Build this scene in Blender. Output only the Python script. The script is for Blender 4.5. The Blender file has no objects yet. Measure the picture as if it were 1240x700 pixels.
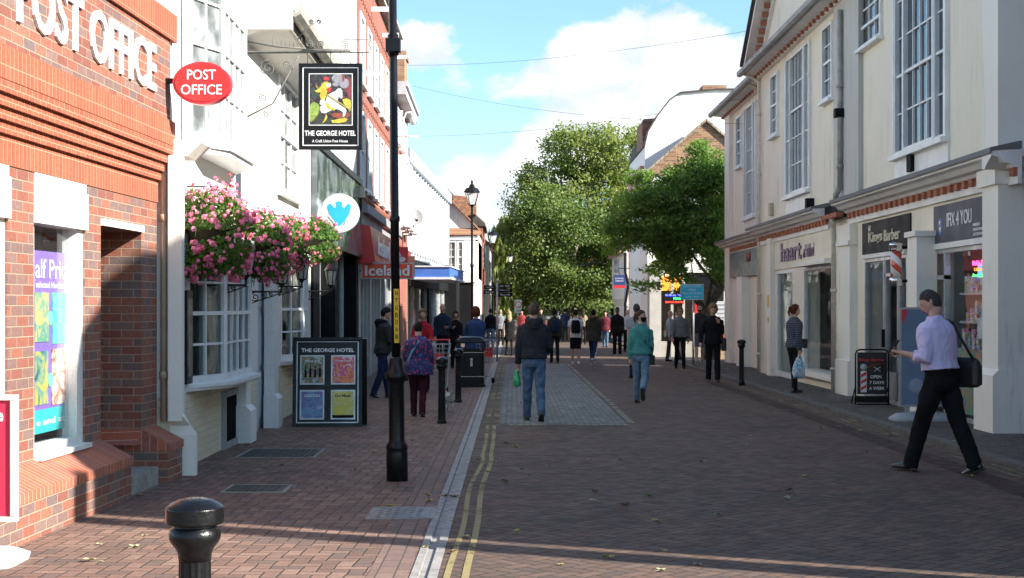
import bpy, bmesh, math, random
from mathutils import Vector, Matrix, noise
R = math.radians
sc = bpy.context.scene
COL = sc.collection
rnd = random.Random(7)

# ------------------------------------------------------------------ camera
cam = bpy.data.cameras.new('camera'); camo = bpy.data.objects.new('camera', cam); COL.objects.link(camo)
camo.location = (0, 0, 1.6); camo.rotation_euler = (R(90), 0, 0)
cam.sensor_width = 36; cam.lens = 36 * 1800 / 1240; cam.shift_y = 20 / 1240
cam.clip_start = .1; cam.clip_end = 3000
sc.camera = camo
# ------------------------------------------------------------------ exposure
sc.view_settings.view_transform = 'Standard'; sc.view_settings.look = 'None'
sc.view_settings.gamma = 1; sc.view_settings.use_curve_mapping = False
sc.view_settings.exposure = 1.35
# ------------------------------------------------------------------ sun
SUN_EL = 29.0
SH = Vector((.917, -.40)).normalized()
sun = bpy.data.lights.new('sun', 'SUN'); sun.energy = 5.0; sun.angle = R(.53); sun.color = (1, .945, .86)
suno = bpy.data.objects.new('sun', sun); COL.objects.link(suno)
sd = Vector((-SH.x * math.cos(R(SUN_EL)), -SH.y * math.cos(R(SUN_EL)), -math.sin(R(SUN_EL))))
suno.rotation_euler = sd.to_track_quat('-Z', 'Y').to_euler(); suno.location = (20, -10, 20)

# ------------------------------------------------------------------ node expression helper
class S:
    def __init__(s, nt, k): s.nt = nt; s.k = k
    def _m(s, op, *a):
        n = s.nt.nodes.new('ShaderNodeMath'); n.operation = op
        for i, x in enumerate((s,) + a):
            if isinstance(x, S): s.nt.links.new(x.k, n.inputs[i])
            else: n.inputs[i].default_value = x
        return S(s.nt, n.outputs[0])
    def __add__(s, o): return s._m('ADD', o)
    __radd__ = __add__
    def __sub__(s, o): return s._m('SUBTRACT', o)
    def __rsub__(s, o): return (s * -1) + o
    def __mul__(s, o): return s._m('MULTIPLY', o)
    __rmul__ = __mul__
    def __truediv__(s, o): return s._m('DIVIDE', o)
    def floor(s): return s._m('FLOOR')
    def gt(s, o): return s._m('GREATER_THAN', o)
    def lt(s, o): return s._m('LESS_THAN', o)
    def mn(s, o): return s._m('MINIMUM', o)
    def mx(s, o): return s._m('MAXIMUM', o)
    def mod(s, o): return s._m('FLOORED_MODULO', o)
    def pw(s, o): return s._m('POWER', o)
    def exp(s): return s._m('EXPONENT')
    def ramp(s, a, b, c=0., d=1., smooth=True):
        n = s.nt.nodes.new('ShaderNodeMapRange'); n.interpolation_type = 'SMOOTHSTEP' if smooth else 'LINEAR'
        s.nt.links.new(s.k, n.inputs[0])
        for i, x in enumerate((a, b, c, d)): n.inputs[i + 1].default_value = x
        return S(s.nt, n.outputs[0])
def nod(nt, t, ins=None, **props):
    n = nt.nodes.new(t)
    for k, v in props.items(): setattr(n, k, v)
    for k, v in (ins or {}).items():
        if isinstance(v, S): nt.links.new(v.k, n.inputs[k])
        elif hasattr(v, 'is_linked'): nt.links.new(v, n.inputs[k])
        else: n.inputs[k].default_value = v
    return n
def c4(c): return (c[0], c[1], c[2], 1)
def mixc(nt, f, a, b, mode='MIX'):
    n = nt.nodes.new('ShaderNodeMix'); n.data_type = 'RGBA'; n.blend_type = mode
    for i, v in ((0, f), (6, a), (7, b)):
        if isinstance(v, S): nt.links.new(v.k, n.inputs[i])
        elif hasattr(v, 'is_linked'): nt.links.new(v, n.inputs[i])
        elif i == 0: n.inputs[i].default_value = v
        else: n.inputs[i].default_value = c4(v)
    return n.outputs[2]
def cramp(nt, f, stops, interp='LINEAR'):
    n = nt.nodes.new('ShaderNodeValToRGB'); r = n.color_ramp; r.interpolation = interp
    while len(r.elements) < len(stops): r.elements.new(.5)
    for e, (p, c) in zip(r.elements, stops): e.position = p; e.color = c4(c)
    nt.links.new(f.k if isinstance(f, S) else f, n.inputs[0])
    return n.outputs[0]

# ------------------------------------------------------------------ world: sky and cumulus
wd = bpy.data.worlds.new('World'); sc.world = wd; wd.use_nodes = True
nt = wd.node_tree; nt.nodes.clear()
sky = nod(nt, 'ShaderNodeTexSky'); sky.sky_type = 'NISHITA'; sky.sun_disc = False
sky.sun_elevation = R(SUN_EL); sky.sun_rotation = math.atan2(SH.x, SH.y); sky.air_density = 1.0; sky.dust_density = .6; sky.ozone_density = 1.6
tc = nod(nt, 'ShaderNodeTexCoord')
nz = nod(nt, 'ShaderNodeVectorMath', {0: tc.outputs['Generated']}, operation='NORMALIZE')
sep = nod(nt, 'ShaderNodeSeparateXYZ', {0: nz.outputs[0]})
sx, sy, sz = (S(nt, sep.outputs[i]) for i in range(3))
mp = nod(nt, 'ShaderNodeMapping', {0: nz.outputs[0]}); mp.inputs['Scale'].default_value = (1, 1, 1.5); mp.inputs['Location'].default_value = (3.1, 1.7, .35)
n1 = nod(nt, 'ShaderNodeTexNoise', {'Vector': mp.outputs[0], 'Scale': 9., 'Detail': 9., 'Roughness': .58, 'Distortion': .15})
n2 = nod(nt, 'ShaderNodeTexNoise', {'Vector': mp.outputs[0], 'Scale': 26., 'Detail': 6., 'Roughness': .6})
n3 = nod(nt, 'ShaderNodeTexNoise', {'Vector': mp.outputs[0], 'Scale': 3.2, 'Detail': 3.})
def blob(az, el, ra, re, amp):      # azimuth from +Y to +X and elevation, degrees
    d = Vector((math.sin(R(az)) * math.cos(R(el)), math.cos(R(az)) * math.cos(R(el)), math.sin(R(el))))
    a = (sx - d.x) * (1 / math.sin(R(ra))); b = (sz - d.z) * (1 / math.sin(R(re)))
    f = (a * a + b * b) * -1
    return f.exp() * sy.gt(0.) * amp
bias = blob(4.3, 7.0, 4.9, 2.5, .50) + blob(6.2, 10.0, 2.6, 1.4, .34) + blob(-3.1, 9.9, 1.7, 1.1, .34) + blob(-.6, 8.8, 2.2, 1.0, .20) + blob(2.5, 9.6, 1.3, .9, .25) \
     + blob(-1.2, 4.0, 2.6, 1.2, .36) + blob(9.0, 8.2, 1.6, 1.2, .26) + blob(1.5, 5.3, 4., .8, .2) + blob(-5, 6.5, 1., .5, .1)
cl = S(nt, n1.outputs[0]) + bias + S(nt, n3.outputs[0]) * .25 + (S(nt, n2.outputs[0]) - .5) * .22
cov = cl.ramp(.79, .90)
thick = cl.ramp(.80, 1.25, .25, 1.)
veil = sz.ramp(.0, .16, .35, .05)
cov2 = cov.mx(veil)
ccol = mixc(nt, thick * (S(nt, n2.outputs[0]).ramp(.36, .60, .25, 1.)), (3.4, 3.8, 4.3), (6.6, 6.6, 6.5))
skyc = mixc(nt, 1., sky.outputs[0], (.80, 1.02, 1.10), 'MULTIPLY')
fin = mixc(nt, cov2, skyc, ccol)
bg = nod(nt, 'ShaderNodeBackground', {0: fin, 1: .092})
wo = nod(nt, 'ShaderNodeOutputWorld'); nt.links.new(bg.outputs[0], wo.inputs[0])
wd.cycles.sampling_method = 'AUTOMATIC'
sc.cycles.max_bounces = 8; sc.cycles.diffuse_bounces = 4; sc.cycles.glossy_bounces = 3; sc.cycles.transparent_max_bounces = 12
sc.cycles.use_denoising = True
sc.cycles.caustics_reflective = False; sc.cycles.caustics_refractive = False

# ------------------------------------------------------------------ materials
MATS = {}
def newmat(name):
    m = bpy.data.materials.new(name); m.use_nodes = True
    b = m.node_tree.nodes['Principled BSDF']; return m, m.node_tree, b
def pm(name, col, rough=.6, var=.12, scale=4., bump=.0, metal=0., spec=.5, col2=None, fine=60., coat=0., sheen=0.):
    """plain surface: base colour broken up by large and fine noise, with a little bump and uneven gloss"""
    if name in MATS: return MATS[name]
    m, nt, b = newmat(name)
    tc = nod(nt, 'ShaderNodeTexCoord')
    a = nod(nt, 'ShaderNodeTexNoise', {'Vector': tc.outputs['Object'], 'Scale': scale, 'Detail': 6., 'Roughness': .65})
    c = nod(nt, 'ShaderNodeTexNoise', {'Vector': tc.outputs['Object'], 'Scale': fine, 'Detail': 3.})
    d = col2 or tuple(x * (1 - var * 2.2) for x in col)
    f = S(nt, a.outputs[0]).ramp(.35, .68)
    cc = mixc(nt, f, d, tuple(min(1, x * (1 + var * .3)) for x in col))
    cc = mixc(nt, .35, cc, mixc(nt, S(nt, c.outputs[0]).ramp(.3, .7), tuple(x * .8 for x in col), tuple(min(1, x * 1.15) for x in col)))
    nt.links.new(cc, b.inputs['Base Color'])
    nt.links.new((f * -.15 + (rough + .1)).k, b.inputs['Roughness'])
    b.inputs['Metallic'].default_value = metal; b.inputs['Specular IOR Level'].default_value = spec
    if coat: b.inputs['Coat Weight'].default_value = coat; b.inputs['Coat Roughness'].default_value = .08
    if sheen: b.inputs['Sheen Weight'].default_value = sheen
    if bump:
        bp = nod(nt, 'ShaderNodeBump', {'Height': c.outputs[0], 'Strength': .5, 'Distance': bump}); nt.links.new(bp.outputs[0], b.inputs['Normal'])
    MATS[name] = m; return m
def render_mat(name, col, dirt, stain=.5):
    """painted render or stucco with vertical rain streaks and grime near ledges"""
    if name in MATS: return MATS[name]
    m, nt, b = newmat(name)
    tc = nod(nt, 'ShaderNodeTexCoord')
    mp = nod(nt, 'ShaderNodeMapping', {0: tc.outputs['Object']}); mp.inputs['Scale'].default_value = (4, 4, .35)
    a = nod(nt, 'ShaderNodeTexNoise', {'Vector': mp.outputs[0], 'Scale': 1.6, 'Detail': 7., 'Roughness': .7})
    c = nod(nt, 'ShaderNodeTexNoise', {'Vector': tc.outputs['Object'], 'Scale': 1.1, 'Detail': 5.})
    g = nod(nt, 'ShaderNodeTexNoise', {'Vector': tc.outputs['Object'], 'Scale': 45., 'Detail': 4.})
    f = S(nt, a.outputs[0]).ramp(.52, .78) * S(nt, c.outputs[0]).ramp(.4, .62) * stain
    cc = mixc(nt, f, col, dirt)
    cc = mixc(nt, S(nt, c.outputs[0]).ramp(.3, .7) * .25, cc, tuple(x * .82 for x in col))
    nt.links.new(cc, b.inputs['Base Color']); b.inputs['Roughness'].default_value = .75
    bp = nod(nt, 'ShaderNodeBump', {'Height': g.outputs[0], 'Strength': .35, 'Distance': .01}); nt.links.new(bp.outputs[0], b.inputs['Normal'])
    MATS[name] = m; return m
def brick_mat(name, cols, mortar, bw=.225, bh=.075, axis='y', soldier=False, mort=.012, bump=.006):
    """bricks by world position: runs along x or y, courses up z"""
    if name in MATS: return MATS[name]
    m, nt, b = newmat(name)
    geo = nod(nt, 'ShaderNodeNewGeometry')
    sp = nod(nt, 'ShaderNodeSeparateXYZ', {0: geo.outputs['Position']})
    nn = nod(nt, 'ShaderNodeSeparateXYZ', {0: geo.outputs['Normal']})
    nx = S(nt, nn.outputs[0])._m('ABSOLUTE'); ny = S(nt, nn.outputs[1])._m('ABSOLUTE'); nzz = S(nt, nn.outputs[2])._m('ABSOLUTE')
    X, Y, Z = (S(nt, sp.outputs[i]) for i in range(3))
    faceX = ny.gt(.75)                      # faces looking along y: run bricks along x
    u = X * faceX + Y * (1 - faceX)
    flat = nzz.gt(.9)
    v = Z * (1 - flat) + (X + 50) * flat
    if soldier: u, v = v, u
    cmb = nod(nt, 'ShaderNodeCombineXYZ', {0: u + 100., 1: v + 20.})
    br = nod(nt, 'ShaderNodeTexBrick', {'Vector': cmb.outputs[0], 'Color1': (0, 0, 0, 1), 'Color2': (1, 1, 1, 1), 'Mortar': (.5, .5, .5, 1), 'Scale': 1.,
             'Mortar Size': mort * .5, 'Mortar Smooth': .25, 'Bias': 0., 'Brick Width': bw, 'Row Height': bh})
    if soldier: br.offset = 0.
    n = nod(nt, 'ShaderNodeTexNoise', {'Vector': geo.outputs['Position'], 'Scale': 38., 'Detail': 5.})
    n2 = nod(nt, 'ShaderNodeTexNoise', {'Vector': geo.outputs['Position'], 'Scale': .9, 'Detail': 4.})
    k = len(cols); st = [(i / k, c) for i, c in enumerate(cols)]
    bc = cramp(nt, br.outputs['Color'], st, 'CONSTANT')
    bc = mixc(nt, S(nt, n.outputs[0]).ramp(.3, .75) * .5, bc, tuple(x * .45 for x in cols[0]))
    bc = mixc(nt, S(nt, n2.outputs[0]).ramp(.45, .7) * .3, bc, tuple(x * .6 for x in cols[0]))
    mc = mixc(nt, S(nt, n2.outputs[0]).ramp(.4, .65) * .4, mortar, tuple(x * .55 for x in mortar))
    cc = mixc(nt, S(nt, br.outputs['Fac']), bc, mc)
    nt.links.new(cc, b.inputs['Base Color']); b.inputs['Roughness'].default_value = .85
    h = S(nt, br.outputs['Fac']) * -1 + S(nt, n.outputs[0]) * .35
    bp = nod(nt, 'ShaderNodeBump', {'Height': h, 'Strength': .8, 'Distance': bump}); nt.links.new(bp.outputs[0], b.inputs['Normal'])
    MATS[name] = m; return m
def paving_mat(name, cols, joint, unit=.1, rot=45., jw=.05, wet=0., dirt=(.05, .045, .04), worn=.4):
    """two-to-one herringbone block paving"""
    m, nt, b = newmat(name)
    geo = nod(nt, 'ShaderNodeNewGeometry')
    mp = nod(nt, 'ShaderNodeMapping', {0: geo.outputs['Position']}); mp.inputs['Rotation'].default_value = (0, 0, R(rot)); mp.inputs['Scale'].default_value = (1 / unit,) * 3
    wn = nod(nt, 'ShaderNodeTexNoise', {'Vector': geo.outputs['Position'], 'Scale': 3., 'Detail': 2.})
    wob = (S(nt, wn.outputs[0]) - .5) * .35
    sp = nod(nt, 'ShaderNodeSeparateXYZ', {0: mp.outputs[0]})
    x = S(nt, sp.outputs[0]) + 4000. + wob; y = S(nt, sp.outputs[1]) + 4000. + wob
    i = x.floor(); j = y.floor(); fx = x - i; fy = y - j
    mm = (i - j + 8000.).mod(4.)
    e = [mm.gt(q - .5) * mm.lt(q + .5) for q in range(4)]
    d = (fx + e[1] * 9).mn(((1 - fx) + e[0] * 9)).mn((fy + e[2] * 9)).mn(((1 - fy) + e[3] * 9))
    jm = d.ramp(jw * .5, jw * 1.6, 1., 0.)
    idv = nod(nt, 'ShaderNodeCombineXYZ', {0: i - e[1], 1: j - e[2]})
    w = nod(nt, 'ShaderNodeTexWhiteNoise', {'Vector': idv.outputs[0]}, noise_dimensions='2D')
    k = len(cols)
    bc = cramp(nt, w.outputs[0], [(q / k, c) for q, c in enumerate(cols)], 'CONSTANT')
    n = nod(nt, 'ShaderNodeTexNoise', {'Vector': geo.outputs['Position'], 'Scale': 30., 'Detail': 6., 'Roughness': .7})
    n2 = nod(nt, 'ShaderNodeTexNoise', {'Vector': geo.outputs['Position'], 'Scale': .7, 'Detail': 8., 'Roughness': .68})
    n4 = nod(nt, 'ShaderNodeTexNoise', {'Vector': geo.outputs['Position'], 'Scale': 7., 'Detail': 3.})
    bc = mixc(nt, S(nt, n.outputs[0]).ramp(.35, .75) * .45, bc, tuple(x * .5 for x in cols[0]))
    cc = mixc(nt, jm, bc, joint)
    cc = mixc(nt, S(nt, n2.outputs[0]).ramp(.42, .72) * worn, cc, dirt)
    vo = nod(nt, 'ShaderNodeTexVoronoi', {'Vector': geo.outputs['Position'], 'Scale': 2.6})
    cc = mixc(nt, S(nt, vo.outputs['Distance']).ramp(.025, .06, .7, 0.), cc, (.025, .025, .025))
    nt.links.new(cc, b.inputs['Base Color'])
    nt.links.new((S(nt, n4.outputs[0]).ramp(.3, .7, .62, .9)).k, b.inputs['Roughness'])
    b.inputs['Specular IOR Level'].default_value = .14
    h = jm * -1 + S(nt, n.outputs[0]) * .3 + S(nt, w.outputs[0]) * .45
    bp = nod(nt, 'ShaderNodeBump', {'Height': h, 'Strength': .7, 'Distance': .006}); nt.links.new(bp.outputs[0], b.inputs['Normal'])
    MATS[name] = m; return m
def glass_mat(name='window_glass', tint=(.86, .90, .90), amt=.5, rough=.01):
    """thin sheet glass: see-through straight on, mirror-like at a slant"""
    if name in MATS: return MATS[name]
    m = bpy.data.materials.new(name); m.use_nodes = True; nt = m.node_tree; nt.nodes.clear()
    fr = nod(nt, 'ShaderNodeFresnel', {'IOR': 1.52})
    tr = nod(nt, 'ShaderNodeBsdfTransparent', {0: c4(tint)}); gl = nod(nt, 'ShaderNodeBsdfGlossy', {0: (.95, .97, 1, 1), 'Roughness': rough})
    tc = nod(nt, 'ShaderNodeTexCoord'); n = nod(nt, 'ShaderNodeTexNoise', {'Vector': tc.outputs['Object'], 'Scale': 1.3, 'Detail': 2.})
    bp = nod(nt, 'ShaderNodeBump', {'Height': n.outputs[0], 'Strength': .12, 'Distance': .05}); nt.links.new(bp.outputs[0], gl.inputs['Normal'])
    f = S(nt, fr.outputs[0]) * amt + .01
    mx = nod(nt, 'ShaderNodeMixShader', {0: f, 1: tr.outputs[0], 2: gl.outputs[0]})
    o = nod(nt, 'ShaderNodeOutputMaterial', {0: mx.outputs[0]}); MATS[name] = m; return m
def dark_glass(name, col=(.02, .025, .03), spec=.8, rough=.03, wav=.1):
    if name in MATS: return MATS[name]
    m, nt, b = newmat(name)
    tc = nod(nt, 'ShaderNodeTexCoord'); n = nod(nt, 'ShaderNodeTexNoise', {'Vector': tc.outputs['Object'], 'Scale': 1.1, 'Detail': 2.})
    q = nod(nt, 'ShaderNodeTexNoise', {'Vector': tc.outputs['Object'], 'Scale': 2.5, 'Detail': 4.})
    cc = mixc(nt, S(nt, q.outputs[0]).ramp(.4, .62), col, tuple(x * 3.2 for x in col))
    nt.links.new(cc, b.inputs['Base Color']); b.inputs['Roughness'].default_value = rough; b.inputs['Specular IOR Level'].default_value = spec
    bp = nod(nt, 'ShaderNodeBump', {'Height': n.outputs[0], 'Strength': wav, 'Distance': .05}); nt.links.new(bp.outputs[0], b.inputs['Normal'])
    MATS[name] = m; return m
def emit(name, col, st):
    if name in MATS: return MATS[name]
    m, nt, b = newmat(name)
    b.inputs['Base Color'].default_value = c4(col); b.inputs['Emission Color'].default_value = c4(col); b.inputs['Emission Strength'].default_value = st
    n = nod(nt, 'ShaderNodeTexNoise', {'Scale': 8.}); nt.links.new((S(nt, n.outputs[0]) * .4 + st * .8).k, b.inputs['Emission Strength'])
    MATS[name] = m; return m
def leaf_mat(name, c1, c2, c3, trans=.45):
    """leaves: colour by leaf, light passing through"""
    m = bpy.data.materials.new(name); m.use_nodes = True; nt = m.node_tree; nt.nodes.clear()
    geo = nod(nt, 'ShaderNodeNewGeometry')
    n = nod(nt, 'ShaderNodeTexNoise', {'Vector': geo.outputs['Position'], 'Scale': .9, 'Detail': 2.})
    col = cramp(nt, S(nt, geo.outputs['Random Per Island']) * .65 + S(nt, n.outputs[0]).ramp(.3, .7) * .35, [(.1, c1), (.5, c2), (.9, c3)])
    df = nod(nt, 'ShaderNodeBsdfPrincipled', {'Base Color': col, 'Roughness': .5, 'Specular IOR Level': .35})
    tr = nod(nt, 'ShaderNodeBsdfTranslucent', {0: mixc(nt, 1., col, (1.5, 1.7, .7), 'MULTIPLY')})
    mx = nod(nt, 'ShaderNodeMixShader', {0: trans, 1: df.outputs[0], 2: tr.outputs[0]})
    nod(nt, 'ShaderNodeOutputMaterial', {0: mx.outputs[0]}); MATS[name] = m; return m
def voro_art(name, cols, scale=9., rough=.35):
    """loosely printed artwork: colour patches"""
    if name in MATS: return MATS[name]
    m, nt, b = newmat(name)
    tc = nod(nt, 'ShaderNodeTexCoord')
    n = nod(nt, 'ShaderNodeTexNoise', {'Vector': tc.outputs['Object'], 'Scale': scale, 'Detail': 3., 'Distortion': 1.2})
    k = len(cols); nt.links.new(cramp(nt, S(nt, n.outputs[0]).ramp(.3, .7, 0, 1, False), [(i / k, c) for i, c in enumerate(cols)], 'CONSTANT' if k > 3 else 'LINEAR'), b.inputs['Base Color'])
    b.inputs['Roughness'].default_value = rough; MATS[name] = m; return m

# ------------------------------------------------------------------ wall frames
class Fr:
    """a wall line in plan: u runs along it, n outward from it"""
    def __init__(s, p0, p1, out):
        s.p = Vector(p0); s.d = (Vector(p1) - s.p); s.L = s.d.length; s.d.normalize()
        s.n = Vector((-s.d.y, s.d.x))
        if s.n.dot(Vector(out)) < 0: s.n = -s.n
    def w(s, u, n, z): q = s.p + s.d * u + s.n * n; return (q.x, q.y, z)
    def u(s, px, n=0.):                       # where a sight line at photo column px meets the wall
        k = (px - 620) / 1800; q = s.p + s.n * n
        return (k * q.y - q.x) / (s.d.x - k * s.d.y)
    def z(s, py, u, n=0.): return 1.6 + (370 - py) * s.w(u, n, 0)[1] / 1800
def at(px, py, Y): return ((px - 620) / 1800 * Y, Y, 1.6 + (370 - py) * Y / 1800)
def gz(Y): return -.0045 * max(0, Y - 8)

# ------------------------------------------------------------------ mesh builder
class MB:
    def __init__(s, fr=None, tf=None): s.v = []; s.f = []; s.m = []; s.fr = fr; s.tf = tf; s.sm = []; s.cur = 0; s.st = []
    def P(s, p):
        if s.fr: p = s.fr.w(*p)
        if s.tf: p = s.tf @ Vector(p)
        return tuple(p)
    def add(s, vs, fs, smooth=False):
        o = len(s.v); s.st.append((o, len(s.f))); s.v += [s.P(p) for p in vs]; s.f += [tuple(i + o for i in f) for f in fs]
        s.m += [s.cur] * len(fs); s.sm += [smooth] * len(fs); return s
    def box(s, a0, a1, b0, b1, c0, c1):
        return s.add([(a0, b0, c0), (a1, b0, c0), (a1, b1, c0), (a0, b1, c0), (a0, b0, c1), (a1, b0, c1), (a1, b1, c1), (a0, b1, c1)],
                     [(0, 3, 2, 1), (4, 5, 6, 7), (0, 1, 5, 4), (1, 2, 6, 5), (2, 3, 7, 6), (3, 0, 4, 7)])
    def prism(s, poly, a0, a1, ax=0):
        """closed polygon in the two other axes, swept along axis ax"""
        n = len(poly)
        def q(t, p): return (t, p[0], p[1]) if ax == 0 else (p[0], t, p[1]) if ax == 1 else (p[0], p[1], t)
        return s.add([q(a0, p) for p in poly] + [q(a1, p) for p in poly],
                     [tuple(range(n))[::-1], tuple(range(n, 2 * n))] + [(i, (i + 1) % n, n + (i + 1) % n, n + i) for i in range(n)])
    def quad(s, a, b, c, d): return s.add([a, b, c, d], [(0, 1, 2, 3)])
    def lathe(s, prof, cx=0, cy=0, n=24, smooth=True, flute=0):
        vs = []; fs = []
        for (r, z) in prof:
            for k in range(n):
                a = 2 * math.pi * k / n; rr = r * (1 - flute * (k % 2)) if r > 0 else 0
                vs.append((cx + rr * math.cos(a), cy + rr * math.sin(a), z))
        for i in range(len(prof) - 1):
            for k in range(n):
                fs.append((i * n + k, i * n + (k + 1) % n, (i + 1) * n + (k + 1) % n, (i + 1) * n + k))
        fs.append(tuple(range(n))[::-1]); fs.append(tuple(range((len(prof) - 1) * n, len(prof) * n)))
        return s.add(vs, fs, smooth)
    def tube(s, pts, rad, n=8, smooth=True, flat=1., upv=None):
        pts = [Vector(p) for p in pts]
        if not isinstance(rad, (list, tuple)): rad = [rad] * len(pts)
        vs = []; fs = []; prev = None
        for i, p in enumerate(pts):
            t = (pts[min(i + 1, len(pts) - 1)] - pts[max(i - 1, 0)]).normalized()
            if prev is None:
                up = Vector(upv) if upv else (Vector((0, 0, 1)) if abs(t.z) < .9 else Vector((0, 1, 0)))
                a = t.cross(up).normalized()
            else: a = (prev - t * prev.dot(t)).normalized()
            prev = a; b = t.cross(a).normalized()
            r = rad[i]; ra, rb = r if isinstance(r, tuple) else (r, r * flat)
            for k in range(n):
                an = 2 * math.pi * k / n; vs.append(tuple(p + a * ra * math.cos(an) + b * rb * math.sin(an)))
        for i in range(len(pts) - 1):
            for k in range(n): fs.append((i * n + k, i * n + (k + 1) % n, (i + 1) * n + (k + 1) % n, (i + 1) * n + k))
        fs.append(tuple(range(n))[::-1]); fs.append(tuple(range((len(pts) - 1) * n, len(pts) * n)))
        return s.add(vs, fs, smooth)
    def ell(s, c, r, nu=16, nv=10, fn=None):
        vs = []; fs = []
        for j in range(nv + 1):
            th = math.pi * j / nv
            for i in range(nu):
                ph = 2 * math.pi * i / nu
                d = Vector((math.sin(th) * math.cos(ph), math.sin(th) * math.sin(ph), math.cos(th)))
                p = Vector((c[0] + r[0] * d.x, c[1] + r[1] * d.y, c[2] + r[2] * d.z))
                vs.append(tuple(fn(p, d) if fn else p))
        for j in range(nv):
            for i in range(nu):
                a, b, c2, d2 = j * nu + i, j * nu + (i + 1) % nu, (j + 1) * nu + (i + 1) % nu, (j + 1) * nu + i
                fs.append((a, d2, c2, b))
        return s.add(vs, fs, True)
    def text(s, txt, org, ax, up, w, h, depth=.01, bold=0., shear=0.):
        """flat lettering fitted into w by h, its lower left corner at org"""
        V, Fc = text_geo(txt, bold)
        ax = Vector(ax).normalized(); up = Vector(up).normalized(); nn = ax.cross(up)
        x0 = min(v[0] for v in V); x1 = max(v[0] for v in V); y0 = min(v[1] for v in V); y1 = max(v[1] for v in V)
        o = Vector(org); k = (lambda t: 1 if t > 0 else 0)
        vs = [tuple(o + ax * ((v[0] - x0) / (x1 - x0) * w + shear * (v[1] - y0)) + up * ((v[1] - y0) / (y1 - y0) * h) + nn * (depth * k(v[2]))) for v in V]
        return s.add(vs, Fc)
    def rail(s, pts, w, h): return s.tube(pts, [(w, h)] * len(pts), 4, False)
TXT = {}
def text_geo(t, bold):
    if (t, bold) in TXT: return TXT[(t, bold)]
    cu = bpy.data.curves.new('t', 'FONT'); cu.body = t; cu.extrude = .05; cu.offset = bold; cu.resolution_u = 3; cu.align_x = 'CENTER'
    o = bpy.data.objects.new('t', cu); COL.objects.link(o)
    dg = bpy.context.evaluated_depsgraph_get()
    me = bpy.data.meshes.new_from_object(o.evaluated_get(dg))
    r = ([tuple(v.co) for v in me.vertices], [tuple(p.vertices) for p in me.polygons])
    bpy.data.objects.remove(o); bpy.data.curves.remove(cu); bpy.data.meshes.remove(me)
    TXT[(t, bold)] = r; return r

OFF = {}
def mesh_of(name, mb, mats, off=(0, 0, 0)):
    me = bpy.data.meshes.new(name); me.from_pydata([(v[0] - off[0], v[1] - off[1], v[2] - off[2]) for v in mb.v], [], mb.f)
    mats = mats if isinstance(mats, (list, tuple)) else [mats]
    for m in mats: me.materials.append(m)
    me.polygons.foreach_set('material_index', mb.m); me.polygons.foreach_set('use_smooth', mb.sm)
    if len(mb.f) < 60000:
        bm = bmesh.new(); bm.from_mesh(me); bmesh.ops.recalc_face_normals(bm, faces=bm.faces); bm.to_mesh(me); bm.free()
    me.update(); return me
def props(o, label, cat, group=None, kind=None):
    if label: o['label'] = label
    if cat: o['category'] = cat
    if group: o['group'] = group
    if kind: o['kind'] = kind
def thing(name, label, cat, loc=(0, 0, 0), group=None, local=False, rz=0.):
    o = bpy.data.objects.new(name, None); COL.objects.link(o); o.location = loc; o.rotation_euler = (0, 0, rz); o.empty_display_size = .1
    OFF[o.name] = (0, 0, 0) if local else tuple(loc); props(o, label, cat, group); return o
def part(name, mb, mats, parent, label=None):
    off = OFF[parent.name]; o = bpy.data.objects.new(name, mesh_of(name, mb, mats, off)); COL.objects.link(o)
    o.parent = parent; OFF[o.name] = off
    if label: o['label'] = label
    return o
def each(name, mb, mats, parent, label=None):
    """every piece added to the builder becomes a part of its own"""
    st = mb.st + [(len(mb.v), len(mb.f))]; r = []
    for (v0, f0), (v1, f1) in zip(st[:-1], st[1:]):
        q = MB(); q.v = mb.v[v0:v1]; q.f = [tuple(i - v0 for i in f) for f in mb.f[f0:f1]]; q.m = mb.m[f0:f1]; q.sm = mb.sm[f0:f1]
        r.append(part(name, q, mats, parent, label))
    return r
def solo(name, mb, mats, label=None, cat=None, group=None, kind=None):
    xs = [v[0] for v in mb.v]; ys = [v[1] for v in mb.v]; zs = [v[2] for v in mb.v]
    off = ((min(xs) + max(xs)) / 2, (min(ys) + max(ys)) / 2, min(zs))
    o = bpy.data.objects.new(name, mesh_of(name, mb, mats, off)); COL.objects.link(o); o.location = off; OFF[o.name] = off
    props(o, label, cat, group, kind); return o
def copy_tree(o, loc=None, rz=None, label=None, parent=None):
    c = o.copy(); COL.objects.link(c)
    if parent: c.parent = parent
    if loc is not None: c.location = loc
    if rz is not None: c.rotation_euler = (0, 0, rz)
    if label: c['label'] = label
    for ch in list(o.children): copy_tree(ch, parent=c)
    return c
# ================================================================== materials used across the street
WHITE = pm('white_paint', (.80, .79, .76), .55, .08, 2.5)
WHITEW = pm('window_paint', (.78, .79, .78), .4, .06, 3.)
OFFW = render_mat('white_render', (.78, .76, .70), (.40, .37, .30), .9)
CREAM = render_mat('cream_render', (.80, .745, .61), (.36, .33, .25), 1.1)
CREAMW = render_mat('pale_render', (.83, .80, .72), (.38, .36, .29), 1.0)
BLACK = pm('black_paint', (.008, .008, .009), .30, .25, 6., .002, spec=.3)
BLACKM = pm('black_matt', (.010, .010, .011), .7, .2, 6., spec=.15)
DARK = pm('dark_interior', (.03, .03, .032), .8, .2, 3.)
IRON = pm('wrought_iron', (.03, .03, .03), .5, .2, 12.)
OLDIRON = pm('weathered_iron', (.16, .155, .14), .6, .25, 14.)
LEAD = pm('lead_flashing', (.13, .135, .14), .6, .25, 3., .004)
GREYM = pm('grey_metal', (.42, .43, .44), .4, .1, 5., metal=.6)
ALU = pm('aluminium_frame', (.55, .56, .57), .35, .1, 5., metal=.5)
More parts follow.
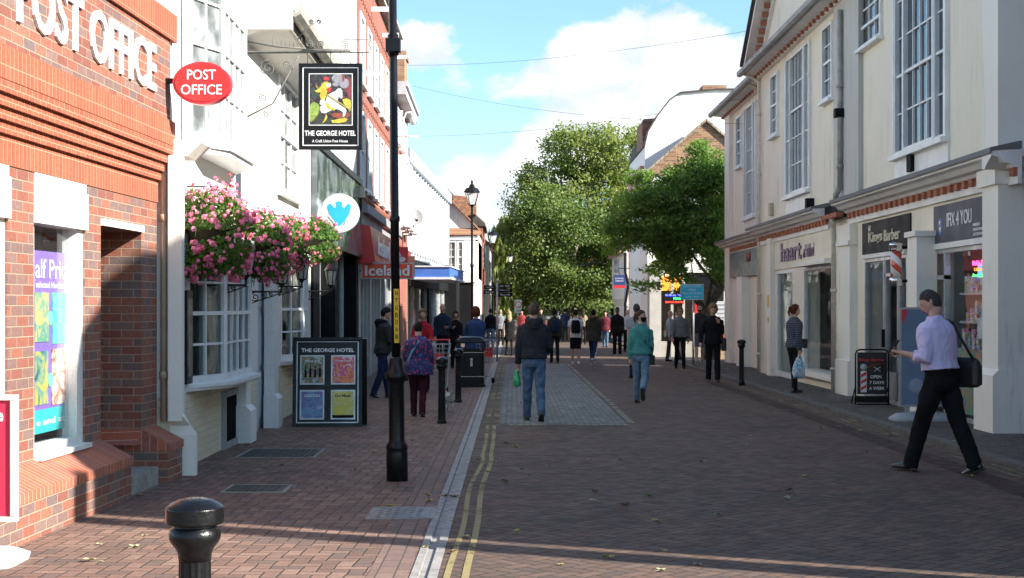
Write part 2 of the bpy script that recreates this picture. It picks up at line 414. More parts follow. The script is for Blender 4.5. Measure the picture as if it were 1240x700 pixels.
CONC = pm('concrete', (.33, .31, .28), .85, .2, 5., .006)
PBRICK = brick_mat('red_grey_brick', [(.27, .095, .065), (.31, .115, .075), (.235, .085, .062), (.19, .13, .115), (.30, .135, .09), (.225, .15, .13), (.33, .125, .08), (.165, .125, .12)], (.40, .28, .20), mort=.010)
DBRICK = brick_mat('brown_brick', [(.30, .12, .06), (.24, .10, .06), (.36, .17, .08), (.20, .09, .06), (.33, .14, .07), (.14, .08, .06)], (.46, .38, .30))
SOLD = brick_mat('orange_soldier_brick', [(.37, .095, .048), (.41, .11, .055), (.335, .085, .046), (.385, .10, .05)], (.44, .24, .15), soldier=True, bw=.233, mort=.01)
RBRICK = brick_mat('red_brick', [(.29, .085, .055), (.33, .10, .065), (.25, .075, .055), (.30, .095, .065)], (.36, .23, .17))
OBRICK = brick_mat('old_brick', [(.34, .17, .09), (.40, .22, .12), (.28, .13, .07), (.42, .26, .15), (.22, .12, .08)], (.42, .36, .27))
YBRICK = brick_mat('buff_brick', [(.45, .30, .18), (.50, .34, .2), (.40, .25, .15)], (.5, .42, .32))
PAINTB = brick_mat('white_painted_brick', [(.76, .69, .50), (.74, .67, .48), (.78, .71, .52)], (.72, .65, .47), mort=.014, bump=.012)
TILE = brick_mat('clay_tile', [(.34, .15, .08), (.42, .21, .11), (.28, .13, .08), (.38, .22, .13), (.22, .13, .09)], (.09, .06, .05), bw=.17, bh=.11)
SLATE = brick_mat('dark_tile', [(.09, .075, .065), (.12, .09, .075), (.07, .06, .055)], (.03, .03, .03), bw=.2, bh=.14)
GLASS = glass_mat()
WPANE = dark_glass('dark_pane', (.03, .035, .04))
WPANE2 = dark_glass('curtained_pane', (.10, .11, .11), .8)
SKYPANE = dark_glass('sky_pane', (.012, .018, .03), 1., .02, .2)
SMOKE = dark_glass('grey_glass_fascia', (.06, .075, .085), .9, .06, .3)
RED = pm('red_panel', (.62, .03, .03), .35, .08, 2., coat=.3)
REDD = pm('red_plastic', (.70, .04, .05), .35, .06, 3.)
BLUEP = pm('blue_panel', (.06, .16, .50), .4, .1, 2.)
NAVY = pm('navy_panel', (.03, .05, .16), .45, .1, 3.)
SIGNW = pm('sign_white', (.82, .82, .82), .4, .03, 3.)
ORANGE = pm('dentil_brick', (.42, .15, .09), .8, .2, 7., .004)
YEL = pm('yellow_plastic', (.72, .48, .03), .5, .12, 5.)
SKIN = pm('skin', (.56, .33, .24), .55, .08, 12., spec=.35)
SKIN2 = pm('darker_skin', (.13, .07, .045), .5, .1, 12., spec=.35)
SKIN3 = pm('tanned_skin', (.46, .25, .17), .55, .08, 12., spec=.35)

# ================================================================== ground sheets
def strip(name, x0, x1, y0, y1, lift, mat, steps=40, kind='structure', bev=None, label=None, cat=None):
    b = MB(); ys = [y0 + (y1 - y0) * i / steps for i in range(steps + 1)]
    if y0 < 8 < y1: ys.append(8.); ys.sort()
    fx0 = x0 if callable(x0) else (lambda y: x0); fx1 = x1 if callable(x1) else (lambda y: x1)
    vs = [];
    for y in ys: vs += [(fx0(y), y, gz(y) + lift), (fx1(y), y, gz(y) + lift)]
    b.add(vs, [(2 * i, 2 * i + 1, 2 * i + 3, 2 * i + 2) for i in range(len(ys) - 1)])
    o = solo(name, b, mat, label, cat, kind=kind); return o
ASPH = pm('asphalt', (.055, .053, .052), .85, .2, 1.2, .006)
EARTH = pm('far_ground', (.10, .10, .08), .9, .2, .4)
ROADM = paving_mat('road_blocks', [(.155, .103, .080), (.172, .112, .087), (.134, .093, .075), (.188, .124, .095), (.122, .090, .076), (.160, .112, .089)], (.048, .042, .038), .1, 45, .05, worn=.45)
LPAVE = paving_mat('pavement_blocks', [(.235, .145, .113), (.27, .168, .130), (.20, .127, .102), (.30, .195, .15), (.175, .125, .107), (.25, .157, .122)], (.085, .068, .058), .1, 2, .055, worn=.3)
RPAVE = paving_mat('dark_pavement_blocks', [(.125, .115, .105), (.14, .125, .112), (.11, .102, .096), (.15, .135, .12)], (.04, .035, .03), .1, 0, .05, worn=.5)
SETTS = paving_mat('grey_setts', [(.20, .20, .19), (.25, .25, .24), (.17, .175, .175), (.28, .275, .26), (.22, .21, .19)], (.12, .12, .115), .085, 0, .09, worn=.25)
CHAN = pm('channel_stone', (.34, .33, .31), .8, .2, 8., .005)
g = MB()
g.add([(-1500, -200, -.04), (1500, -200, -.04), (1500, 8, -.04), (-1500, 8, -.04), (1500, 260, gz(260) - .04), (-1500, 260, gz(260) - .04), (1500, 2600, -1.2), (-1500, 2600, -1.2)],
      [(0, 1, 2, 3), (3, 2, 4, 5), (5, 4, 6, 7)])
solo('ground', g, EARTH, kind='structure')
strip('road', -.44, 5.02, -6, 240, 0, ROADM, 60)
strip('pavement_left', -9, -.605, -6, 240, .0, LPAVE, 60)
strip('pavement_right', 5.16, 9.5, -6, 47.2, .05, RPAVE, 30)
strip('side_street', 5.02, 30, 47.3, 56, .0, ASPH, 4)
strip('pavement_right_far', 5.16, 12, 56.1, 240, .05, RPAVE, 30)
# stone drainage channel: two rims and a slotted middle
ch = MB()
for y0 in [i * .9 for i in range(-4, 130)]:
    y1 = y0 + .892; z0, z1 = gz(y0), gz(y1)
    for a, b2, zz in ((-.604, -.555, .006), (-.497, -.442, .006), (-.555, -.497, -.008)):
        ch.add([(a, y0, z0 + zz), (b2, y0, z0 + zz), (b2, y1, z1 + zz), (a, y1, z1 + zz), (a, y0, z0 - .03), (b2, y0, z0 - .03), (b2, y1, z1 - .03), (a, y1, z1 - .03)],
               [(0, 1, 2, 3), (0, 4, 5, 1), (2, 6, 7, 3), (0, 3, 7, 4), (1, 5, 6, 2)])
solo('drainage_channel', ch, CHAN, kind='structure')
# soldier course beside the channel
strip('pavement_border', -.86, -.625, -6, 120, .003, brick_mat('border_brick', [(.22, .14, .112), (.25, .165, .13), (.19, .125, .105)], (.08, .06, .05), bw=.22, bh=.11), 50)
k = MB()
for y0 in [i * .91 for i in range(-5, 51)]:
    y1 = y0 + .9; z0, z1 = gz(y0), gz(y1)
    if y1 > 46.5: break
    k.add([(5.02, y0, z0 + .048), (5.16, y0, z0 + .056), (5.16, y1, z1 + .056), (5.02, y1, z1 + .048), (5.02, y0, z0 - .03), (5.02, y1, z1 - .03)], [(0, 1, 2, 3), (0, 3, 5, 4)])
solo('kerb', k, pm('worn_kerb', (.13, .12, .11), .85, .2, 5., .005), kind='structure')
strip('setts_ramp', -.19, 1.6, 20.6, 45, .005, SETTS, 20)
wb = MB()
for i in range(110):
    y = 21 + i * .22
    if rnd.random() < .78: wb.add([(1.64, y, gz(y) + .006), (1.73, y, gz(y) + .006), (1.73, y + .11, gz(y + .11) + .006), (1.64, y + .11, gz(y + .11) + .006)], [(0, 1, 2, 3)])
for i in range(17):
    x = -.15 + i * .105
    if rnd.random() < .7: wb.add([(x, 20.5, gz(20.5) + .007), (x + .085, 20.5, gz(20.5) + .007), (x + .085, 20.58, gz(20.5) + .007), (x, 20.58, gz(20.5) + .007)], [(0, 1, 2, 3)])
solo('white_block_edging', wb, pm('pale_blocks', (.42, .40, .34), .8, .2, 9.), kind='structure')

def worn_paint(name, col, thr):
    m, nt, b = newmat(name)
    geo = nod(nt, 'ShaderNodeNewGeometry')
    n = nod(nt, 'ShaderNodeTexNoise', {'Vector': geo.outputs['Position'], 'Scale': 26., 'Detail': 5., 'Roughness': .75})
    n2 = nod(nt, 'ShaderNodeTexNoise', {'Vector': geo.outputs['Position'], 'Scale': 1.6, 'Detail': 3.})
    nt.links.new(mixc(nt, S(nt, n.outputs[0]).ramp(.3, .7), tuple(x * .6 for x in col), col), b.inputs['Base Color'])
    b.inputs['Roughness'].default_value = .75
    a = (S(nt, n.outputs[0]) + S(nt, n2.outputs[0]) * .6).ramp(thr - .06, thr + .06, 1., 0.)
    nt.links.new(a.k, b.inputs['Alpha']); return m
YLINE = worn_paint('yellow_road_paint', (.36, .29, .12), .90)
YLINE2 = worn_paint('faded_yellow_road_paint', (.32, .28, .13), .78)
def wob(y): return .03 * math.sin(y * .45) + (.02 * math.sin(y * 1.3) if y < 16 else 0)
strip('yellow_line_left', lambda y: -.365 + wob(y), lambda y: -.325 + wob(y), -3, 20.5, .004, YLINE, 60)
strip('yellow_line_left', lambda y: -.27 + wob(y) * .7, lambda y: -.225 + wob(y) * .7, -3, 20.5, .004, YLINE, 60)
strip('yellow_line_left', -.39, -.31, 20.5, 75, .009, YLINE2, 30)
strip('yellow_line_left', -.27, -.19, 20.5, 75, .009, YLINE2, 30)
yb = MB()
def ycurve(xo):
    P = [(4.80 + xo, -3), (4.80 + xo, 12), (4.79 + xo, 24), (4.72 + xo, 34), (4.55 + xo, 41), (4.50 + xo, 45), (4.8 + xo, 47.4), (5.8, 48.2 - xo), (8, 48.6 - xo)]
    pts = []
    for i in range(len(P) - 1):
        for t in range(6):
            a, b2, c, d = (Vector(P[max(0, min(len(P) - 1, i + q))]) for q in (-1, 0, 1, 2)); t /= 6
            pts.append(.5 * ((2 * b2) + (c - a) * t + (2 * a - 5 * b2 + 4 * c - d) * t * t + (3 * b2 - a - 3 * c + d) * t ** 3))
    vs = []
    for i, p in enumerate(pts):
        q = pts[min(i + 1, len(pts) - 1)] - pts[max(0, i - 1)]; n = Vector((-q.y, q.x)).normalized() * .026
        vs += [(p.x + n.x, p.y + n.y, gz(p.y) + .005), (p.x - n.x, p.y - n.y, gz(p.y) + .005)]
    yb.add(vs, [(2 * i, 2 * i + 1, 2 * i + 3, 2 * i + 2) for i in range(len(pts) - 1)])
ycurve(0); ycurve(.13)
solo('yellow_line_right', yb, YLINE2, kind='structure')
# dark stained gutter beside the right-hand lines
strip('gutter_blocks', 4.32, 4.62, -3, 33, .003, paving_mat('gutter_stain_blocks', [(.085, .05, .04), (.095, .058, .045), (.075, .05, .042)], (.04, .034, .03), .1, 0, .05, worn=.5), 20)

# covers set in the paving
def cover(x0, x1, y0, y1, cat, label, mat, bars='grid'):
    t = thing('access_cover', label, cat, ((x0 + x1) / 2, (y0 + y1) / 2, gz(y0)))
    b = MB(); z = gz((y0 + y1) / 2) + .007
    b.box(x0, x1, y0, y1, z - .03, z); b.box(x0 + .03, x1 - .03, y0 + .03, y1 - .03, z, z + .001)
    nx = int((x1 - x0) / .06); ny = int((y1 - y0) / .06)
    for i in range(nx):
        for j in range(ny):
            if bars == 'grid' and (i + j) % 2: continue
            a = x0 + .045 + i * .06; c = y0 + .045 + j * .06
            if a + .035 < x1 - .03 and c + .035 < y1 - .03: b.box(a, a + .035, c, c + .035, z, z + .005)
    part('cover_plate', b, mat, t)
    fr = MB()
    for q in ((x0 - .03, x1 + .03, y0 - .03, y0), (x0 - .03, x1 + .03, y1, y1 + .03), (x0 - .03, x0, y0, y1), (x1, x1 + .03, y0, y1)): fr.box(*q, z - .03, z + .002)
    part('cover_frame', fr, CONC, t)
COVM = pm('cast_cover', (.20, .20, .20), .45, .2, 18., metal=.5)
cover(-1.08, -.62, 11.25, 11.85, 'manhole cover', 'patterned grey metal cover beside the drainage channel in front of the tall black column', COVM)
cover(-2.95, -2.15, 16.0, 16.9, 'grating', 'dark rectangular grating in the paving before the cellar grille', pm('dark_grate', (.05, .05, .05), .6, .2, 12.), 'bars')
cover(-2.5, -2.0, 12.9, 13.4, 'grating', 'small dark grating in the paving near the cream pilaster foot', pm('dark_grate2', (.07, .065, .06), .6, .2, 12.), 'bars')
cover(5.35, 5.95, 17.2, 17.8, 'manhole cover', 'dull square cover in the right-hand pavement near the corner pillar', pm('dark_grate3', (.08, .08, .08), .6, .2, 12.))

# ================================================================== windows used on the facades (frame coordinates)
def sash(fr, parent, u0, u1, z0, z1, n=0., cols=2, rows=4, pane=None, fw=.07, bw=.028, split=None, sill=.06, name='window', label=None, dep=.06, recess=.05, inner=False):
    """box frame, glazing bars, sill and the pane behind them, on a wall face at offset n"""
    u0, u1 = min(u0, u1), max(u0, u1)
    f = MB(fr)
    f.box(u0, u0 + fw, n - recess, n + dep, z0, z1); f.box(u1 - fw, u1, n - recess, n + dep, z0, z1)
    f.box(u0 + fw, u1 - fw, n - recess, n + dep - .004, z1 - fw, z1); f.box(u0 + fw, u1 - fw, n - recess, n + dep - .004, z0, z0 + fw)
    iu0, iu1, iz0, iz1 = u0 + fw, u1 - fw, z0 + fw, z1 - fw
    m = n + dep * .3
    for i in range(1, cols): c = iu0 + (iu1 - iu0) * i / cols; f.box(c - bw / 2, c + bw / 2, n - .03, m, iz0, iz1)
    for j in range(1, rows):
        c = iz0 + (iz1 - iz0) * j / rows; f.box(iu0, iu1, n - .03, m + (.02 if j == (split or rows // 2) else -.003), c - bw / 2 * (1.8 if j == (split or rows // 2) else 1), c + bw / 2 * (1.8 if j == (split or rows // 2) else 1))
    w = part(name, f, WHITEW, parent, label)
    p = MB(fr); p.box(iu0, iu1, n - .028, n - .016, iz0, iz1); part('pane', p, pane or WPANE, w)
    if sill:
        s = MB(fr); s.box(u0 - .05, u1 + .05, n - .02, n + dep + .07, z0 - sill, z0 - .002); part('sill', s, WHITEW, w)
    return w
def shell(fr, u0, u1, n0, n1, z0, z1): return MB(fr).box(u0, u1, n0, n1, z0, z1)
def wall_holes(mb, u0, u1, z0, z1, n0, n1, holes):
    """a wall slab with rectangular openings (u0,u1,z0,z1), non-overlapping in u"""
    holes = sorted((min(a, b), max(a, b), c, d) for a, b, c, d in holes); cur = u0
    for a, b, c, d in holes:
        if a > cur: mb.box(cur, a, n0, n1, z0, z1)
        if c > z0: mb.box(a, b, n0, n1, z0, c)
        if d < z1: mb.box(a, b, n0, n1, d, z1)
        cur = b
    if cur < u1: mb.box(cur, u1, n0, n1, z0, z1)
def downpipe(fr, parent, u, n, z0, z1, mat, r=.045, top=None):
    b = MB(fr); pts = [(u, n, z0), (u, n, z1)]
    if top: pts += top
    b.tube(pts, r, 8)
    z = z0 + .4
    while z < z1: b.tube([(u, n, z), (u, n, z + .07)], r * 1.35, 8); z += 1.5
    return part('downpipe', b, mat, parent)
# ================================================================== POST OFFICE
PO = Fr((-3.95 + .04 * 7.6, 7.6), (-3.95 + .04 * 14.16, 14.16), (1, 0))
po = thing('post_office', 'red brick post office with white lettering and an oversailing brick parapet', 'building', (-3.6, 11, 0))
L = PO.L
w1a, w1b = PO.u(41), PO.u(103); d0, d1 = PO.u(122), PO.u(171)
w = MB(PO)
wl0 = PO.u(-95); wl1 = PO.u(9)
wall_holes(w, 0, L, .3, 2.58, -.35, 0, [(wl0, wl1, .47, 2.58), (w1a, w1b, .47, 2.58), (d0, d1, .3, 2.27)])
w.box(0, L, -.35, .0, 2.79, 3.36); w.box(0, L, -.35, .13, 3.356, 4.12)
w.box(L - .35, L, -6, -.35, 0, 4.1)
part('wall', w, PBRICK, po)
s = MB(PO)
s.box(-0, L + .003, -.34, .012, 2.58, 2.79)
s.box(0, L + .13, -.3, .145, 3.125, 3.356); s.box(0, L + .135, -.34, .16, 4.12, 4.38)
part('soldier_course', s, SOLD, po)
s = MB(PO)
for i in range(4): s.box(0, L + .03 * i, -.2, .012 + .033 * (i + 1), 2.79 + .083 * i, 2.79 + .083 * (i + 1) - (0 if i < 3 else .002))
part('corbel_course', s, brick_mat('corbel_brick', [(.37, .095, .048), (.41, .11, .055), (.335, .085, .046)], (.44, .24, .15), bw=.112, bh=.083, mort=.01), po)
def plinth(b, c, u0, u1):
    b.box(u0, u1, -.35, .25, -.05, .26); c.box(u0 - .004, u1 + .004, -.35, .262, .26, .33)
    c.prism([(0, .33), (.262, .33), (.0, .46)], u0, u1, 0) if False else c.add([(u0, .262, .33), (u1, .262, .33), (u1, .0, .465), (u0, .0, .465), (u0, -.05, .33), (u1, -.05, .33), (u0, -.05, .465), (u1, -.05, .465)],
        [(0, 1, 2, 3), (0, 3, 6, 4), (1, 5, 7, 2), (3, 2, 7, 6)])
b = MB(PO); c = MB(PO)
plinth(b, c, 0, d0 + .04); plinth(b, c, d1 - .0, L - .02)
# plinth returns inside the porch
b.box(d1 - .14, d1, -1.0, -.35, -.05, .26); c.box(d1 - .15, d1, -1.0, -.35, .26, .33)
c.add([(d1 - .15, -1.0, .33), (d1 - .15, .0, .33), (d1, .0, .465), (d1, -1.0, .465), (d1, -1, .33), (d1, 0, .33)], [(0, 1, 2, 3), (1, 5, 2), (0, 3, 4)])
part('plinth', b, PBRICK, po)
PLINC = brick_mat('plinth_brick', [(.44, .12, .065), (.49, .15, .08), (.38, .12, .08), (.35, .13, .10)], (.52, .32, .22), bw=.075, bh=4., mort=.01)
part('plinth_capping', c, PLINC, po)
b = MB(PO)
b.box(d1, d1 + .3, -1.3, -.352, .3, 2.6); b.box(d0 - .3, d0, -1.3, -.352, .3, 2.6); b.box(d0 - .3, d1 + .3, -1.5, -1.3, .1, 2.6)
part('porch_wall', b, DBRICK, po)
b = MB(PO); b.box(d0, d1, -1.3, .03, 2.272, 2.33); part('lintel', b, WHITE, po)
b = MB(PO); b.box(d0 + .045, d1 - .15, -1.3, .2, -.05, .14); part('doorstep', b, CONC, po)
b = MB(PO); b.box(d0 + .2, d1 - .2, -1.298, -1.25, .14, 2.1); dr = part('door', b, pm('door_red', (.3, .03, .03), .4, .1), po)
b = MB(PO); b.tube([(d1 - .35, -1.2, 1.0), (d1 - .35, -1.2, 1.3)], .015); part('handle', b, ALU, dr)
def po_window(u0, u1, poster):
    f = MB(PO)
    f.box(u0, u1, -.14, .03, 2.21, 2.5); f.box(u0, u1, -.14, .012, 2.5, 2.578)
    f.box(u0, u0 + .06, -.14, -.02, .55, 2.21); f.box(u1 - .14, u1, -.14, -.02, .47, 2.21); f.box(u0, u1 - .14, -.14, -.02, .47, .55)
    f.box(u0, u1, -.02, .06, .455, .49)
    wi = part('window', f, WHITE, po)
    g_ = MB(PO); g_.box(u0 + .06, u1 - .14, -.10, -.09, .55, 2.21); part('pane', g_, glass_mat('display_glass', (.97, .98, .98), .22), wi)
    r = MB(PO); r.box(u0 - .1, u1 + .1, -1.2, -1.15, .3, 2.6); r.box(u0 - .1, u1 + .1, -1.15, -.36, 2.4, 2.45); r.box(u0 - .1, u1 + .1, -1.15, -.36, .3, .47); r.box(u0 - .15, u0 - .1, -1.15, -.36, .3, 2.4); r.box(u1 + .1, u1 + .15, -1.15, -.36, .3, 2.4)
    part('display_bay', r, pm('bay_lining', (.35, .34, .31), .8, .1), wi)
    if not poster: return wi
    a0, a1 = PO.u(41.5, -.12), PO.u(86, -.12); W = a1 - a0
    p = MB(PO); p.box(a0, a1, -.125, -.12, .80, 2.02); part('poster', p, pm('purple_print', (.24, .15, .58), .4, .03), wi)
    p = MB(PO); p.box(a0, a1, -.126, -.1185, .62, .80); part('poster', p, pm('teal_print', (.05, .52, .50), .4, .05), wi)
    def T(s, ua, ub, za, zb, m=SIGNW, bold=.01):
        t = MB(); A = PO.w(ua, -.116, za); B = PO.w(ub, -.116, za)
        t.text(s, A, Vector(B) - Vector(A), (0, 0, 1), ub - ua, zb - za, .002, bold); part('lettering', t, m, wi)
    T('alf Price', a0 + .01, a1 - .03, 1.81, 1.96); T('selected Hardbacks', a0 + .02, a1 - .08, 1.735, 1.785)
    T('e and at', a0 + .03, a0 + W * .8, .68, .73)
    for (ua, ub, za, zb, cs, wds) in ((.0, .36, 1.32, 1.70, [(.55, .45, .05), (.1, .35, .3), (.6, .5, .2)], [('RECORDS', 1.60, 1.65), ('2022', 1.46, 1.54)]),
                                      (.46, .90, 1.30, 1.70, [(.10, .60, .58), (.2, .65, .35), (.08, .5, .55)], [('MEGA', 1.58, 1.64), ('MONSTER', 1.51, 1.56)]),
                                      (.0, .34, .86, 1.25, [(.03, .06, .08), (.1, .3, .3), (.5, .45, .1)], [('NOVEL', .90, .96)]),
                                      (.44, .90, .84, 1.26, [(.80, .78, .74), (.35, .10, .05), (.7, .6, .5)], [('STORIES', 1.17, 1.22)])):
        p = MB(PO); p.box(a0 + W * ua, a0 + W * ub, -.119, -.112, za - .02 if za < 1 else za, zb); part('book_cover', p, voro_art('cover_art_%d' % int(ua * 10 + za * 100), cs, 6.), wi)
        for s_, z0, z1 in wds: T(s_, a0 + W * ua + .02, a0 + W * ub - .02, z0, z1, SIGNW if cs[0][0] < .7 else BLACKM, .015)
    for (uu, zz) in ((.40, 1.5), (.95, 1.45), (.40, 1.02), (.94, 1.1)):
        p = MB(PO); p.tube([(a0 + W * uu, -.118, zz), (a0 + W * uu, -.110, zz)], .055, 20, False); part('price_sticker', p, pm('mint_print', (.20, .62, .55), .4, .03), wi)
    return wi
po_window(w1a, w1b, True); po_window(wl0, wl1, False)
lt = MB(); ua, ub = PO.u(19, .13), PO.u(187, .13); A = PO.w(ua, .132, 3.55)
lt.text('POST OFFICE', A, (PO.d.x, PO.d.y, 0), (0, 0, 1), ub - ua, .43, .022, .014); part('lettering', lt, SIGNW, po)
b = MB(PO); b.box(0, L, -6, -.34, 4.05, 4.1); part('roof', b, LEAD, po)
downpipe(PO, po, L + .02, .06, .5, 4.3, pm('buff_pipe', (.45, .36, .26), .6, .1), .03, [])

# ================================================================== THE GEORGE: white hotel
HO = Fr((-3.27, 14.2), (-3.42, 25.25), (1, 0))
ho = thing('hotel', 'white rendered hotel with bay windows, deep eaves and lantern brackets', 'building', (-3.5, 19, 0))
HL = HO.L
w = MB(HO)
bu0, bu1 = HO.u(226), HO.u(300)          # lower bay
du0, du1 = HO.u(312), HO.u(330)
b20, b21 = HO.u(341), HO.u(376)
u20, u21 = HO.u(336), HO.u(361)
wall_holes(w, 0, HL, 2.5, 5.05, -.3, 0, [(u20, u21, 3.25, 4.95)])
w.box(0, HO.u(292), -.3, 0, 5.05, 6.6)
wall_holes(w, 0, HL, .72, 2.5, -.3, 0, [(bu0 + .02, bu1 - .1, .72, 2.35), (du0, du1, .72, 2.3), (b20, b21, .8, 2.4)])
part('wall', w, OFFW, ho)
w = MB(HO); wall_holes(w, 0, HL, -.12, .72, -.3, .0, [(du0, du1, -.12, .72)]); part('base_wall', w, PAINTB, ho)
# deep backing so the wall is a building
w = MB(HO); w.box(-.0, HL, -7, -1.2, -.1, 4.9); part('rear_wall', w, OFFW, ho)
# pilaster at the post office corner
p = MB(HO); p1_ = HO.u(220, .13); p2_ = HO.u(239, .24); p.box(.05, p1_, 0, .13, .5, 3.03); p.box(.02, p2_, 0, .24, -.05, .36)
p.add([(.02, .24, .36), (p2_, .24, .36), (p1_, .13, .56), (.05, .13, .56), (.02, 0, .36), (p2_, 0, .36), (.05, 0, .56), (p1_, 0, .56)], [(0, 1, 2, 3), (0, 3, 6, 4), (1, 5, 7, 2), (3, 2, 7, 6)])
p.add([(.02, .16, 3.03), (.5, .16, 3.03), (.5, .30, 3.16), (.02, .30, 3.16), (.02, 0, 3.03), (.5, 0, 3.03), (.5, 0, 3.2), (.02, 0, 3.2)],
      [(0, 3, 2, 1), (3, 7, 6, 2), (0, 4, 7, 3), (1, 2, 6, 5), (0, 1, 5, 4)])
part('pilaster', p, CREAMW, ho)
def canted(parent, ua, ub, run, n, z0, z1, zs, name, panes, rows, cols_c, cols_f, apron):
    """a bay with two canted cheeks and a front light, its own panes and sill"""
    q = [(ua, 0), (ua + run, n), (ub - run, n), (ub, 0)]
    f = MB(); gl = MB()
    for i in range(3):
        A = HO.w(q[i][0], q[i][1], 0); B = HO.w(q[i + 1][0], q[i + 1][1], 0)
        fr = Fr(A[:2], B[:2], (1, -.4) if i == 0 else (1, 0) if i == 1 else (1, .4)); Lc = fr.L; fw = .055
        f.fr = fr; gl.fr = fr
        for a_, b_ in ((0, fw), (Lc - fw, Lc)): f.box(a_, b_, -.06, .01, z0, z1)
        f.box(fw, Lc - fw, -.06, .008, z1 - .09, z1); f.box(fw, Lc - fw, -.06, .008, z0, z0 + .08)
        cc = cols_f if i == 1 else cols_c
        for k in range(1, cc): c = fw + (Lc - 2 * fw) * k / cc; f.box(c - .013, c + .013, -.045, -.005, z0 + .08, z1 - .09)
        for k in range(1, rows): c = z0 + .08 + (z1 - z0 - .17) * k / rows; f.box(fw, Lc - fw, -.045, -.002 if k == rows // 2 else -.008, c - .012 * (1.7 if k == rows // 2 else 1), c + .012 * (1.7 if k == rows // 2 else 1))
        gl.box(fw, Lc - fw, -.042, -.03, z0 + .08, z1 - .09)
    wi = part(name, f, WHITEW, parent); part('pane', gl, panes, wi)
    s = MB(HO); s.prism([(ua - .06, -.0), (ua + run - .03, n + .07), (ub - run + .03, n + .07), (ub + .06, 0)], z0 - zs, z0, 2)
    s.prism([(ua - .08, -.0), (ua + run - .05, n + .11), (ub - run + .05, n + .11), (ub + .08, 0)], z0 - zs * .55, z0 - .004, 2); part('sill', s, WHITEW, wi)
    s = MB(HO); s.prism([(ua - .05, -.0), (ua + run - .03, n + .06), (ub - run + .03, n + .06), (ub + .05, 0)], z1, z1 + .1, 2); part('head', s, WHITEW, wi)
    return wi
BAYG = glass_mat('bay_glass', (.75, .8, .8))
cn = canted(ho, HO.u(226), HO.u(294, .1) + .6, .85, .24, .80, 2.25, .07, 'bay_window', BAYG, 4, 2, 4, True)
canted(ho, HO.u(229), HO.u(296, .2) + .5, .62, .24, 3.30, 5.3, .13, 'oriel_window', WPANE2, 4, 2, 4, True)
canted(ho, HO.u(339), HO.u(380, .2), .95, .22, .80, 2.3, .07, 'bay_window', BAYG, 4, 2, 4, True)
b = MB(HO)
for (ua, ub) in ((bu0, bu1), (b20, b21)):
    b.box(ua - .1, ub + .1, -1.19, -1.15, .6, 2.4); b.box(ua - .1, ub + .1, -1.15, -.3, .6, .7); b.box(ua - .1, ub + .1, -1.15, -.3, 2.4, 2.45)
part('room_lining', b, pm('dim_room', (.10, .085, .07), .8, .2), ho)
b = MB(HO)
for (ua, ub) in ((bu0, bu1), (b20, b21)):
    for t in (0, 1, 2, 3):
        a = ua + (ub - ua) * (.05 + .25 * t); 
        for q in range(5): b.tube([(a + q * .035, -.2 + .02 * (q % 2), .85), (a + q * .03, -.2 + .02 * (q % 2), 2.3)], .022, 6)
part('curtain', b, pm('curtain_cloth', (.32, .28, .22), .9, .1), ho)
sash(HO, ho, u20, u21, 3.25, 4.95, -.02, 3, 4, WPANE2)
# door case with flanking pilasters
b = MB(HO)
for px in (303, 336):
    uu = HO.u(px, .12); b.box(uu - .42, uu - .06, 0, .14, .36, 2.3); b.box(uu - .47, uu - .02, 0, .2, -.12, .34); b.prism([(0, .34), (.2, .34), (.14, .40), (0, .40)], uu - .47, uu - .02, 0)
b.box(HO.u(300, .1) - .4, HO.u(338, .1) + .0, 0, .2, 2.3, 2.5)
part('door_case', b, WHITE, ho)
b = MB(HO); b.box(du0, du1, -.12, -.06, -.1, 2.3)
for z0, z1 in ((.1, .72), (.8, 1.5), (1.58, 2.2)): b.box(du0 + .12, du1 - .12, -.06, -.04, z0, z1)
dd = part('door', b, pm('pale_blue_door', (.50, .56, .64), .45, .06), ho)
b = MB(HO); b.lathe([(0, 0), (.03, .01), (.035, .03), (0, .06)], 0, 0, 12); b.v = [HO.w(du0 + .2 + v[0], -.04 + v[2], 1.1 + v[1]) for v in b.v]; part('handle', b, ALU, dd)
# eaves, gutter and roof
e0, e1 = HO.u(294), HO.L + .15
b = MB(HO); b.prism([(-.3, 5.05), (0, 4.92), (.50, 5.12), (.50, 5.2), (-.3, 5.3)], e0, e1, 0); part('soffit', b, OFFW, ho)
b = MB(HO)
b.box(e0 - .05, e1, .501, .55, 5.08, 5.26); b.prism([(.56, 5.28), (.58, 5.18), (.66, 5.16), (.72, 5.2), (.74, 5.30), (.71, 5.30), (.69, 5.22), (.6, 5.22), (.59, 5.3)], e0 - .05, e1, 0)
part('gutter', b, pm('stone_grey_paint', (.42, .40, .34), .7, .25, 5.), ho)
b = MB(HO); b.prism([(.60, 5.30), (.55, 5.36), (-3.2, 7.3), (-3.2, 5.3), (-.3, 5.3)], e0 + .0, e1, 0); part('roof', b, SLATE, ho)
b = MB(HO); b.box(e0 - .12, e0 - .0, -3.2, .62, 5.0, 6.6); part('parapet_end', b, OFFW, ho)
# cellar grille, notice case, small wall fittings
b = MB(HO); g0, g1 = HO.u(270, .02), HO.u(291, .02)
for a_, b_, c_, d_ in ((g0, g0 + .07, -.05, .62), (g1 - .07, g1, -.05, .62), (g0 + .07, g1 - .07, .55, .62), (g0 + .07, g1 - .07, -.05, .03)): b.box(a_, b_, 0, .05, c_, d_)
gr = part('cellar_grille', b, pm('grey_timber', (.34, .36, .37), .7, .15), ho)
b = MB(HO); n_ = int((g1 - g0 - .14) / .05)
for i in range(n_): b.box(g0 + .09 + i * .05, g0 + .105 + i * .05, .01, .03, .03, .55)
b.box(g0 + .07, g1 - .07, .001, .008, .03, .55); part('grille_bars', b, BLACKM, gr)
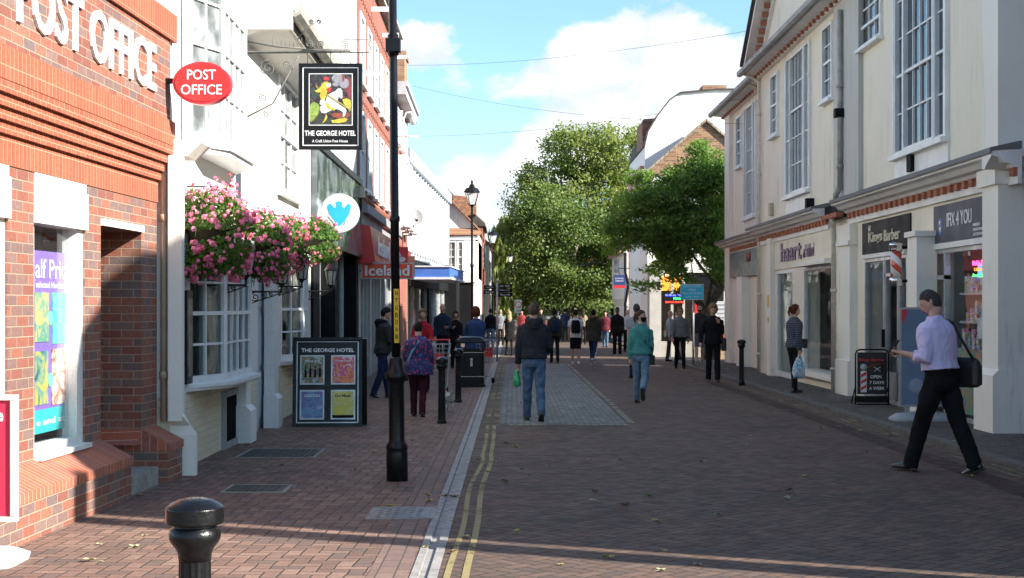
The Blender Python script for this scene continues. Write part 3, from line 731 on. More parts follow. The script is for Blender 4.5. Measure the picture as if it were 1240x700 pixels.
# notice case beside the lower bay
t = thing('notice_case', 'tall black framed menu case on the white wall beside the bay window', 'notice case', HO.w(HO.u(222), .03, 1.0))
nu = HO.u(222); b = MB(HO); b.box(nu - .16, nu + .12, .002, .07, .82, 1.75); part('case', b, BLACK, t)
b = MB(HO); b.box(nu - .12, nu + .08, .07, .075, .9, 1.67); part('menu_sheet', b, voro_art('menu_print', [(.05, .045, .04), (.12, .1, .08), (.3, .27, .22)], 14.), t)

# ------------------------------------------------------------------ round and oval projecting signs
def oval_sign(px, py, Y, rx, rz, face, rim, words, name, label, cat, wallfr, emb=None):
    c = at(px, py, Y); t = thing(name, label, cat, c)
    b = MB(); b.tube([(c[0], c[1] + .03, c[2]), (c[0], c[1] + .11, c[2])], [(rx, rz)] * 2, 48, False, 1, (0, 0, 1)) if False else None
    def disc(r1, r2, y0, y1):
        m = MB(); n = 64
        m.add([(c[0] + r1 * math.cos(2 * math.pi * i / n), y, c[2] + r2 * math.sin(2 * math.pi * i / n)) for y in (y0, y1) for i in range(n)],
              [tuple(range(n)), tuple(range(n, 2 * n))[::-1]] + [(i, (i + 1) % n, n + (i + 1) % n, n + i) for i in range(n)]); return m
    part('rim', disc(rx, rz, c[1], c[1] + .12), rim, t); part('face', disc(rx - .025, rz - .025, c[1] - .006, c[1] + .004), face, t)
    a = MB(); u0 = c[0] - rx; wallx = wallfr(c[1]); a.box(wallx, u0 + .03, c[1] + .03, c[1] + .08, c[2] + .0, c[2] + .05); part('arm', a, BLACK, t)
    for (s, w_, z_, h_) in words:
        m = MB(); m.text(s, (c[0] - w_ / 2, c[1] - .007, c[2] + z_), (1, 0, 0), (0, 0, 1), w_, h_, .004, .012); part('lettering', m, SIGNW, t)
    return t, c
def ho_x(y): return HO.w((y - 14.2), 0, 0)[0] + .004
oval_sign(244, 100.5, 13.95, .272, .20, RED, REDD, [('POST', .27, .03, .095), ('OFFICE', .385, -.11, .095)], 'oval_sign', 'red oval projecting sign reading POST OFFICE at the corner of the brick building', 'sign', lambda y: -3.285)
EAG = pm('eagle_blue', (.02, .42, .68), .4, .05)
bt, bc = oval_sign(411, 258, 26.1, .345, .345, SIGNW, pm('rim_grey', (.6, .62, .64), .4, .05), [], 'bank_sign', 'round white bank sign with a blue spread eagle, on the dark bank front', 'sign', lambda y: -3.43)
m = MB()
half = [(0, -.23), (.05, -.19), (.10, -.13), (.145, -.07), (.18, .0), (.20, .07), (.205, .125), (.19, .155), (.16, .165), (.13, .15), (.11, .115), (.085, .095), (.06, .10), (.05, .13), (.055, .165), (.045, .195), (.0, .21)]
pts = half + [(-x, z) for x, z in half[::-1][1:-1]]
pts[len(half) - 1] = (-.01, .21); pts[len(half)] = (-.045, .20); pts.insert(len(half) + 1, (-.085, .165))
m.add([(bc[0] + x, y, bc[2] + z - .0) for y in (bc[1] - .012, bc[1] - .0065) for x, z in pts], [tuple(range(len(pts))), tuple(range(len(pts), 2 * len(pts)))[::-1]] + [(i, (i + 1) % len(pts), len(pts) + (i + 1) % len(pts), len(pts) + i) for i in range(len(pts))])
part('eagle_emblem', m, EAG, bt)
m = MB()
for sx_ in (-1, 1):
    for q in (0, 1): m.tube([(bc[0] + sx_ * (.08 + .05 * q), bc[1] - .008, bc[2] - .20 + .07 * q), (bc[0] + sx_ * (.13 + .06 * q), bc[1] - .008, bc[2] - .11 + .06 * q)], .011, 6)
each('wing_mark', m, SIGNW, bt)

# ------------------------------------------------------------------ scroll helper, inn sign and its bracket
def scroll(b, c, r, turns=1.6, ax=(1, 0, 0), up=(0, 0, 1), ph=0., th=.007, n=26, sg=1):
    c = Vector(c); ax = Vector(ax); up = Vector(up); pts = []
    for i in range(n + 1):
        t = i / n; a = ph + sg * 2 * math.pi * turns * t; rr = r * (1 - .82 * t); pts.append(c + ax * rr * math.cos(a) + up * rr * math.sin(a))
    b.tube(pts, th, 5)
isY = 17.5; icx = at(400, 0, isY)[0]
t = thing('inn_sign', 'hanging inn sign, framed knight on a white horse over THE GEORGE HOTEL', 'sign', at(400, 181, isY))
x0, _, z1 = at(362, 77, isY); x1, _, z0 = at(438.5, 181, isY)
b = MB(); b.box(x0, x1, isY, isY + .07, z0, z1); part('board', b, BLACK, t)
b = MB()
fw = .03
for (a_, c_, e_, f_, r_) in ((x0, x1, z0, z1, fw),): 
    b.box(a_, c_, isY - .02, isY, f_ - r_, f_); b.box(a_, c_, isY - .02, isY, e_, e_ + r_); b.box(a_, a_ + r_, isY - .02, isY, e_ + r_, f_ - r_); b.box(c_ - r_, c_, isY - .02, isY, e_ + r_, f_ - r_)
part('frame', b, BLACK, t)
b = MB()
def line_rect(b, a_, c_, e_, f_, r_, y):
    b.box(a_, c_, y - .004, y, f_ - r_, f_); b.box(a_, c_, y - .004, y, e_, e_ + r_); b.box(a_, a_ + r_, y - .004, y, e_ + r_, f_ - r_); b.box(c_ - r_, c_, y - .004, y, e_ + r_, f_ - r_)
line_rect(b, x0 + .042, x1 - .042, z0 + .042, z1 - .042, .012, isY)
pa0, _, pz1 = at(374, 89, isY); pa1, _, pz0 = at(427, 152, isY)
line_rect(b, pa0, pa1, pz0, pz1, .008, isY)
part('white_line', b, SIGNW, t)
b = MB(); b.text('THE GEORGE HOTEL', (at(369, 0, isY)[0], isY - .001, at(0, 164.5, isY)[2]), (1, 0, 0), (0, 0, 1), .60, .062, .003, .02); part('lettering', b, SIGNW, t)
b = MB(); b.text('A Craft Union Free House', (at(378, 0, isY)[0], isY - .001, at(0, 172.5, isY)[2]), (1, 0, 0), (0, 0, 1), .42, .034, .003, .01); part('lettering', b, SIGNW, t)
# the painted picture, built as flat coloured shapes: rider, white horse, dragon
PW = pa1 - pa0 - .02; PH = pz1 - pz0 - .02; ox, oz = pa0 + .01, pz0 + .01
def paint(polys, mat, lay, name='picture'):
    m_ = MB()
    for i_, P in enumerate(polys):
        m_ = MB(); n = len(P); ys = (isY - .003 - (lay + i_ * .18) * .0012, isY - .001)
        m_.add([(ox + x * PW, y, oz + z * PH) for y in ys for x, z in P], [tuple(range(n)), tuple(range(n, 2 * n))[::-1]] + [(i, (i + 1) % n, n + (i + 1) % n, n + i) for i in range(n)])
        part(name, m_, mat, t)
def blobp(cx, cz, rx, rz, n=14, rot=0., w=0.):
    return [(cx + rx * math.cos(a) * math.cos(rot) - rz * math.sin(a) * math.sin(rot), cz + (rx * math.cos(a) * math.sin(rot) + rz * math.sin(a) * math.cos(rot)) * .85) for a in [2 * math.pi * i / n + .1 * w for i in range(n)]]
paint([[(0, 0), (1, 0), (1, 1), (0, 1)]], voro_art('picture_dark', [(.02, .03, .03), (.05, .06, .05), (.03, .02, .03), (.08, .07, .05)], 8.), 0)
paint([blobp(.68, .92, .16, .10), blobp(.82, .82, .12, .12), blobp(.62, .80, .08, .05)], pm('picture_grey', (.32, .30, .34), .5, .2, 20.), 1)
paint([[(.88, .95), (.99, .9), (.99, .5), (.92, .55), (.85, .72)]], pm('picture_maroon', (.25, .05, .06), .5, .2, 20.), 1)
def cp(*q): return [((x - 118) / 302, 1 - (y - 112) / 368) for x, y in q]
paint([cp((118, 345), (132, 322), (152, 316), (178, 328), (190, 350), (188, 382), (172, 412), (150, 440), (132, 460), (118, 455))], pm('picture_green', (.30, .42, .08), .5, .3, 25.), 2)
paint([cp((268, 402), (300, 392), (345, 396), (398, 392), (414, 408), (395, 425), (360, 440), (318, 434), (285, 424)), cp((352, 120), (372, 118), (366, 160), (356, 170))], pm('picture_brown', (.30, .08, .05), .5, .3, 25.), 2)
paint([cp((243, 268), (268, 250), (300, 236), (322, 216), (340, 214), (352, 232), (354, 284), (342, 292), (328, 274), (318, 300), (330, 330), (348, 344), (374, 358), (382, 380), (370, 418), (354, 422), (358, 392), (338, 376), (312, 366), (280, 374), (252, 386), (232, 398), (204, 394), (192, 372), (196, 346), (222, 330), (236, 300))], pm('picture_white', (.66, .70, .70), .5, .12, 25.), 3)
paint([cp((152, 232), (172, 226), (196, 204), (206, 182), (222, 168), (246, 166), (264, 180), (266, 200), (250, 226), (240, 262), (226, 300), (200, 296), (190, 270), (196, 244), (170, 246)), cp((233, 318), (252, 326), (268, 350), (304, 364), (296, 378), (258, 368), (236, 346)), cp((352, 296), (384, 288), (412, 302), (417, 340), (404, 388), (386, 352), (362, 326)), cp((272, 450), (322, 440), (372, 432), (392, 440), (376, 460), (330, 470), (282, 468)), cp((236, 400), (246, 424), (234, 452), (204, 474), (222, 446), (230, 422))], pm('picture_yellow', (.62, .50, .06), .5, .25, 25.), 4)
paint([cp((194, 300), (222, 296), (236, 330), (214, 346), (190, 330)), cp((236, 178), (268, 176), (272, 200), (250, 208), (236, 200))], pm('picture_pale', (.66, .66, .60), .5, .2, 25.), 5)
paint([cp((214, 150), (222, 134), (242, 128), (258, 140), (254, 156), (232, 160)), cp((238, 222), (256, 208), (276, 214), (268, 240), (250, 250)), cp((356, 276), (368, 276), (370, 286), (358, 288))], pm('picture_red', (.52, .05, .06), .5, .2, 25.), 5)
paint([cp((240, 262), (246, 258), (417, 372), (414, 380)), cp((160, 196), (166, 194), (182, 216), (176, 220))], pm('picture_lance', (.50, .36, .08), .5, .2), 7)
# bracket
t = thing('sign_bracket', 'scrolled wrought iron bracket on the hotel wall holding the inn sign', 'bracket', (ho_x(isY), isY, 4.0))
bx0 = ho_x(isY) ; zb = at(0, 63, isY)[2]; bx1 = at(446, 0, isY)[0]
b = MB(); yy = isY + .03
b.rail([(bx0, yy, zb), (at(424, 0, isY)[0], yy, zb + .01)], .016, .016); b.tube([(at(365, 0, isY)[0], yy, zb + .02), (at(423, 0, isY)[0], yy, zb + .02)], .024, 8)
b.tube([(at(424, 0, isY)[0], yy, zb), (bx1, yy, zb - .0), (bx1 + .03, yy, zb + .05), (bx1 - .0, yy, zb + .10), (bx1 + .03, yy, zb + .15)], .008, 6); b.tube([(bx1 + .03, yy, zb + .15), (at(415, 0, isY)[0], yy, zb + .15)], .006, 6)
b.tube([(at(294, 0, isY)[0], yy, zb + .14), (at(332, 0, isY)[0], yy, zb + .07), (at(368, 0, isY)[0], yy, zb + .045)], .011, 6)
b.tube([(at(363, 0, isY)[0], yy, zb - .01), (at(330, 0, isY)[0], yy, at(0, 125, isY)[2]), (bx0 + .02, yy, at(0, 150, isY)[2])], .011, 6)
b.rail([(bx0, yy, zb + .05), (bx0, yy, at(0, 160, isY)[2])], .014, .014)
part('arm', b, OLDIRON, t)
b = MB()
for (px, py, r_, ph, sg) in ((324, 82, .10, 1.5, 1), (347, 78, .055, 0, -1), (318, 118, .05, 1.5, 1), (322, 138, .045, 3, -1), (374, 53, .045, 4.6, 1), (388, 53, .045, 4.6, -1), (417, 53, .045, 4.6, 1), (376.5, 26, .03, 0, 1), (386, 26, .03, 3.1, -1)):
    p_ = at(px, py, isY); scroll(b, (p_[0], yy, p_[2]), r_, 1.8, ph=ph, sg=sg)
b.tube([at(360, 48, yy), at(372, 33, yy), at(381, 28, yy)], .006, 6); b.tube([at(381, 28, yy), at(393, 40, yy), at(406, 57, yy)], .006, 6)
for i in range(9): a = at(330 + 5 * i, 0, isY)[0]; zz = zb + .08 + .01 * math.sin(i); b.tube([(a, yy, zz), (a, yy, zz + .09)], .003, 4)
each('scroll', b, OLDIRON, t)
b = MB()
for px in (372, 388, 400, 412, 424, 434): b.tube([(at(px, 0, isY)[0], yy, z1 - .01), (at(px, 0, isY)[0], yy, zb)], .004, 5)
each('hanger', b, IRON, t)

# ------------------------------------------------------------------ lanterns on scroll brackets
def make_lantern():
    t = thing('wall_lantern', 'x', 'lantern', local=True, group='lanterns on the hotel front')
    b = MB(); s = 1.
    def ringq(r, z): return [(r * math.cos(math.pi / 3 * i), r * math.sin(math.pi / 3 * i), z) for i in range(6)]
    top, bot = ringq(.105, .10), ringq(.06, -.14)
    for i in range(6): b.tube([top[i], bot[i]], .008, 5)
    for rr, z in ((.105, .10), (.06, -.14)):
        q = ringq(rr, z)
        for i in range(6): b.tube([q[i], q[(i + 1) % 6]], .009, 5)
    b.lathe([(.12, .10), (.085, .14), (.045, .20), (.03, .21), (.03, .235), (.012, .25), (.016, .27), (0, .29)], n=6, smooth=False)
    b.lathe([(.0, -.20), (.02, -.18), (.035, -.155), (.06, -.14)], n=12)
    part('cage', b, BLACK, t)
    g_ = MB()
    for i in range(6): j = (i + 1) % 6; g_.quad(bot[i], bot[j], top[j], top[i])
    part('lantern_glass', g_, pm('frosted_glass', (.42, .42, .38), .3, .1), t)
    a = MB(); a.rail([(-.42, 0, -.24), (.0, 0, -.24)], .012, .012); a.tube([(0, 0, -.26), (0, 0, -.19)], .014, 8); a.box(-.44, -.42, -.03, .03, -.42, -.16)
    scroll(a, (-.33, 0, -.31), .06, 1.6, ph=1.6); scroll(a, (-.22, 0, -.29), .04, 1.5, ph=1.6, sg=-1); scroll(a, (-.13, 0, -.27), .028, 1.4, ph=1.6)
    a.tube([(-.42, 0, -.40), (-.28, 0, -.35), (-.12, 0, -.30), (0, 0, -.25)], .008, 6)
    part('bracket', a, IRON, t); return t
lan = make_lantern(); first = True
for (px, py, Y, lab) in ((249, 318, 15.9, 'black lantern half hidden under the pink flowers nearest the post office'), (319, 330, 18.6, 'dark lantern bracket just under the middle pink flower basket'),
                     (357, 326, 20.6, 'black wall lantern hanging clear between the flower baskets'), (387, 335, 24.3, 'smaller looking black wall lantern at the far end of the hotel front')):
    c = at(px, py, Y)
    if px > 380: pass
    l = lan if first else copy_tree(lan); first = False
    x = max(c[0], ho_x(Y) + .44); l.location = (ho_x(Y) + .44, Y, c[2] + .0); l['label'] = lab

# ------------------------------------------------------------------ flower baskets
LEAFB = leaf_mat('basket_leaf', (.07, .14, .03), (.12, .22, .05), (.18, .28, .07))
PETP = leaf_mat('pink_petal', (.68, .09, .25), (.80, .22, .42), (.86, .45, .58), .25)
PETR = leaf_mat('mixed_petal', (.62, .05, .12), (.76, .2, .36), (.85, .45, .55), .25)
def basket(px, py, Y, rx, ry, rz, nfl, lab, pet, seed, nleaf=3200, sparse=False):
    c = Vector(at(px, py, Y)); c.x = max(c.x, ho_x(Y) + .25); r_ = random.Random(seed)
    t = thing('flower_basket', lab, 'hanging basket', tuple(c - Vector((0, 0, rz))), group='flower baskets along the hotel')
    b = MB(); b.lathe([(0, -.24), (.12, -.22), (.20, -.14), (.25, 0), (.26, .01), (0, .01)], n=20); b.v = [(v[0] + c.x, v[1] + c.y, v[2] + c.z) for v in b.v]; part('basket', b, pm('basket_liner', (.06, .05, .03), .9, .2), t)
    h = MB()
    for i in range(3): a = i * 2.1; h.tube([(c.x + .25 * math.cos(a), c.y + .25 * math.sin(a), c.z), (c.x, c.y, c.z + rz * .95)], .004, 4)
    h.tube([(ho_x(Y), c.y, c.z + rz + .02), (c.x, c.y, c.z + rz + .02), (c.x, c.y, c.z + rz * .93)], .009, 6); part('hanger', h, IRON, t)
    def sp(k):
        while 1:
            d = Vector((r_.gauss(0, 1), r_.gauss(0, 1), r_.gauss(0, 1)))
            if d.length > .1: break
        d.normalize(); q = 1 + .22 * noise.noise(d * 2.3 + Vector((seed, 0, 0))) + .12 * noise.noise(d * 6 + Vector((seed, 3, 0)))
        return Vector((c.x + d.x * rx * q * k, c.y + d.y * ry * q * k, c.z + d.z * rz * q * k - (.10 * abs(d.x + d.y) if d.z < 0 else 0))), d
    lf = MB()
    for i in range(nleaf):
        p, d = sp(r_.uniform(.35, .98) if r_.random() < .4 else r_.uniform(.82, 1.0)); s = r_.uniform(.016, .034)
        n = (d + Vector((r_.gauss(0, .6), r_.gauss(0, .6), r_.gauss(0, .6)))).normalized(); a = n.orthogonal().normalized(); a.rotate(Matrix.Rotation(r_.uniform(0, 6.28), 3, n)); q = n.cross(a)
        lf.add([tuple(p + a * s), tuple(p + q * s * .7 + n * s * .3), tuple(p - a * s), tuple(p - q * s * .7 + n * s * .3)], [(0, 1, 2, 3)])
    for i in range(40):
        p, d = sp(.95); lf.tube([tuple(p), tuple(p + d * .06 + Vector((0, 0, -.05))), tuple(p + d * .09 + Vector((0, 0, -.13)))], .003, 3)
    part('foliage', lf, LEAFB, t)
    fl = MB()
    for i in range(int(nfl * 2.3)):
        p, d = sp(r_.uniform(.96, 1.10) if r_.random() < .75 else r_.uniform(1.05, 1.22)); R_ = r_.uniform(.020, .038)
        for k in range(9):
            o = Vector((r_.gauss(0, 1), r_.gauss(0, 1), r_.gauss(0, 1))).normalized(); n = (o + d * .8).normalized(); pc = p + n * R_ * .7; s = R_ * .55
            a = n.orthogonal().normalized(); q = n.cross(a)
            fl.add([tuple(pc + a * s), tuple(pc + q * s), tuple(pc - a * s), tuple(pc - q * s)], [(0, 1, 2, 3)])
    part('flower_heads', fl, pet, t)
basket(255, 280, 15.0, .40, .40, .43, 210, 'largest pink flower basket, beside the cream pilaster and red oval sign', PETP, 1, 4200)
basket(318, 298, 17.7, .33, .38, .38, 190, 'middle basket of pink flowers trailing beside the black lanterns', PETP, 5, 3600)
basket(350, 292, 20.3, .27, .36, .33, 110, 'pink and red flower basket just before the smallest one', PETR, 9, 2600)
basket(385, 291, 23.2, .33, .38, .33, 34, 'smallest and leafiest flower basket, next to the round eagle sign', PETR, 12, 3000)

# ================================================================== BANK: white cladding above, dark glass below
BK = Fr((-3.42, 25.3), (-3.50, 33.5), (1, 0))
bk = thing('bank', 'bank with white boarded upper wall, sloping grey glass fascia and black entrance', 'building', (-3.6, 29, 0))
b = MB(BK); b.box(0, BK.L, -5, -.1, 4.35, 9.6); nn_ = 9
for i in range(nn_):
    a = BK.L * i / nn_; b.box(a + .05, a + BK.L / nn_ - .05, -.1, .0, 4.5, 9.6)
part('wall', b, pm('white_cladding', (.78, .77, .74), .5, .05), bk)
b = MB(BK); b.box(0, BK.L, -.5, .10, 2.75, 4.3); part('glass_fascia', b, SMOKE, bk)
b = MB(BK); b.box(0, BK.L, -.5, .14, 4.3, 4.42); b.box(0, BK.L, -.5, .12, 2.68, 2.75); part('fascia_trim', b, BLACK, bk)
b = MB(BK)
b.box(0, .9, -.5, .04, -.1, 2.68); b.box(BK.L - .5, BK.L, -.5, .04, -.1, 2.68); b.box(3.4, 3.9, -.5, .04, -.1, 2.68); b.box(0, BK.L, -5, -1.8, -.1, 4.3)
part('shopfront', b, BLACKM, bk)
b = MB(BK); b.box(.9, 3.4, -.3, -.28, .2, 2.68); b.box(3.9, BK.L - .5, -.3, -.28, .2, 2.68); each('shop_window', b, GLASS, bk)
b = MB(BK)
for a in (.9, 2.1, 3.35, 3.9, 5.6, BK.L - .55): b.box(a, a + .06, -.33, -.24, .0, 2.68)
part('shop_frame', b, ALU, bk)
# ================================================================== RED BRICK BLOCK with shops
BB = Fr((-3.50, 33.5), (-3.62, 45.6), (1, 0))
bb = thing('brick_block', 'three storey red brick block with tall white windows above shops', 'building', (-3.7, 39, 0))
b = MB(BB)
ws = []
for i in range(6):
    a = .75 + i * 1.95; ws.append((a, a + 1.15))
wall_holes(b, 0, BB.L, 3.9, 6.3, -.3, 0, [(a, c, 4.35, 6.15) for a, c in ws]); wall_holes(b, 0, BB.L, 6.3, 9.6, -.3, 0, [(a, c, 6.75, 8.4) for a, c in ws])
b.box(0, BB.L, -6, -.9, 3.9, 9.6); b.box(0, .3, -.9, -.3, 3.9, 9.6); b.box(BB.L - .3, BB.L, -.9, -.3, 3.9, 9.6)
for i in range(26): 
    for z in (6.35, 4.1, 8.7): b.box(.1 + i * .46, .1 + i * .46 + .11, 0, .03, z, z + .075)
part('wall', b, RBRICK, bb)
for a, c in ws: sash(BB, bb, a, c, 4.35, 6.15, -.03, 3, 4, WPANE2, .09); sash(BB, bb, a, c, 6.75, 8.4, -.03, 3, 4, WPANE2, .09)
b = MB(BB); b.box(-.0, BB.L, -.35, .2, 9.6, 9.75); b.box(0, BB.L, -.35, .28, 9.75, 9.86); part('coping', b, pm('stone_coping', (.36, .34, .30), .8, .15), bb)
b = MB(BB)
for i in range(7): b.box(.3 + i * 1.8, .36 + i * 1.8, .0, .45, 9.0 - (i % 2) * 1.9, 9.12 - (i % 2) * 1.9)
each('wall_bracket', b, SIGNW, bb)
b = MB(BB); b.box(0, BB.L, -.3, .25, 3.70, 3.9); b.box(0, BB.L, -.3, .12, 3.4, 3.70); part('shop_cornice', b, pm('grey_ledge', (.30, .30, .30), .7, .2), bb)
b = MB(BB); b.prism([(0, 2.55), (.34, 2.55), (.42, 2.6), (.30, 3.4), (0, 3.45)], 0, 7.6, 0); part('red_fascia', b, RED, bb)
b = MB(BB); b.box(7.6, BB.L, -.3, .14, 2.6, 3.4); part('brown_fascia', b, pm('brown_fascia', (.10, .04, .035), .5, .1), bb)
b = MB(BB)
for a in (0, 3.0, 6.0, 7.6, 9.8, BB.L - .35): b.box(a, a + .35, -.3, .05, -.15, 2.55)
each('shop_pier', b, pm('pier_stone', (.48, .47, .45), .6, .1), bb)
b = MB(BB)
for a, c in ((.35, 3.0), (3.35, 6.0), (6.35, 7.6), (7.95, 9.8), (10.15, BB.L - .35)):
    b.box(a, c, -.1, .0, -.15, .35)
each('stall_riser', b, pm('riser', (.25, .26, .27), .6, .1), bb)
b = MB(BB)
for a, c in ((.35, 3.0), (3.35, 6.0), (6.35, 7.6), (7.95, 9.8), (10.15, BB.L - .35)): b.box(a, c, -.06, -.05, .35, 2.55)
each('shop_window', b, GLASS, bb)
b = MB(BB)
for a, c in ((.35, 3.0), (3.35, 6.0), (6.35, 7.6), (7.95, 9.8), (10.15, BB.L - .35)):
    for t_ in (0, .33, .66, 1): b.box(a + (c - a - .05) * t_, a + (c - a - .05) * t_ + .05, -.08, -.02, .35, 2.55)
part('shop_frame', b, ALU, bb)
b = MB(BB); b.box(0, BB.L, -4, -3.9, -.1, 3.4); b.box(0, BB.L, -3.9, -.3, 3.2, 3.3)
part('shop_interior', b, pm('shop_lining', (.30, .28, .25), .8, .1), bb)
b = MB(BB)
for i in range(12): b.box(.6 + i * .95, 1.3 + i * .95, -1.6 - .3 * (i % 3), -1.2 - .3 * (i % 3), -.1, .9 + .5 * (i % 2))
part('shop_shelving', b, voro_art('stock_print', [(.4, .1, .08), (.5, .45, .3), (.1, .2, .35), (.3, .32, .3), (.06, .06, .06)], 5.), bb)
lw = MB(); A = BB.w(.6, .43, 2.75); lw.text('Iceland', A, (BB.d.x, BB.d.y, 0), (0, 0, 1), 3.6, .46, .02, .02); part('lettering', lw, SIGNW, bb)
# projecting box signs
def box_sign(x0p, y0p, x1p, y1p, Y, name, label, body, face_mat, words, wallx, th=.14, border=None, extra=None):
    x0, _, z1 = at(x0p, y0p, Y); x1, _, z0 = at(x1p, y1p, Y)
    t = thing(name, label, 'sign', ((x0 + x1) / 2, Y, z0)); b = MB(); b.box(x0, x1, Y, Y + th, z0, z1); part('sign_box', b, body, t)
    b = MB(); e = .03 if border else .0; b.box(x0 + e, x1 - e, Y - .008, Y - .001, z0 + e, z1 - e); part('face', b, face_mat, t)
    a = MB(); a.box(min(wallx, x0), x0 + .0, Y + .05, Y + .09, (z0 + z1) / 2 - .02, (z0 + z1) / 2 + .02)
    if wallx < x0: part('arm', a, BLACK, t)
    for s_, fx0, fx1, fz0, fz1, m_, bo in words:
        w_ = x1 - x0; h_ = z1 - z0; q = MB(); q.text(s_, (x0 + fx0 * w_, Y - .009, z0 + fz0 * h_), (1, 0, 0), (0, 0, 1), (fx1 - fx0) * w_, (fz1 - fz0) * h_, .004, bo); part('lettering', q, m_, t)
    if extra: extra(t, x0, x1, z0, z1, Y)
    return t
box_sign(437, 318, 501, 338, 33.6, 'shop_sign', 'red and orange projecting sign reading Iceland in a pale frame', GREYM, pm('orange_red', (.70, .06, .03), .35, .2, 3., col2=(.72, .12, .02)), [('Iceland', .08, .92, .2, .85, SIGNW, .02)], -3.5, border=1)
def flame(t, x0, x1, z0, z1, Y):
    cx, cz = (x0 + x1) / 2 + .05, (z0 + z1) / 2; s = (z1 - z0) * .9; m_ = MB()
    n = 24; P = [(cx + .42 * s * math.cos(a), cz - .14 * s + .17 * s * math.sin(a)) for a in [2 * math.pi * i / n for i in range(n)]]
    Q = [(cx - .16 * s, cz - .02 * s), (cx - .2 * s, cz + .12 * s), (cx - .04 * s, cz + .25 * s), (cx, cz + .42 * s), (cx + .08 * s, cz + .25 * s), (cx + .17 * s, cz + .08 * s), (cx + .14 * s, cz - .04 * s)]
    for P_ in (P, Q): m_.add([(x, y, z) for y in (Y - .02, Y - .009) for x, z in P_], [tuple(range(len(P_))), tuple(range(len(P_), 2 * len(P_)))[::-1]] + [(i, (i + 1) % len(P_), len(P_) + (i + 1) % len(P_), len(P_) + i) for i in range(len(P_))])
    part('flame_emblem', m_, SIGNW, t)
box_sign(466, 299, 494, 323, 40, 'shop_sign', 'square red projecting sign with a white flame emblem', REDD, RED, [], -3.58, extra=flame)
box_sign(481, 310, 502, 334, 43, 'shop_sign', 'dark brown projecting sign beyond the red flame sign', BLACKM, pm('brown_sign', (.12, .04, .03), .5, .1), [('COFFEE', .1, .9, .5, .65, SIGNW, .0), ('SHOP', .2, .8, .28, .42, SIGNW, 0)], -3.6)
# ================================================================== SECOND BRICK HOUSE with chimney and white bay
B2 = Fr((-3.62, 45.7), (-3.72, 53), (1, 0))
b2 = thing('brick_house', 'lower red brick house with a big chimney and tall white bay windows', 'building', (-3.8, 49, 0))
b = MB(B2); b.box(0, B2.L, -6, 0, -.2, 8.3); part('wall', b, RBRICK, b2)
b = MB(B2); b.box(0, B2.L, -.3, .35, 8.1, 8.35); b.box(0, B2.L, -.3, .42, 8.35, 8.5); part('cornice', b, pm('grey_cornice', (.45, .46, .47), .6, .1), b2)
for a in (.6, 2.6, 4.7):
    sash(B2, b2, a, a + 1.2, 3.9 + .2, 6.2, .3, 3, 4, WPANE2, .1); q = MB(B2); q.box(a + .002, a + 1.198, 0, .25, 4.0, 6.3); part('bay_side', q, WHITEW, b2)
    sash(B2, b2, a, a + 1.2, 6.7, 7.8, .02, 3, 2, WPANE2, .08)
q = MB(B2); q.box(7.4, 9.2, -.86, -.12, 7.2, 10.55); q.box(7.35, 9.25, -.92, -.06, 10.55, 10.7); part('chimney', q, OBRICK, b2)
q = MB(B2); q.box(4.6, 5.6, -1.8, -.9, 8.3, 9.6); part('chimney', q, RBRICK, b2)
q = MB(B2); q.box(0, B2.L, .0, .12, 2.8, 3.5); part('fascia', q, pm('dark_red_fascia', (.2, .03, .03), .5, .1), b2)
# security camera on the tall column side, satellite dish
t = thing('satellite_dish', 'grey satellite dish on the white ribbed wall', 'satellite dish', at(501, 264, 50.5))
c = Vector(at(501, 264, 50.5)); b = MB(); b.lathe([(0, .0), (.12, .012), (.22, .045), (.30, .09), (.31, .10), (.30, .095), (.2, .05), (0, .012)], n=28)
M_ = Matrix.Translation(c) @ Matrix.Rotation(R(72), 4, Vector((1, .25, 0)).normalized()); b.v = [tuple(M_ @ Vector(v)) for v in b.v]; part('dish', b, pm('dish_grey', (.34, .34, .34), .5, .1), t)
b = MB(); b.tube([tuple(c), (c.x + .12, c.y - .28, c.z - .1)], .012, 6); b.box(c.x + .08, c.x + .16, c.y - .34, c.y - .26, c.z - .13, c.z - .06); b.tube([tuple(c + Vector((0, .03, 0))), (-3.66, c.y + .3, c.z - .15)], .02, 6); part('arm', b, BLACKM, t)
# ================================================================== RIBBED WHITE BUILDING and canopy
RB = Fr((-3.74, 53.1), (-3.16, 75.5), (1, 0))
rb = thing('ribbed_building', 'modern white building with upright ribs over a blue canopy and black shopfront', 'building', (-3.8, 64, 0))
b = MB(RB); b.box(0, RB.L, -7, -.25, 2.6, 7.1); b.box(0, 9, -6, -1.2, 7.3, 8.8); part('wall', b, pm('white_panel', (.50, .53, .55), .5, .05), rb)
b = MB(RB); n_ = 18
for i in range(n_): a = RB.L * i / n_; b.prism([(a + .25, -.25), (a + RB.L / n_ / 2 + .1, .0), (a + RB.L / n_ - .1, -.25)], 3.66, 6.75, 2)
part('rib', b, pm('white_rib', (.62, .65, .67), .5, .04), rb)
b = MB(RB); b.box(0, RB.L, -.3, .10, 6.75, 7.25); part('roof_band', b, pm('grey_blue_band', (.34, .40, .44), .5, .1), rb)
b = MB(RB); b.box(RB.L - .1, RB.L + .5, -5, -.05, -.4, 7.5); part('end_pier', b, RBRICK, rb)
b = MB(RB)
b.box(0, RB.L, -.3, .1, 2.3, 3.3); b.box(RB.L - 2.6, RB.L, -.3, .5, -.4, 3.2); b.box(0, .6, -.3, 0, -.4, 2.4); b.box(9.5, 10.5, -.3, .0, -.4, 2.4)
part('shopfront', b, BLACKM, rb)
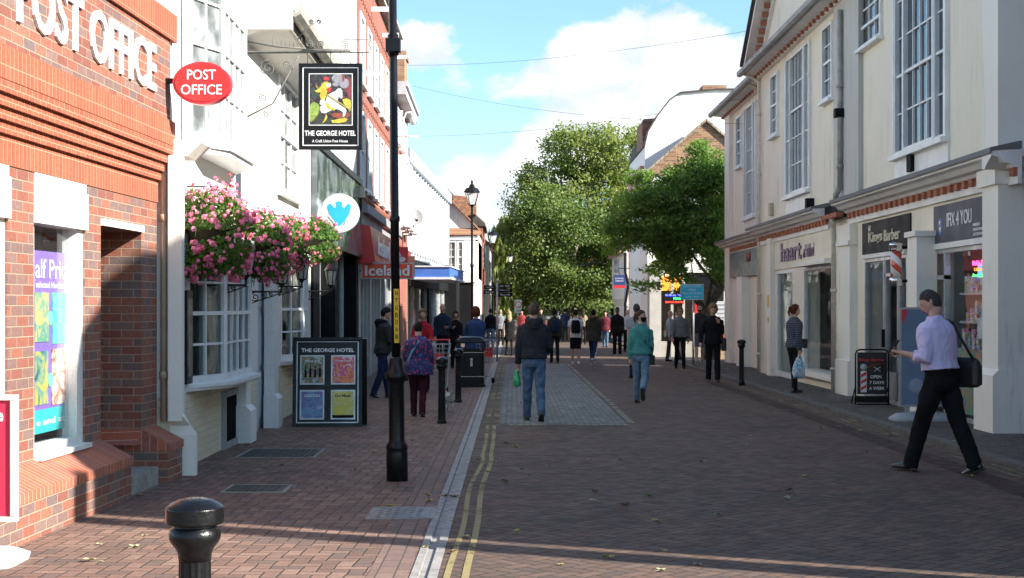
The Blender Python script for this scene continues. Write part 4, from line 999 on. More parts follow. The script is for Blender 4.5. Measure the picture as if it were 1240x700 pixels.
b = MB(RB); b.box(.6, 9.5, -.2, -.18, -.1, 2.3); b.box(10.5, RB.L - 2.6, -.2, -.18, -.1, 2.3); each('shop_window', b, GLASS, rb)
b = MB(RB)
for a in (.6, 3.3, 6, 9.4, 10.5, 14, 17, RB.L - 2.7): b.box(a, a + .1, -.22, -.1, -.4, 2.3)
part('shop_frame', b, pm('pale_mullion', (.6, .62, .62), .4, .1), rb)
b = MB(RB); b.box(0, RB.L, -6, -5.9, -.4, 2.6); b.box(0, RB.L, -5.9, -.3, 2.5, 2.6); part('shop_interior', b, pm('light_shop_lining', (.62, .58, .50), .7, .1), rb)
b = MB(RB); b.box(.2, 8.5, .1, 1.5, 2.62, 2.98); part('canopy', b, BLUEP, rb)
b = MB(RB); b.box(.15, 8.55, .1, 1.56, 2.54, 2.62); b.box(.15, 8.55, .1, 1.56, 2.98, 3.03); part('canopy_edge', b, pm('canopy_white', (.6, .64, .68), .5, .1), rb)
# ================================================================== GABLED WHITE HOUSE at the bend
gY = 77.
t = thing('gabled_house', 'white gabled house with clay roofs and a many-paned oriel facing up the street', 'building', (-3.0, gY + 2, gz(gY)))
def G(px, py, Y=gY): return at(px, py, Y)
b = MB(); xl, xr = G(520, 0)[0] - 2, G(579, 0)[0]; xa = G(535, 0)[0]; xr2 = G(579, 0)[0] + .35
b.box(xl - 2, xr, gY + .3, gY + 9, gz(gY) - .2, G(0, 290)[2]); b.prism([(xl, G(0, 292)[2]), (xr, G(0, 292)[2]), (xr - .05, G(0, 278)[2]), (xa, G(0, 232)[2]), (xl, G(0, 225)[2])], gY + .3, gY + .6, 1)
b.prism([(xl, 3.), (xr, 3.), (xr, G(0, 280)[2]), (xa, G(0, 233)[2]), (xl, G(0, 233)[2])], gY + .6, gY + 9, 1)
part('wall', b, OFFW, t)
b = MB(); d_ = .12
p0, p1 = G(532, 229), G(582, 281)
b.prism([(p0[0], p0[2]), (p1[0], p1[2]), (p1[0], p1[2] + .12), (p0[0], p0[2] + .14)], gY + .05, gY + 9, 1)
q0, q1 = G(528, 232), G(532, 229); part('roof', b, TILE, t)
b = MB(); b.add([(xl, gY + .3, G(0, 276)[2]), (xr + .1, gY + .3, G(0, 276)[2]), (xr + .15, gY - .45, G(0, 285)[2]), (xl, gY - .45, G(0, 285)[2]), (xl, gY + .3, G(0, 285)[2]), (xr + .1, gY + .3, G(0, 285)[2])], [(0, 1, 2, 3), (0, 3, 4), (1, 5, 2), (3, 2, 5, 4)]); part('pent_roof', b, TILE, t)
b = MB(); b.box(G(562, 0)[0], G(575, 0)[0], gY - .32, gY + .3, G(0, 331)[2], G(0, 291)[2]); b.box(xl, G(575, 0)[0] + .03, gY - .35, gY + .3, G(0, 291)[2], G(0, 286)[2]); b.box(xl, G(575, 0)[0] + .03, gY - .35, gY + .3, G(0, 342)[2], G(0, 331)[2]); part('oriel', b, WHITE, t)
fr_ = Fr((G(530, 0)[0], gY - .3), (G(562, 0)[0], gY - .3), (0, -1))
sash(fr_, t, 0, fr_.L * .72, G(0, 331)[2], G(0, 292)[2], -.0, 4, 4, pm('buff_blind', (.30, .26, .20), .5, .1), .08); sash(fr_, t, fr_.L * .74, fr_.L, G(0, 331)[2], G(0, 292)[2], -.0, 1, 4, pm('buff_blind2', (.30, .26, .20), .5, .1), .08)
b = MB(); b.box(xl, G(573, 0)[0], gY - .25, gY + .3, gz(gY) - .2, G(0, 342)[2]); part('shopfront', b, BLACKM, t)
b = MB(); b.prism([(G(540, 0)[0], 8.0), (G(562, 0)[0], 7.9), (G(570, 0)[0], 6.9), (G(540, 0)[0], 6.6)], gY + 9, gY + 12, 1); part('rear_roof', b, TILE, t)
b = MB(); 
t2 = thing('shop_house', 'orange brick house with dark gable just past the white gabled house', 'building', (-2.6, 92, gz(92)))
for (y0, y1, x1, h, m_) in ((88, 97, -1.75, 6.3, RBRICK), ):
    b.box(-9, x1, y0, y1, gz(y0) - .2, h); part('wall', b, m_, t2)
b = MB(); b.box(-9, -1.6, 87.9, 97.2, 6.3, 6.5); b.prism([(-9, 6.5), (-1.6, 6.5), (-4.6, 9.2), (-6, 9.2)], 88, 97, 1); part('roof', b, SLATE, t2)
b = MB(); b.box(-1.75, -1.7, 88.6, 96.5, .3, 2.9); each('shop_window', b, WPANE, t2)
b = MB()
for y in (89, 91.5, 94): b.box(-1.75, -1.68, y, y + 1.2, 3.8, 5.4)
each('window', b, WPANE2, t2)
t2 = thing('pale_house', 'pale far house at the end of the left-hand row with a chimney', 'building', (-2.6, 110, gz(110)))
b = MB(); b.box(-9, -1.55, 99, 122, gz(99) - .2, 5.6); part('wall', b, CREAM, t2)
b = MB(); b.prism([(-9, 5.6), (-1.3, 5.6), (-4.5, 8.4), (-6, 8.4)], 99, 122, 1); rf = part('roof', b, TILE, t2)
b = MB(); b.box(-3.2, -2.5, 104, 105, 6.5, 9.1); part('chimney', b, OBRICK, rf)
b = MB()
for y in range(100, 121, 4): b.box(-1.56, -1.5, y, y + 1.4, 3.2, 4.7); b.box(-1.56, -1.5, y, y + 2.8, .2, 2.4)
each('window', b, WPANE2, t2)
# ================================================================== CREAM TWO STOREY RANGE on the right
RM = Fr((6.25, 18.6), (6.25, 37.4), (-1, 0)); RS = Fr((6.6, 37.4), (6.6, 45.3), (-1, 0))
rm = thing('shop_range', 'long cream two storey range with tall sash windows above three shops', 'building', (6.3, 28, .0))
LEN = RM.L
pw = {k: RM.u(k) for k in (941, 960, 973, 1012, 1047, 1098, 1127, 1205, 1015, 1045, 925)}
hw, hd, kw, iw = (pw[1012], pw[973]), (pw[960], pw[941]), (pw[1098], pw[1047]), (pw[1205], pw[1127])
w = MB(RM)
op = [(iw[0], iw[1], -.1, 2.42), (kw[0], kw[1], -.1, 2.42), (hw[0], hw[1], .25, 2.40), (hd[0], hd[1], -.1, 2.40)]
wall_holes(w, .12, LEN, -.15, 3.3, -.35, 0, op)
up = []
for (a, c, z0, z1) in ((1148, 1087, 4.02, 7.15), (1069.5, 1044, 6.15, 7.2), (1010, 998, 5.65, 7.15), (982, 954, 4.05, 7.15), (943.5, 935, 5.62, 7.1)): up.append((RM.u(a), RM.u(c), z0, z1))
wall_holes(w, .0, LEN, 3.3, 7.3, -.35, 0, up)
w.box(0, .35, -9, -.35, -.15, 7.3); w.box(LEN - .3, LEN, -9, -.35, -.15, 7.3)
part('wall', w, CREAM, rm)
# upper windows
def tri(fr, par, u0, u1, z0, z1, pane, splt):
    wd_ = u1 - u0
    sash(fr, par, u0, u0 + wd_ * .19, z0, z1, .0, 1, 5, pane, .05, .024, name='window', sill=0)
    sash(fr, par, u0 + wd_ * .19 + .005, u1 - wd_ * .19 - .005, z0, z1, .01, 4, 5, pane, .07, .026, splt, name='window', sill=0)
    sash(fr, par, u1 - wd_ * .19, u1, z0, z1, .0, 1, 5, pane, .05, .024, name='window', sill=0)
    s_ = MB(fr); s_.box(u0 - .1, u1 + .1, 0, .14, z0 - .08, z0 - .002); s_.box(u0 - .09, u0 - .002, 0, .07, z0, z1); s_.box(u1 + .002, u1 + .09, 0, .07, z0, z1); s_.box(u0 - .09, u1 + .09, 0, .03, 3.52, z0 - .08)
    part('window_surround', s_, WHITEW, par)
tri(RM, rm, up[0][0], up[0][1], 4.02, 7.15, SKYPANE, 2)
sash(RM, rm, up[1][0], up[1][1], 6.15, 7.2, 0, 3, 3, WPANE, .06)
sash(RM, rm, up[2][0], up[2][1], 5.65, 7.15, 0, 2, 4, SKYPANE, .07)
tri(RM, rm, up[3][0], up[3][1], 4.05, 7.15, SKYPANE, 3)
sash(RM, rm, up[4][0], up[4][1], 5.62, 7.1, 0, 2, 4, SKYPANE, .07)
# corner pilasters and strip
b = MB(RM); b.box(-.004, .62, -.5, .17, 3.5, 7.3); b.box(-.006, .62, -.62, .17, -.1, 3.32); part('corner_pilaster', b, CREAMW, rm)
b = MB(RM); b.box(-.05, .72, -.7, .25, -.12, .72); b.prism([(0, .72), (.25, .72), (.17, .8), (0, .8)], -.04, .7, 0); b.box(-.04, .70, -.65, .22, 3.12, 3.33); each('pilaster_base', b, CREAMW, rm)
u0, u1 = RM.u(1047), RM.u(1015)
b = MB(RM); b.box(u0 + .1, u1, 0, .09, 3.5, 7.3); part('shade_grey_strip', b, render_mat('grimy_shade_render', (.50, .50, .47), (.22, .24, .16), 1.0), rm)  # grey base paints the shade of a turned wall face; streaks are dirt
b = MB(RM); q0, q1 = RM.u(1029, .14), RM.u(1015, .14); b.box(q0, q1, 0, .14, .6, 3.08); b.box(q0 - .05, q1 + .05, 0, .19, -.1, .6); b.box(q0 - .04, q1 + .04, 0, .18, 2.7, 2.78); b.box(RM.u(1110, .3), RM.u(1099, .3), 0, .3, -.05, 2.62); b.box(RM.u(1110, .3) - .05, RM.u(1099, .3) + .05, 0, .34, 2.62, 2.7)
b.box(pw[960] - .0, pw[973] + .0, -.0, .10, -.1, 2.44) if False else None
b.box(pw[941] + .25, pw[941] + .75, 0, .12, -.1, 3.2); each('pier', b, CREAMW, rm)
b = MB(RM); uu = pw[941] + .5
b.box(uu - .08, uu + .1, .12, .13, 1.55, 1.85); b.box(uu - .05, uu + .07, .12, .13, 1.2, 1.32); each('notice_plate', b, YEL, rm)
# cornice over the shops: moulding, brick dentils, lead flashing, frieze band
def cornice(fr, par, a, c, x0=0.):
    b = MB(fr); b.prism([(0, 3.30), (.10, 3.30), (.13, 3.34), (.22, 3.36), (.28, 3.42), (.36, 3.44), (.36, 3.50), (0, 3.52)], a, c, 0); b.box(a, c, 0, .05, 3.10, 3.19); part('cornice', b, WHITE, par)
    b = MB(fr); b.prism([(0, 3.53), (.37, 3.505), (.385, 3.47), (.40, 3.47), (.39, 3.54), (.03, 3.62), (0, 3.62)], a - .01, c + .01, 0); part('lead_flashing', b, render_mat('mossy_lead', (.15, .15, .145), (.07, .085, .04), 1.0), par)
    b = MB(fr); k_ = a + .02
    while k_ < c - .1: b.box(k_, k_ + .15, .0, .10, 3.195, 3.298); k_ += .33
    each('dentil', b, ORANGE, par)
    b = MB(fr); b.box(a, c, 0, .045, 3.192, 3.30); part('dentil_backing', b, WHITE, par)
g0_, g1_ = RM.u(1030), RM.u(1006)
cornice(RM, rm, -.38, g0_); cornice(RM, rm, g1_, LEN)
b = MB(RM); b.box(g0_, g1_, 0, .12, 3.25, 3.52); part('dark_recess', b, BLACKM, rm)  # black block painted as the shaded gap between the two cornices
b = MB(RM); b.box(g0_ + .05, g1_ - .3, .12, .26, 3.25, 3.33); part('brick_ledge', b, ORANGE, rm)
b = MB(); b.prism([(18.6 - .37, 3.52), (18.6 - .37, 3.44), (18.6 - .2, 3.36), (18.6 - .1, 3.30), (18.6 + .0, 3.30), (18.6, 3.52)], 5.88, 14, 0); part('cornice', b, WHITE, rm)
# main eaves with brick dentils, pediment
def eaves(fr, par, a, c, z=7.3):
    b = MB(fr); b.prism([(-.3, z), (.12, z), (.14, z + .07), (.40, z + .09), (.44, z + .14), (-.3, z + .2)], a, c, 0); part('eaves', b, WHITE, par)
    b = MB(fr); k_ = a + .03
    while k_ < c - .1: b.box(k_, k_ + .12, .125, .19, z + .0, z + .066); k_ += .40
    each('eaves_dentil', b, ORANGE, par)
    b = MB(fr); b.prism([(.45, z + .15), (.46, z + .07), (.52, z + .05), (.58, z + .08), (.59, z + .17), (.56, z + .17), (.52, z + .1), (.48, z + .17)], a, c, 0); part('gutter', b, pm('gutter_grey', (.35, .35, .34), .6, .2), par)
eaves(RM, rm, -.3, LEN + .1)
b = MB(RM); b.prism([(.45, 7.5), (-4.5, 10.0), (-9, 7.5)], -.2, LEN, 0); part('roof', b, TILE, rm)
pu0, pu1, pz = LEN - 12.5, LEN + .1, 7.48; pm_ = (pu0 + pu1) / 2; ph = 4.2
b = MB(RM); b.prism([(pu0, pz), (pu1, pz), (pm_, pz + ph)], -.3, .02, 1) if False else b.add([(pu0, -.3, pz), (pu1, -.3, pz), (pm_, -.3, pz + ph), (pu0, .02, pz), (pu1, .02, pz), (pm_, .02, pz + ph)], [(0, 1, 2), (3, 5, 4), (0, 3, 4, 1), (1, 4, 5, 2), (2, 5, 3, 0)]); part('pediment', b, CREAM, rm)
b = MB(RM); e = Vector((pm_ - pu1, ph)).normalized(); nn_ = Vector((-e.y, e.x)) * -1
def rake(b, off, th, n0, n1, ua, ub):
    for (P0, P1) in (((ua, pz), (pm_, pz + ph)), ((ub, pz), (pm_, pz + ph))):
        b.add([(P0[0], n0, P0[1] + off), (P1[0], n0, P1[1] + off), (P1[0], n1, P1[1] + off), (P0[0], n1, P0[1] + off), (P0[0], n0, P0[1] + off + th), (P1[0], n0, P1[1] + off + th), (P1[0], n1, P1[1] + off + th), (P0[0], n1, P0[1] + off + th)],
              [(0, 3, 2, 1), (4, 5, 6, 7), (0, 1, 5, 4), (1, 2, 6, 5), (2, 3, 7, 6), (3, 0, 4, 7)])
rake(b, -.28, .12, 0, .10, pu0, pu1); rake(b, 0.0, .14, -.2, .42, pu0, pu1); part('raking_cornice', b, WHITE, rm)
b = MB(RM); rake(b, .14, .07, -1, .5, pu0 - .05, pu1 + .05); part('raking_slate', b, SLATE, rm)
b = MB(RM)
for i in range(26):
    t_ = (i + .5) / 26; u_ = pu1 + (pm_ - pu1) * t_; z_ = pz + ph * t_ - .12
    b.box(u_ - .06, u_ + .06, .10, .24, z_ - .04, z_ + .08)
each('raking_dentil', b, ORANGE, rm)
# pipes
PIPE = pm('cream_pipe', (.66, .62, .52), .5, .12, 6.)
uh = RM.u(1014, .12)
downpipe(RM, rm, RM.u(1009, .16) + .1, .13, -.05, 3.0, PIPE, .05, [(RM.u(1009, .16) - .0, .16, 3.15), (RM.u(1012, .1) - .1, .2, 3.24)])
downpipe(RM, rm, RM.u(1017, .15), .15, 3.75, 7.1, pm('grimy_pipe', (.40, .39, .35), .6, .2), .05, [])
b = MB(RM); b.tube([(RM.u(1017, .15), .15, 3.8), (RM.u(1017, .15) + .1, .2, 3.68), (RM.u(1012, .2), .2, 3.55)], .055, 8); part('pipe_shoe', b, pm('grimy_pipe', (.4, .39, .35)), rm)
b = MB(RM); b.box(RM.u(1017, .15) - .1, RM.u(1017, .15) + .1, .09, .25, 5.1, 5.26); part('pipe_bracket', b, BLACKM, rm)
downpipe(RM, rm, LEN - .25, .08, -.05, 7.2, PIPE, .045, [(LEN - .1, .2, 7.3), (LEN - .2, .4, 7.38)])
# boxes on the wall
b = MB(RM); a = RM.u(1107); b.box(a - .12, a + .12, 0, .09, 3.68, 3.98); part('alarm_box', b, BLACKM, rm)
b = MB(RM); a = RM.u(985); b.box(a - .1, a + .1, 0, .16, 3.55, 3.82); part('wall_light', b, BLACKM, rm)
b = MB(RM); a = RM.u(936); b.box(a - .12, a + .12, 0, .09, 3.75, 4.05); part('wall_box', b, pm('buff_box', (.5, .42, .28), .5), rm)
# shop interiors
b = MB(RM); b.box(.5, LEN - .6, -4.6, -4.5, -.1, 3.2); b.box(.5, LEN - .6, -4.5, -.36, 3.0, 3.1); b.box(.5, LEN - .6, -4.5, -.36, -.1, -.02)
for a in (RM.u(1112), RM.u(1030), LEN - .65): b.box(a - .05, a + .05, -4.5, -.36, -.02, 3.0)
part('shop_interior', b, pm('interior_paint', (.42, .40, .37), .8, .1), rm)
STOCK = voro_art('phone_shop_stock', [(.08, .12, .3), (.6, .15, .35), (.7, .7, .7), (.15, .4, .6), (.7, .55, .12), (.05, .05, .06)], 7.)
b = MB(RM)
for z in (.55, .95, 1.35, 1.75):
    b.box(iw[0] + .15, iw[1] - .9, -.5, -.16, z, z + .03)
part('display_shelf', b, pm('shelf_white', (.5, .5, .5), .4, .1), rm)
b = MB(RM); r_ = random.Random(3)
for z in (.58, .98, 1.38, 1.78):
    u_ = iw[0] + .2
    while u_ < iw[1] - 1.: h_ = r_.uniform(.12, .3); b.box(u_, u_ + r_.uniform(.05, .14), -.45, -.2, z, z + h_); u_ += r_.uniform(.12, .24)
part('display_stock', b, STOCK, rm)
b = MB(RM); b.box(iw[0] + .1, iw[1] - .85, -.14, -.11, .08, 1.0); part('window_graphic', b, voro_art('rainbow_print', [(.10, .2, .45), (.15, .4, .6), (.6, .35, .1), (.15, .45, .3), (.5, .12, .35), (.08, .2, .45)], 3.), rm)
b = MB(RM)
for u_, z in ((iw[0] + .35, 1.45), (iw[0] + .9, 1.15)): b.box(u_, u_ + .2, -.12, -.115, z, z + .28)
each('window_notice', b, SIGNW, rm)
b = MB(RM); b.box(iw[0] + .1, iw[1] - .8, -.5, -.45, 2.0, 2.2); part('light_box', b, emit('blue_light_box', (.12, .35, .75), .5), rm)
for (txt, px0, px1, py0, py1, mt) in (('Mobile Phone', 1178, 1197, 315, 321, emit('pink_neon', (1, .05, .25), 3.)), ('Unlocking', 1180, 1199, 323.5, 329, emit('orange_neon', (1, .3, .03), 1.)), ('Accessories', 1178, 1193, 331, 336, emit('green_neon', (.03, 1, .15), 3.)), ('Repair', 1193, 1201, 331, 336, emit('blue_neon', (.05, .1, 1), 4.))):
    ua, ub = RM.u(px0, -.4), RM.u(px1, -.4); za, zb = RM.z(py1, (ua + ub) / 2, -.4), RM.z(py0, (ua + ub) / 2, -.4)
    q = MB(); q.text(txt, RM.w(ua, -.4, za), (0, -1, 0), (0, 0, 1), ua - ub, zb - za, .006, .02); part('neon_lettering', q, mt, rm)
b = MB(RM)
for u_ in (kw[0] + .5, kw[0] + 1.6): b.box(u_, u_ + .6, -3.2, -2.4, -.02, .55); b.box(u_, u_ + .6, -3.3, -3.15, .5, 1.3)
each('barber_chair', b, BLACKM, rm)
b = MB(RM)
for i in range(5): b.box(hw[0] + .3 + i * .6, hw[0] + .75 + i * .6, -1.2, -1.18, .9, 1.6)
each('property_card', b, voro_art('card_print', [(.5, .5, .5), (.2, .1, .3), (.6, .6, .6)], 5.), rm)
# shop glazing
SHOPG = glass_mat('shopfront_glass', (.94, .96, .96), .11)
def shopfront(u0, u1, z0, z1, bars, transom=None, tall=None, door=None, m=ALU, riser=.12, deps=.08):
    f = MB(RM)
    for a in [u0, u1 - .05] + bars: f.box(a, a + .05, -deps, .0, z0, z1)
    f.box(u0, u1, -deps, .004, z1 - .06, z1)
    if riser: f.box(u0, u1, -deps, .01, z0, z0 + riser)
    if transom: f.box(transom[0], transom[1], -deps, .0, transom[2], transom[2] + .06)
    fr = part('shop_frame', f, m, rm); g_ = MB(RM); g_.box(u0 + .03, u1 - .03, -.05, -.04, z0, z1); part('shop_window', g_, SHOPG, rm); return fr
shopfront(iw[0], iw[1], -.08, 2.42, [iw[1] - .72], (iw[1] - .72, iw[1], 1.98))
b = MB(RM); b.box(iw[0], iw[1], -.02, .05, 2.42, 2.50); part('shop_head', b, WHITE, rm)
shopfront(kw[0], kw[1], -.08, 2.42, [kw[0] + .45, kw[0] + .55, kw[0] + 1.35, kw[0] + 1.45], (kw[0] + .5, kw[0] + 1.4, 2.08))
b = MB(RM); b.box(kw[0] + 1.37, kw[0] + 1.42, -.03, .05, .9, 1.2); part('handle', b, BLACKM, rm)
b = MB(RM); b.box(kw[0] + .52, kw[0] + 1.38, -.06, -.0, -.05, .5); part('door_panel', b, GREYM, rm)
b = MB(RM); b.box(kw[0] - .02, kw[1] + .02, -.02, .05, 2.42, 2.49); part('shop_head', b, WHITE, rm)
shopfront(hw[0], hw[1], .25, 2.40, [], None, riser=0, m=WHITEW); shopfront(hd[0], hd[1], -.05, 2.4, [], None, m=WHITEW)
b = MB(RM); b.box(hw[0] - .1, hw[1] + .1, 0, .12, .13, .25); b.box(hw[0], hw[1] - .2, 0, .22, 2.42, 2.52); each('window_sill', b, CREAMW, rm)
# fascia boards and their lettering
def board(u0, u1, z0, z1, mat, n=.03, fr=RM, par=None):
    b = MB(fr); b.box(u0, u1, 0, n, z0, z1); return part('sign_board', b, mat, par or rm)
def letters(par, s, pxa, pxb, z0, z1, mat, n=.032, dep=.01, bold=.01, fr=RM, shear=0.):
    ua, ub = fr.u(pxa, n), fr.u(pxb, n); q = MB(); q.text(s, fr.w(ua, n, z0), Vector(fr.w(ub, n, 0)) - Vector(fr.w(ua, n, 0)), (0, 0, 1), abs(ua - ub), z1 - z0, dep, bold, shear); return part('lettering', q, mat, par)
SLATEB = pm('slate_sign', (.085, .085, .115), .6, .08, 3.)
ib = board(RM.u(1194), RM.u(1133), 2.48, 3.05, SLATEB)
letters(ib, 'IFIX 4 YOU', 1147, 1177, 2.72, 2.92, SIGNW, bold=.0)
for i, s_ in enumerate(('REPAIRS', 'UNLOCKING', 'ACCESSORIES')): letters(ib, s_, 1179, (1187, 1191, 1193)[i], 2.67 - .065 * i, 2.705 - .065 * i, SIGNW)
b = MB(RM); a = RM.u(1139, .03); b.box(a - .07, a + .07, .03, .036, 2.62, 2.86); lg = part('phone_emblem', b, pm('emblem_blue', (.06, .15, .5), .4), ib)
b = MB(RM); b.tube([(a, .036, 2.70), (a, .042, 2.70)], .04, 16); b.tube([(a + .02, .036, 2.8), (a + .02, .04, 2.8)], .03, 16); each('emblem_mark', b, SIGNW, lg)
kb = board(RM.u(1104), RM.u(1046), 2.5, 3.05, pm('black_sign', (.018, .017, .018), .6, .1, 3., spec=.2))
GOLD = pm('brass_letters', (.66, .60, .44), .5, .1, 5.)
letters(kb, 'Kings', 1052, 1069, 2.64, 2.87, GOLD, dep=.012, bold=.02); letters(kb, 'Barber', 1071, 1090, 2.67, 2.86, GOLD, dep=.012, bold=.01)
b = MB(RM); a = RM.u(1054, .03)
b.add([(a + x, n_, 2.89 + z) for n_ in (.032, .05) for x, z in ((-.07, 0), (.07, 0), (.08, .10), (.03, .05), (0, .11), (-.03, .05), (-.08, .10))], [tuple(range(7)), tuple(range(7, 14))[::-1]] + [(i, (i + 1) % 7, 7 + (i + 1) % 7, 7 + i) for i in range(7)])
part('crown_emblem', b, GOLD, kb)
hb = board(RM.u(1011), RM.u(932), 2.44, 3.10, CREAM, .02)
PURP = pm('purple_letters', (.11, .035, .12), .4, .1)
letters(hb, 'haart', 946.5, 971, 2.60, 3.03, PURP, .022, .028, .015); b = MB(RM); a = RM.u(972.3, .05); b.box(a - .04, a + .04, .022, .05, 2.62, 2.72); part('full_stop', b, PURP, hb)
letters(hb, 'of Ashford', 973.5, 986, 2.62, 2.90, PURP, .022, .012, -.0)
# ------------------------------------------------------------------ setback wing at the far end
rs = thing('end_wing', 'set-back cream end wing with a grey-green shop fascia beyond the estate agent', 'building', (6.7, 41, -.1))
b = MB(RS); sp = [RS.u(916, 0), RS.u(903, 0), RS.u(900, 0), RS.u(893, 0)]
q = [RS.u(k_) for k_ in (922, 909, 897, 886.5)]
wall_holes(b, 0, RS.L, 3.3, 7.3, -.35, 0, [(RS.u(916.5), RS.u(903), 4.05, 7.15), (RS.u(899.8), RS.u(893), 5.6, 7.1)])
wall_holes(b, 0, RS.L, -.25, 3.3, -.35, 0, [(q[0] + .0, q[1], -.25, 2.4) if False else (.1, q[0], -.25, 2.4), (q[1], q[2], .25, 2.4)])
b.box(RS.L - .3, RS.L, -8, -.35, -.25, 7.3); b.box(0, .2, -8, -.35, -.25, 7.3); part('wall', b, CREAM, rs)
tri(RS, rs, RS.u(916.5), RS.u(903), 4.05, 7.15, SKYPANE, 2); sash(RS, rs, RS.u(899.8), RS.u(893), 5.6, 7.1, 0, 2, 4, SKYPANE, .07)
cornice(RS, rs, 0, RS.L + .4); eaves(RS, rs, 0, RS.L + .3)
b = MB(RS); b.prism([(.45, 7.48), (-3.5, 8.1), (-8, 7.5)], 0, RS.L, 0); part('roof', b, SLATE, rs)
b = MB(RS); b.box(RS.L - .9, RS.L + .02, 0, .12, -.25, 7.3); b.box(q[1] - .0, q[1] + .95 if q[1] + .95 < q[2] else q[1] + .6, 0, .25, -.25, 2.4); part('pilaster', b, CREAMW, rs)
b = MB(RS); b.box(RS.u(922), RS.u(888), 0, .1, 2.42, 3.15); fb = part('fascia', b, pm('green_grey_fascia', (.13, .16, .15), .4, .15), rs)
letters(fb, 'MM', 904, 909, 2.8, 3.05, pm('red_letters', (.3, .06, .05), .5), .105, .01, .02, RS)
b = MB(RS); b.box(.1, q[0], -.05, -.04, -.2, 2.4); b.box(q[1], q[2], -.05, -.04, .25, 2.4); each('shop_window', b, GLASS, rs)
b = MB(RS); b.box(0, RS.L - .3, -3.1, -3, -.2, 3); part('shop_interior', b, pm('interior_paint', (.4, .4, .4)), rs)
downpipe(RS, rs, 1.6, .1, 3.6, 7.1, PIPE, .05, [(1.5, .25, 7.3), (1.4, .45, 7.4)])
# neighbour on the near side, beyond the frame, whose corner shades the street
t = thing('corner_house', 'brick house with a steep tiled roof across the alley from the cream range', 'building', (8, 12, 0))
b = MB(); b.prism([(7.04, -.05), (7.04, 6.5), (17.4, 6.5), (17.4, -.05)], 7.0, 15, 0); part('wall', b, RBRICK, t)
b = MB(); b.prism([(6.98, 6.5), (7.5, 7.7), (9.2, 8.35), (17.5, 8.35), (17.5, 6.5)], 6.9, 15, 0); part('roof', b, TILE, t)
q_ = MB(); q_.lathe([(.17, -.1), (.165, 3), (.15, 6.45), (.0, 6.5)], 6.9, 6.78, 16); solo('added_shadow_pole', q_, pm('added_pole_wood', (.16, .11, .07), .9, .25, 6.), 'stout unseen pole added to cast a shadow band before the brick corner house', 'pole')  # pole added out of view so a thin sunlit slit crosses the shadow
fr_ = Fr((7.0, 7.04), (7.0, 17.4), (-1, 0))
for a in (1, 3.6, 6.2, 8.6):
    for z in (.9, 4.0): sash(fr_, t, a, a + 1.2, z, z + 1.6, .03, 2, 4, WPANE, .08)
# ------------------------------------------------------------------ barber's pole
pc = at(1085, 322, 23.0); pc = (min(pc[0], 5.95), pc[1], pc[2])
t = thing('barber_pole', 'red and white striped barber pole with chrome ends on the cream pier', 'barber pole', (pc[0], pc[1], 1.9))
m, nt, bb_ = newmat('striped_cylinder'); tc = nod(nt, 'ShaderNodeTexCoord'); sp_ = nod(nt, 'ShaderNodeSeparateXYZ', {0: tc.outputs['Object']})
ang = S(nt, sp_.outputs[1])._m('ARCTAN2', S(nt, sp_.outputs[0])); v = (ang / 6.2832 * 2 + (S(nt, sp_.outputs[2]) * 4.4)).mod(1.)
nt.links.new(mixc(nt, v.gt(.5), (.80, .78, .76), (.62, .07, .05)), bb_.inputs['Base Color']); bb_.inputs['Roughness'].default_value = .15; bb_.inputs['Coat Weight'].default_value = .6
b = MB(); b.lathe([(.085, 2.03), (.085, 2.44)], pc[0], pc[1], 28); part('striped_cylinder', b, m, t)
CHR = pm('chrome', (.75, .75, .76), .15, .05, 4., metal=1.)
for z in (0, 1):
    b = MB(); pr = [(.05, 1.90), (.09, 1.92), (.10, 1.95), (.105, 2.0), (.10, 2.03), (.0, 2.03)] if z == 0 else [(.0, 2.44), (.10, 2.44), (.105, 2.47), (.10, 2.52), (.11, 2.53), (.10, 2.56), (.05, 2.58)]
    b.lathe(pr, pc[0], pc[1], 28); part('chrome_cap', b, CHR, t)
b = MB(); b.rail([(pc[0], pc[1] + .05, 2.5), (6.25, pc[1] + .05, 2.5)], .02, .02); b.rail([(pc[0], pc[1] + .05, 1.98), (6.25, pc[1] + .05, 1.98)], .02, .02); b.box(6.18, 6.25, pc[1] - .0, pc[1] + .1, 1.9, 2.62); part('bracket', b, BLACKM, t)
# ================================================================== buildings beyond the side street, right
Yw = 55.
t = thing('white_gable_house', 'tall white mansard house end wall, lit by the sun above the green tree', 'building', (8, Yw, gz(Yw)))
P = [(781, 330), (781, 213), (781, 178), (785, 160), (797, 140), (811, 122), (824, 113), (868, 109), (905, 109), (960, 109), (960, 330)]
b = MB(); b.prism([(at(px, 0, Yw)[0], at(0, py, Yw)[2] if py < 330 else gz(Yw) - .2) for px, py in P], Yw, Yw + 7, 1); part('wall', b, render_mat('bright_render', (.80, .79, .76), (.50, .46, .34), .4), t)
b = MB()
Q = [at(px, py, Yw) for px, py in P[2:10]]
for i in range(len(Q) - 1):
    A, B_ = Vector(Q[i]), Vector(Q[i + 1]); n_ = Vector((-(B_.z - A.z), 0, B_.x - A.x)).normalized() * .05
    b.prism([(A.x, A.z + .0), (B_.x, B_.z + .0), (B_.x + n_.x, B_.z + n_.z), (A.x + n_.x, A.z + n_.z)], Yw - .08, Yw + 7, 1)
part('roof', b, SLATE, t)
b = MB(); x_ = at(868, 0, Yw)[0]; b.box(x_ - .4, x_ + .5, Yw + 1, Yw + 2, 9.5, 9.9); part('chimney', b, OBRICK, t)
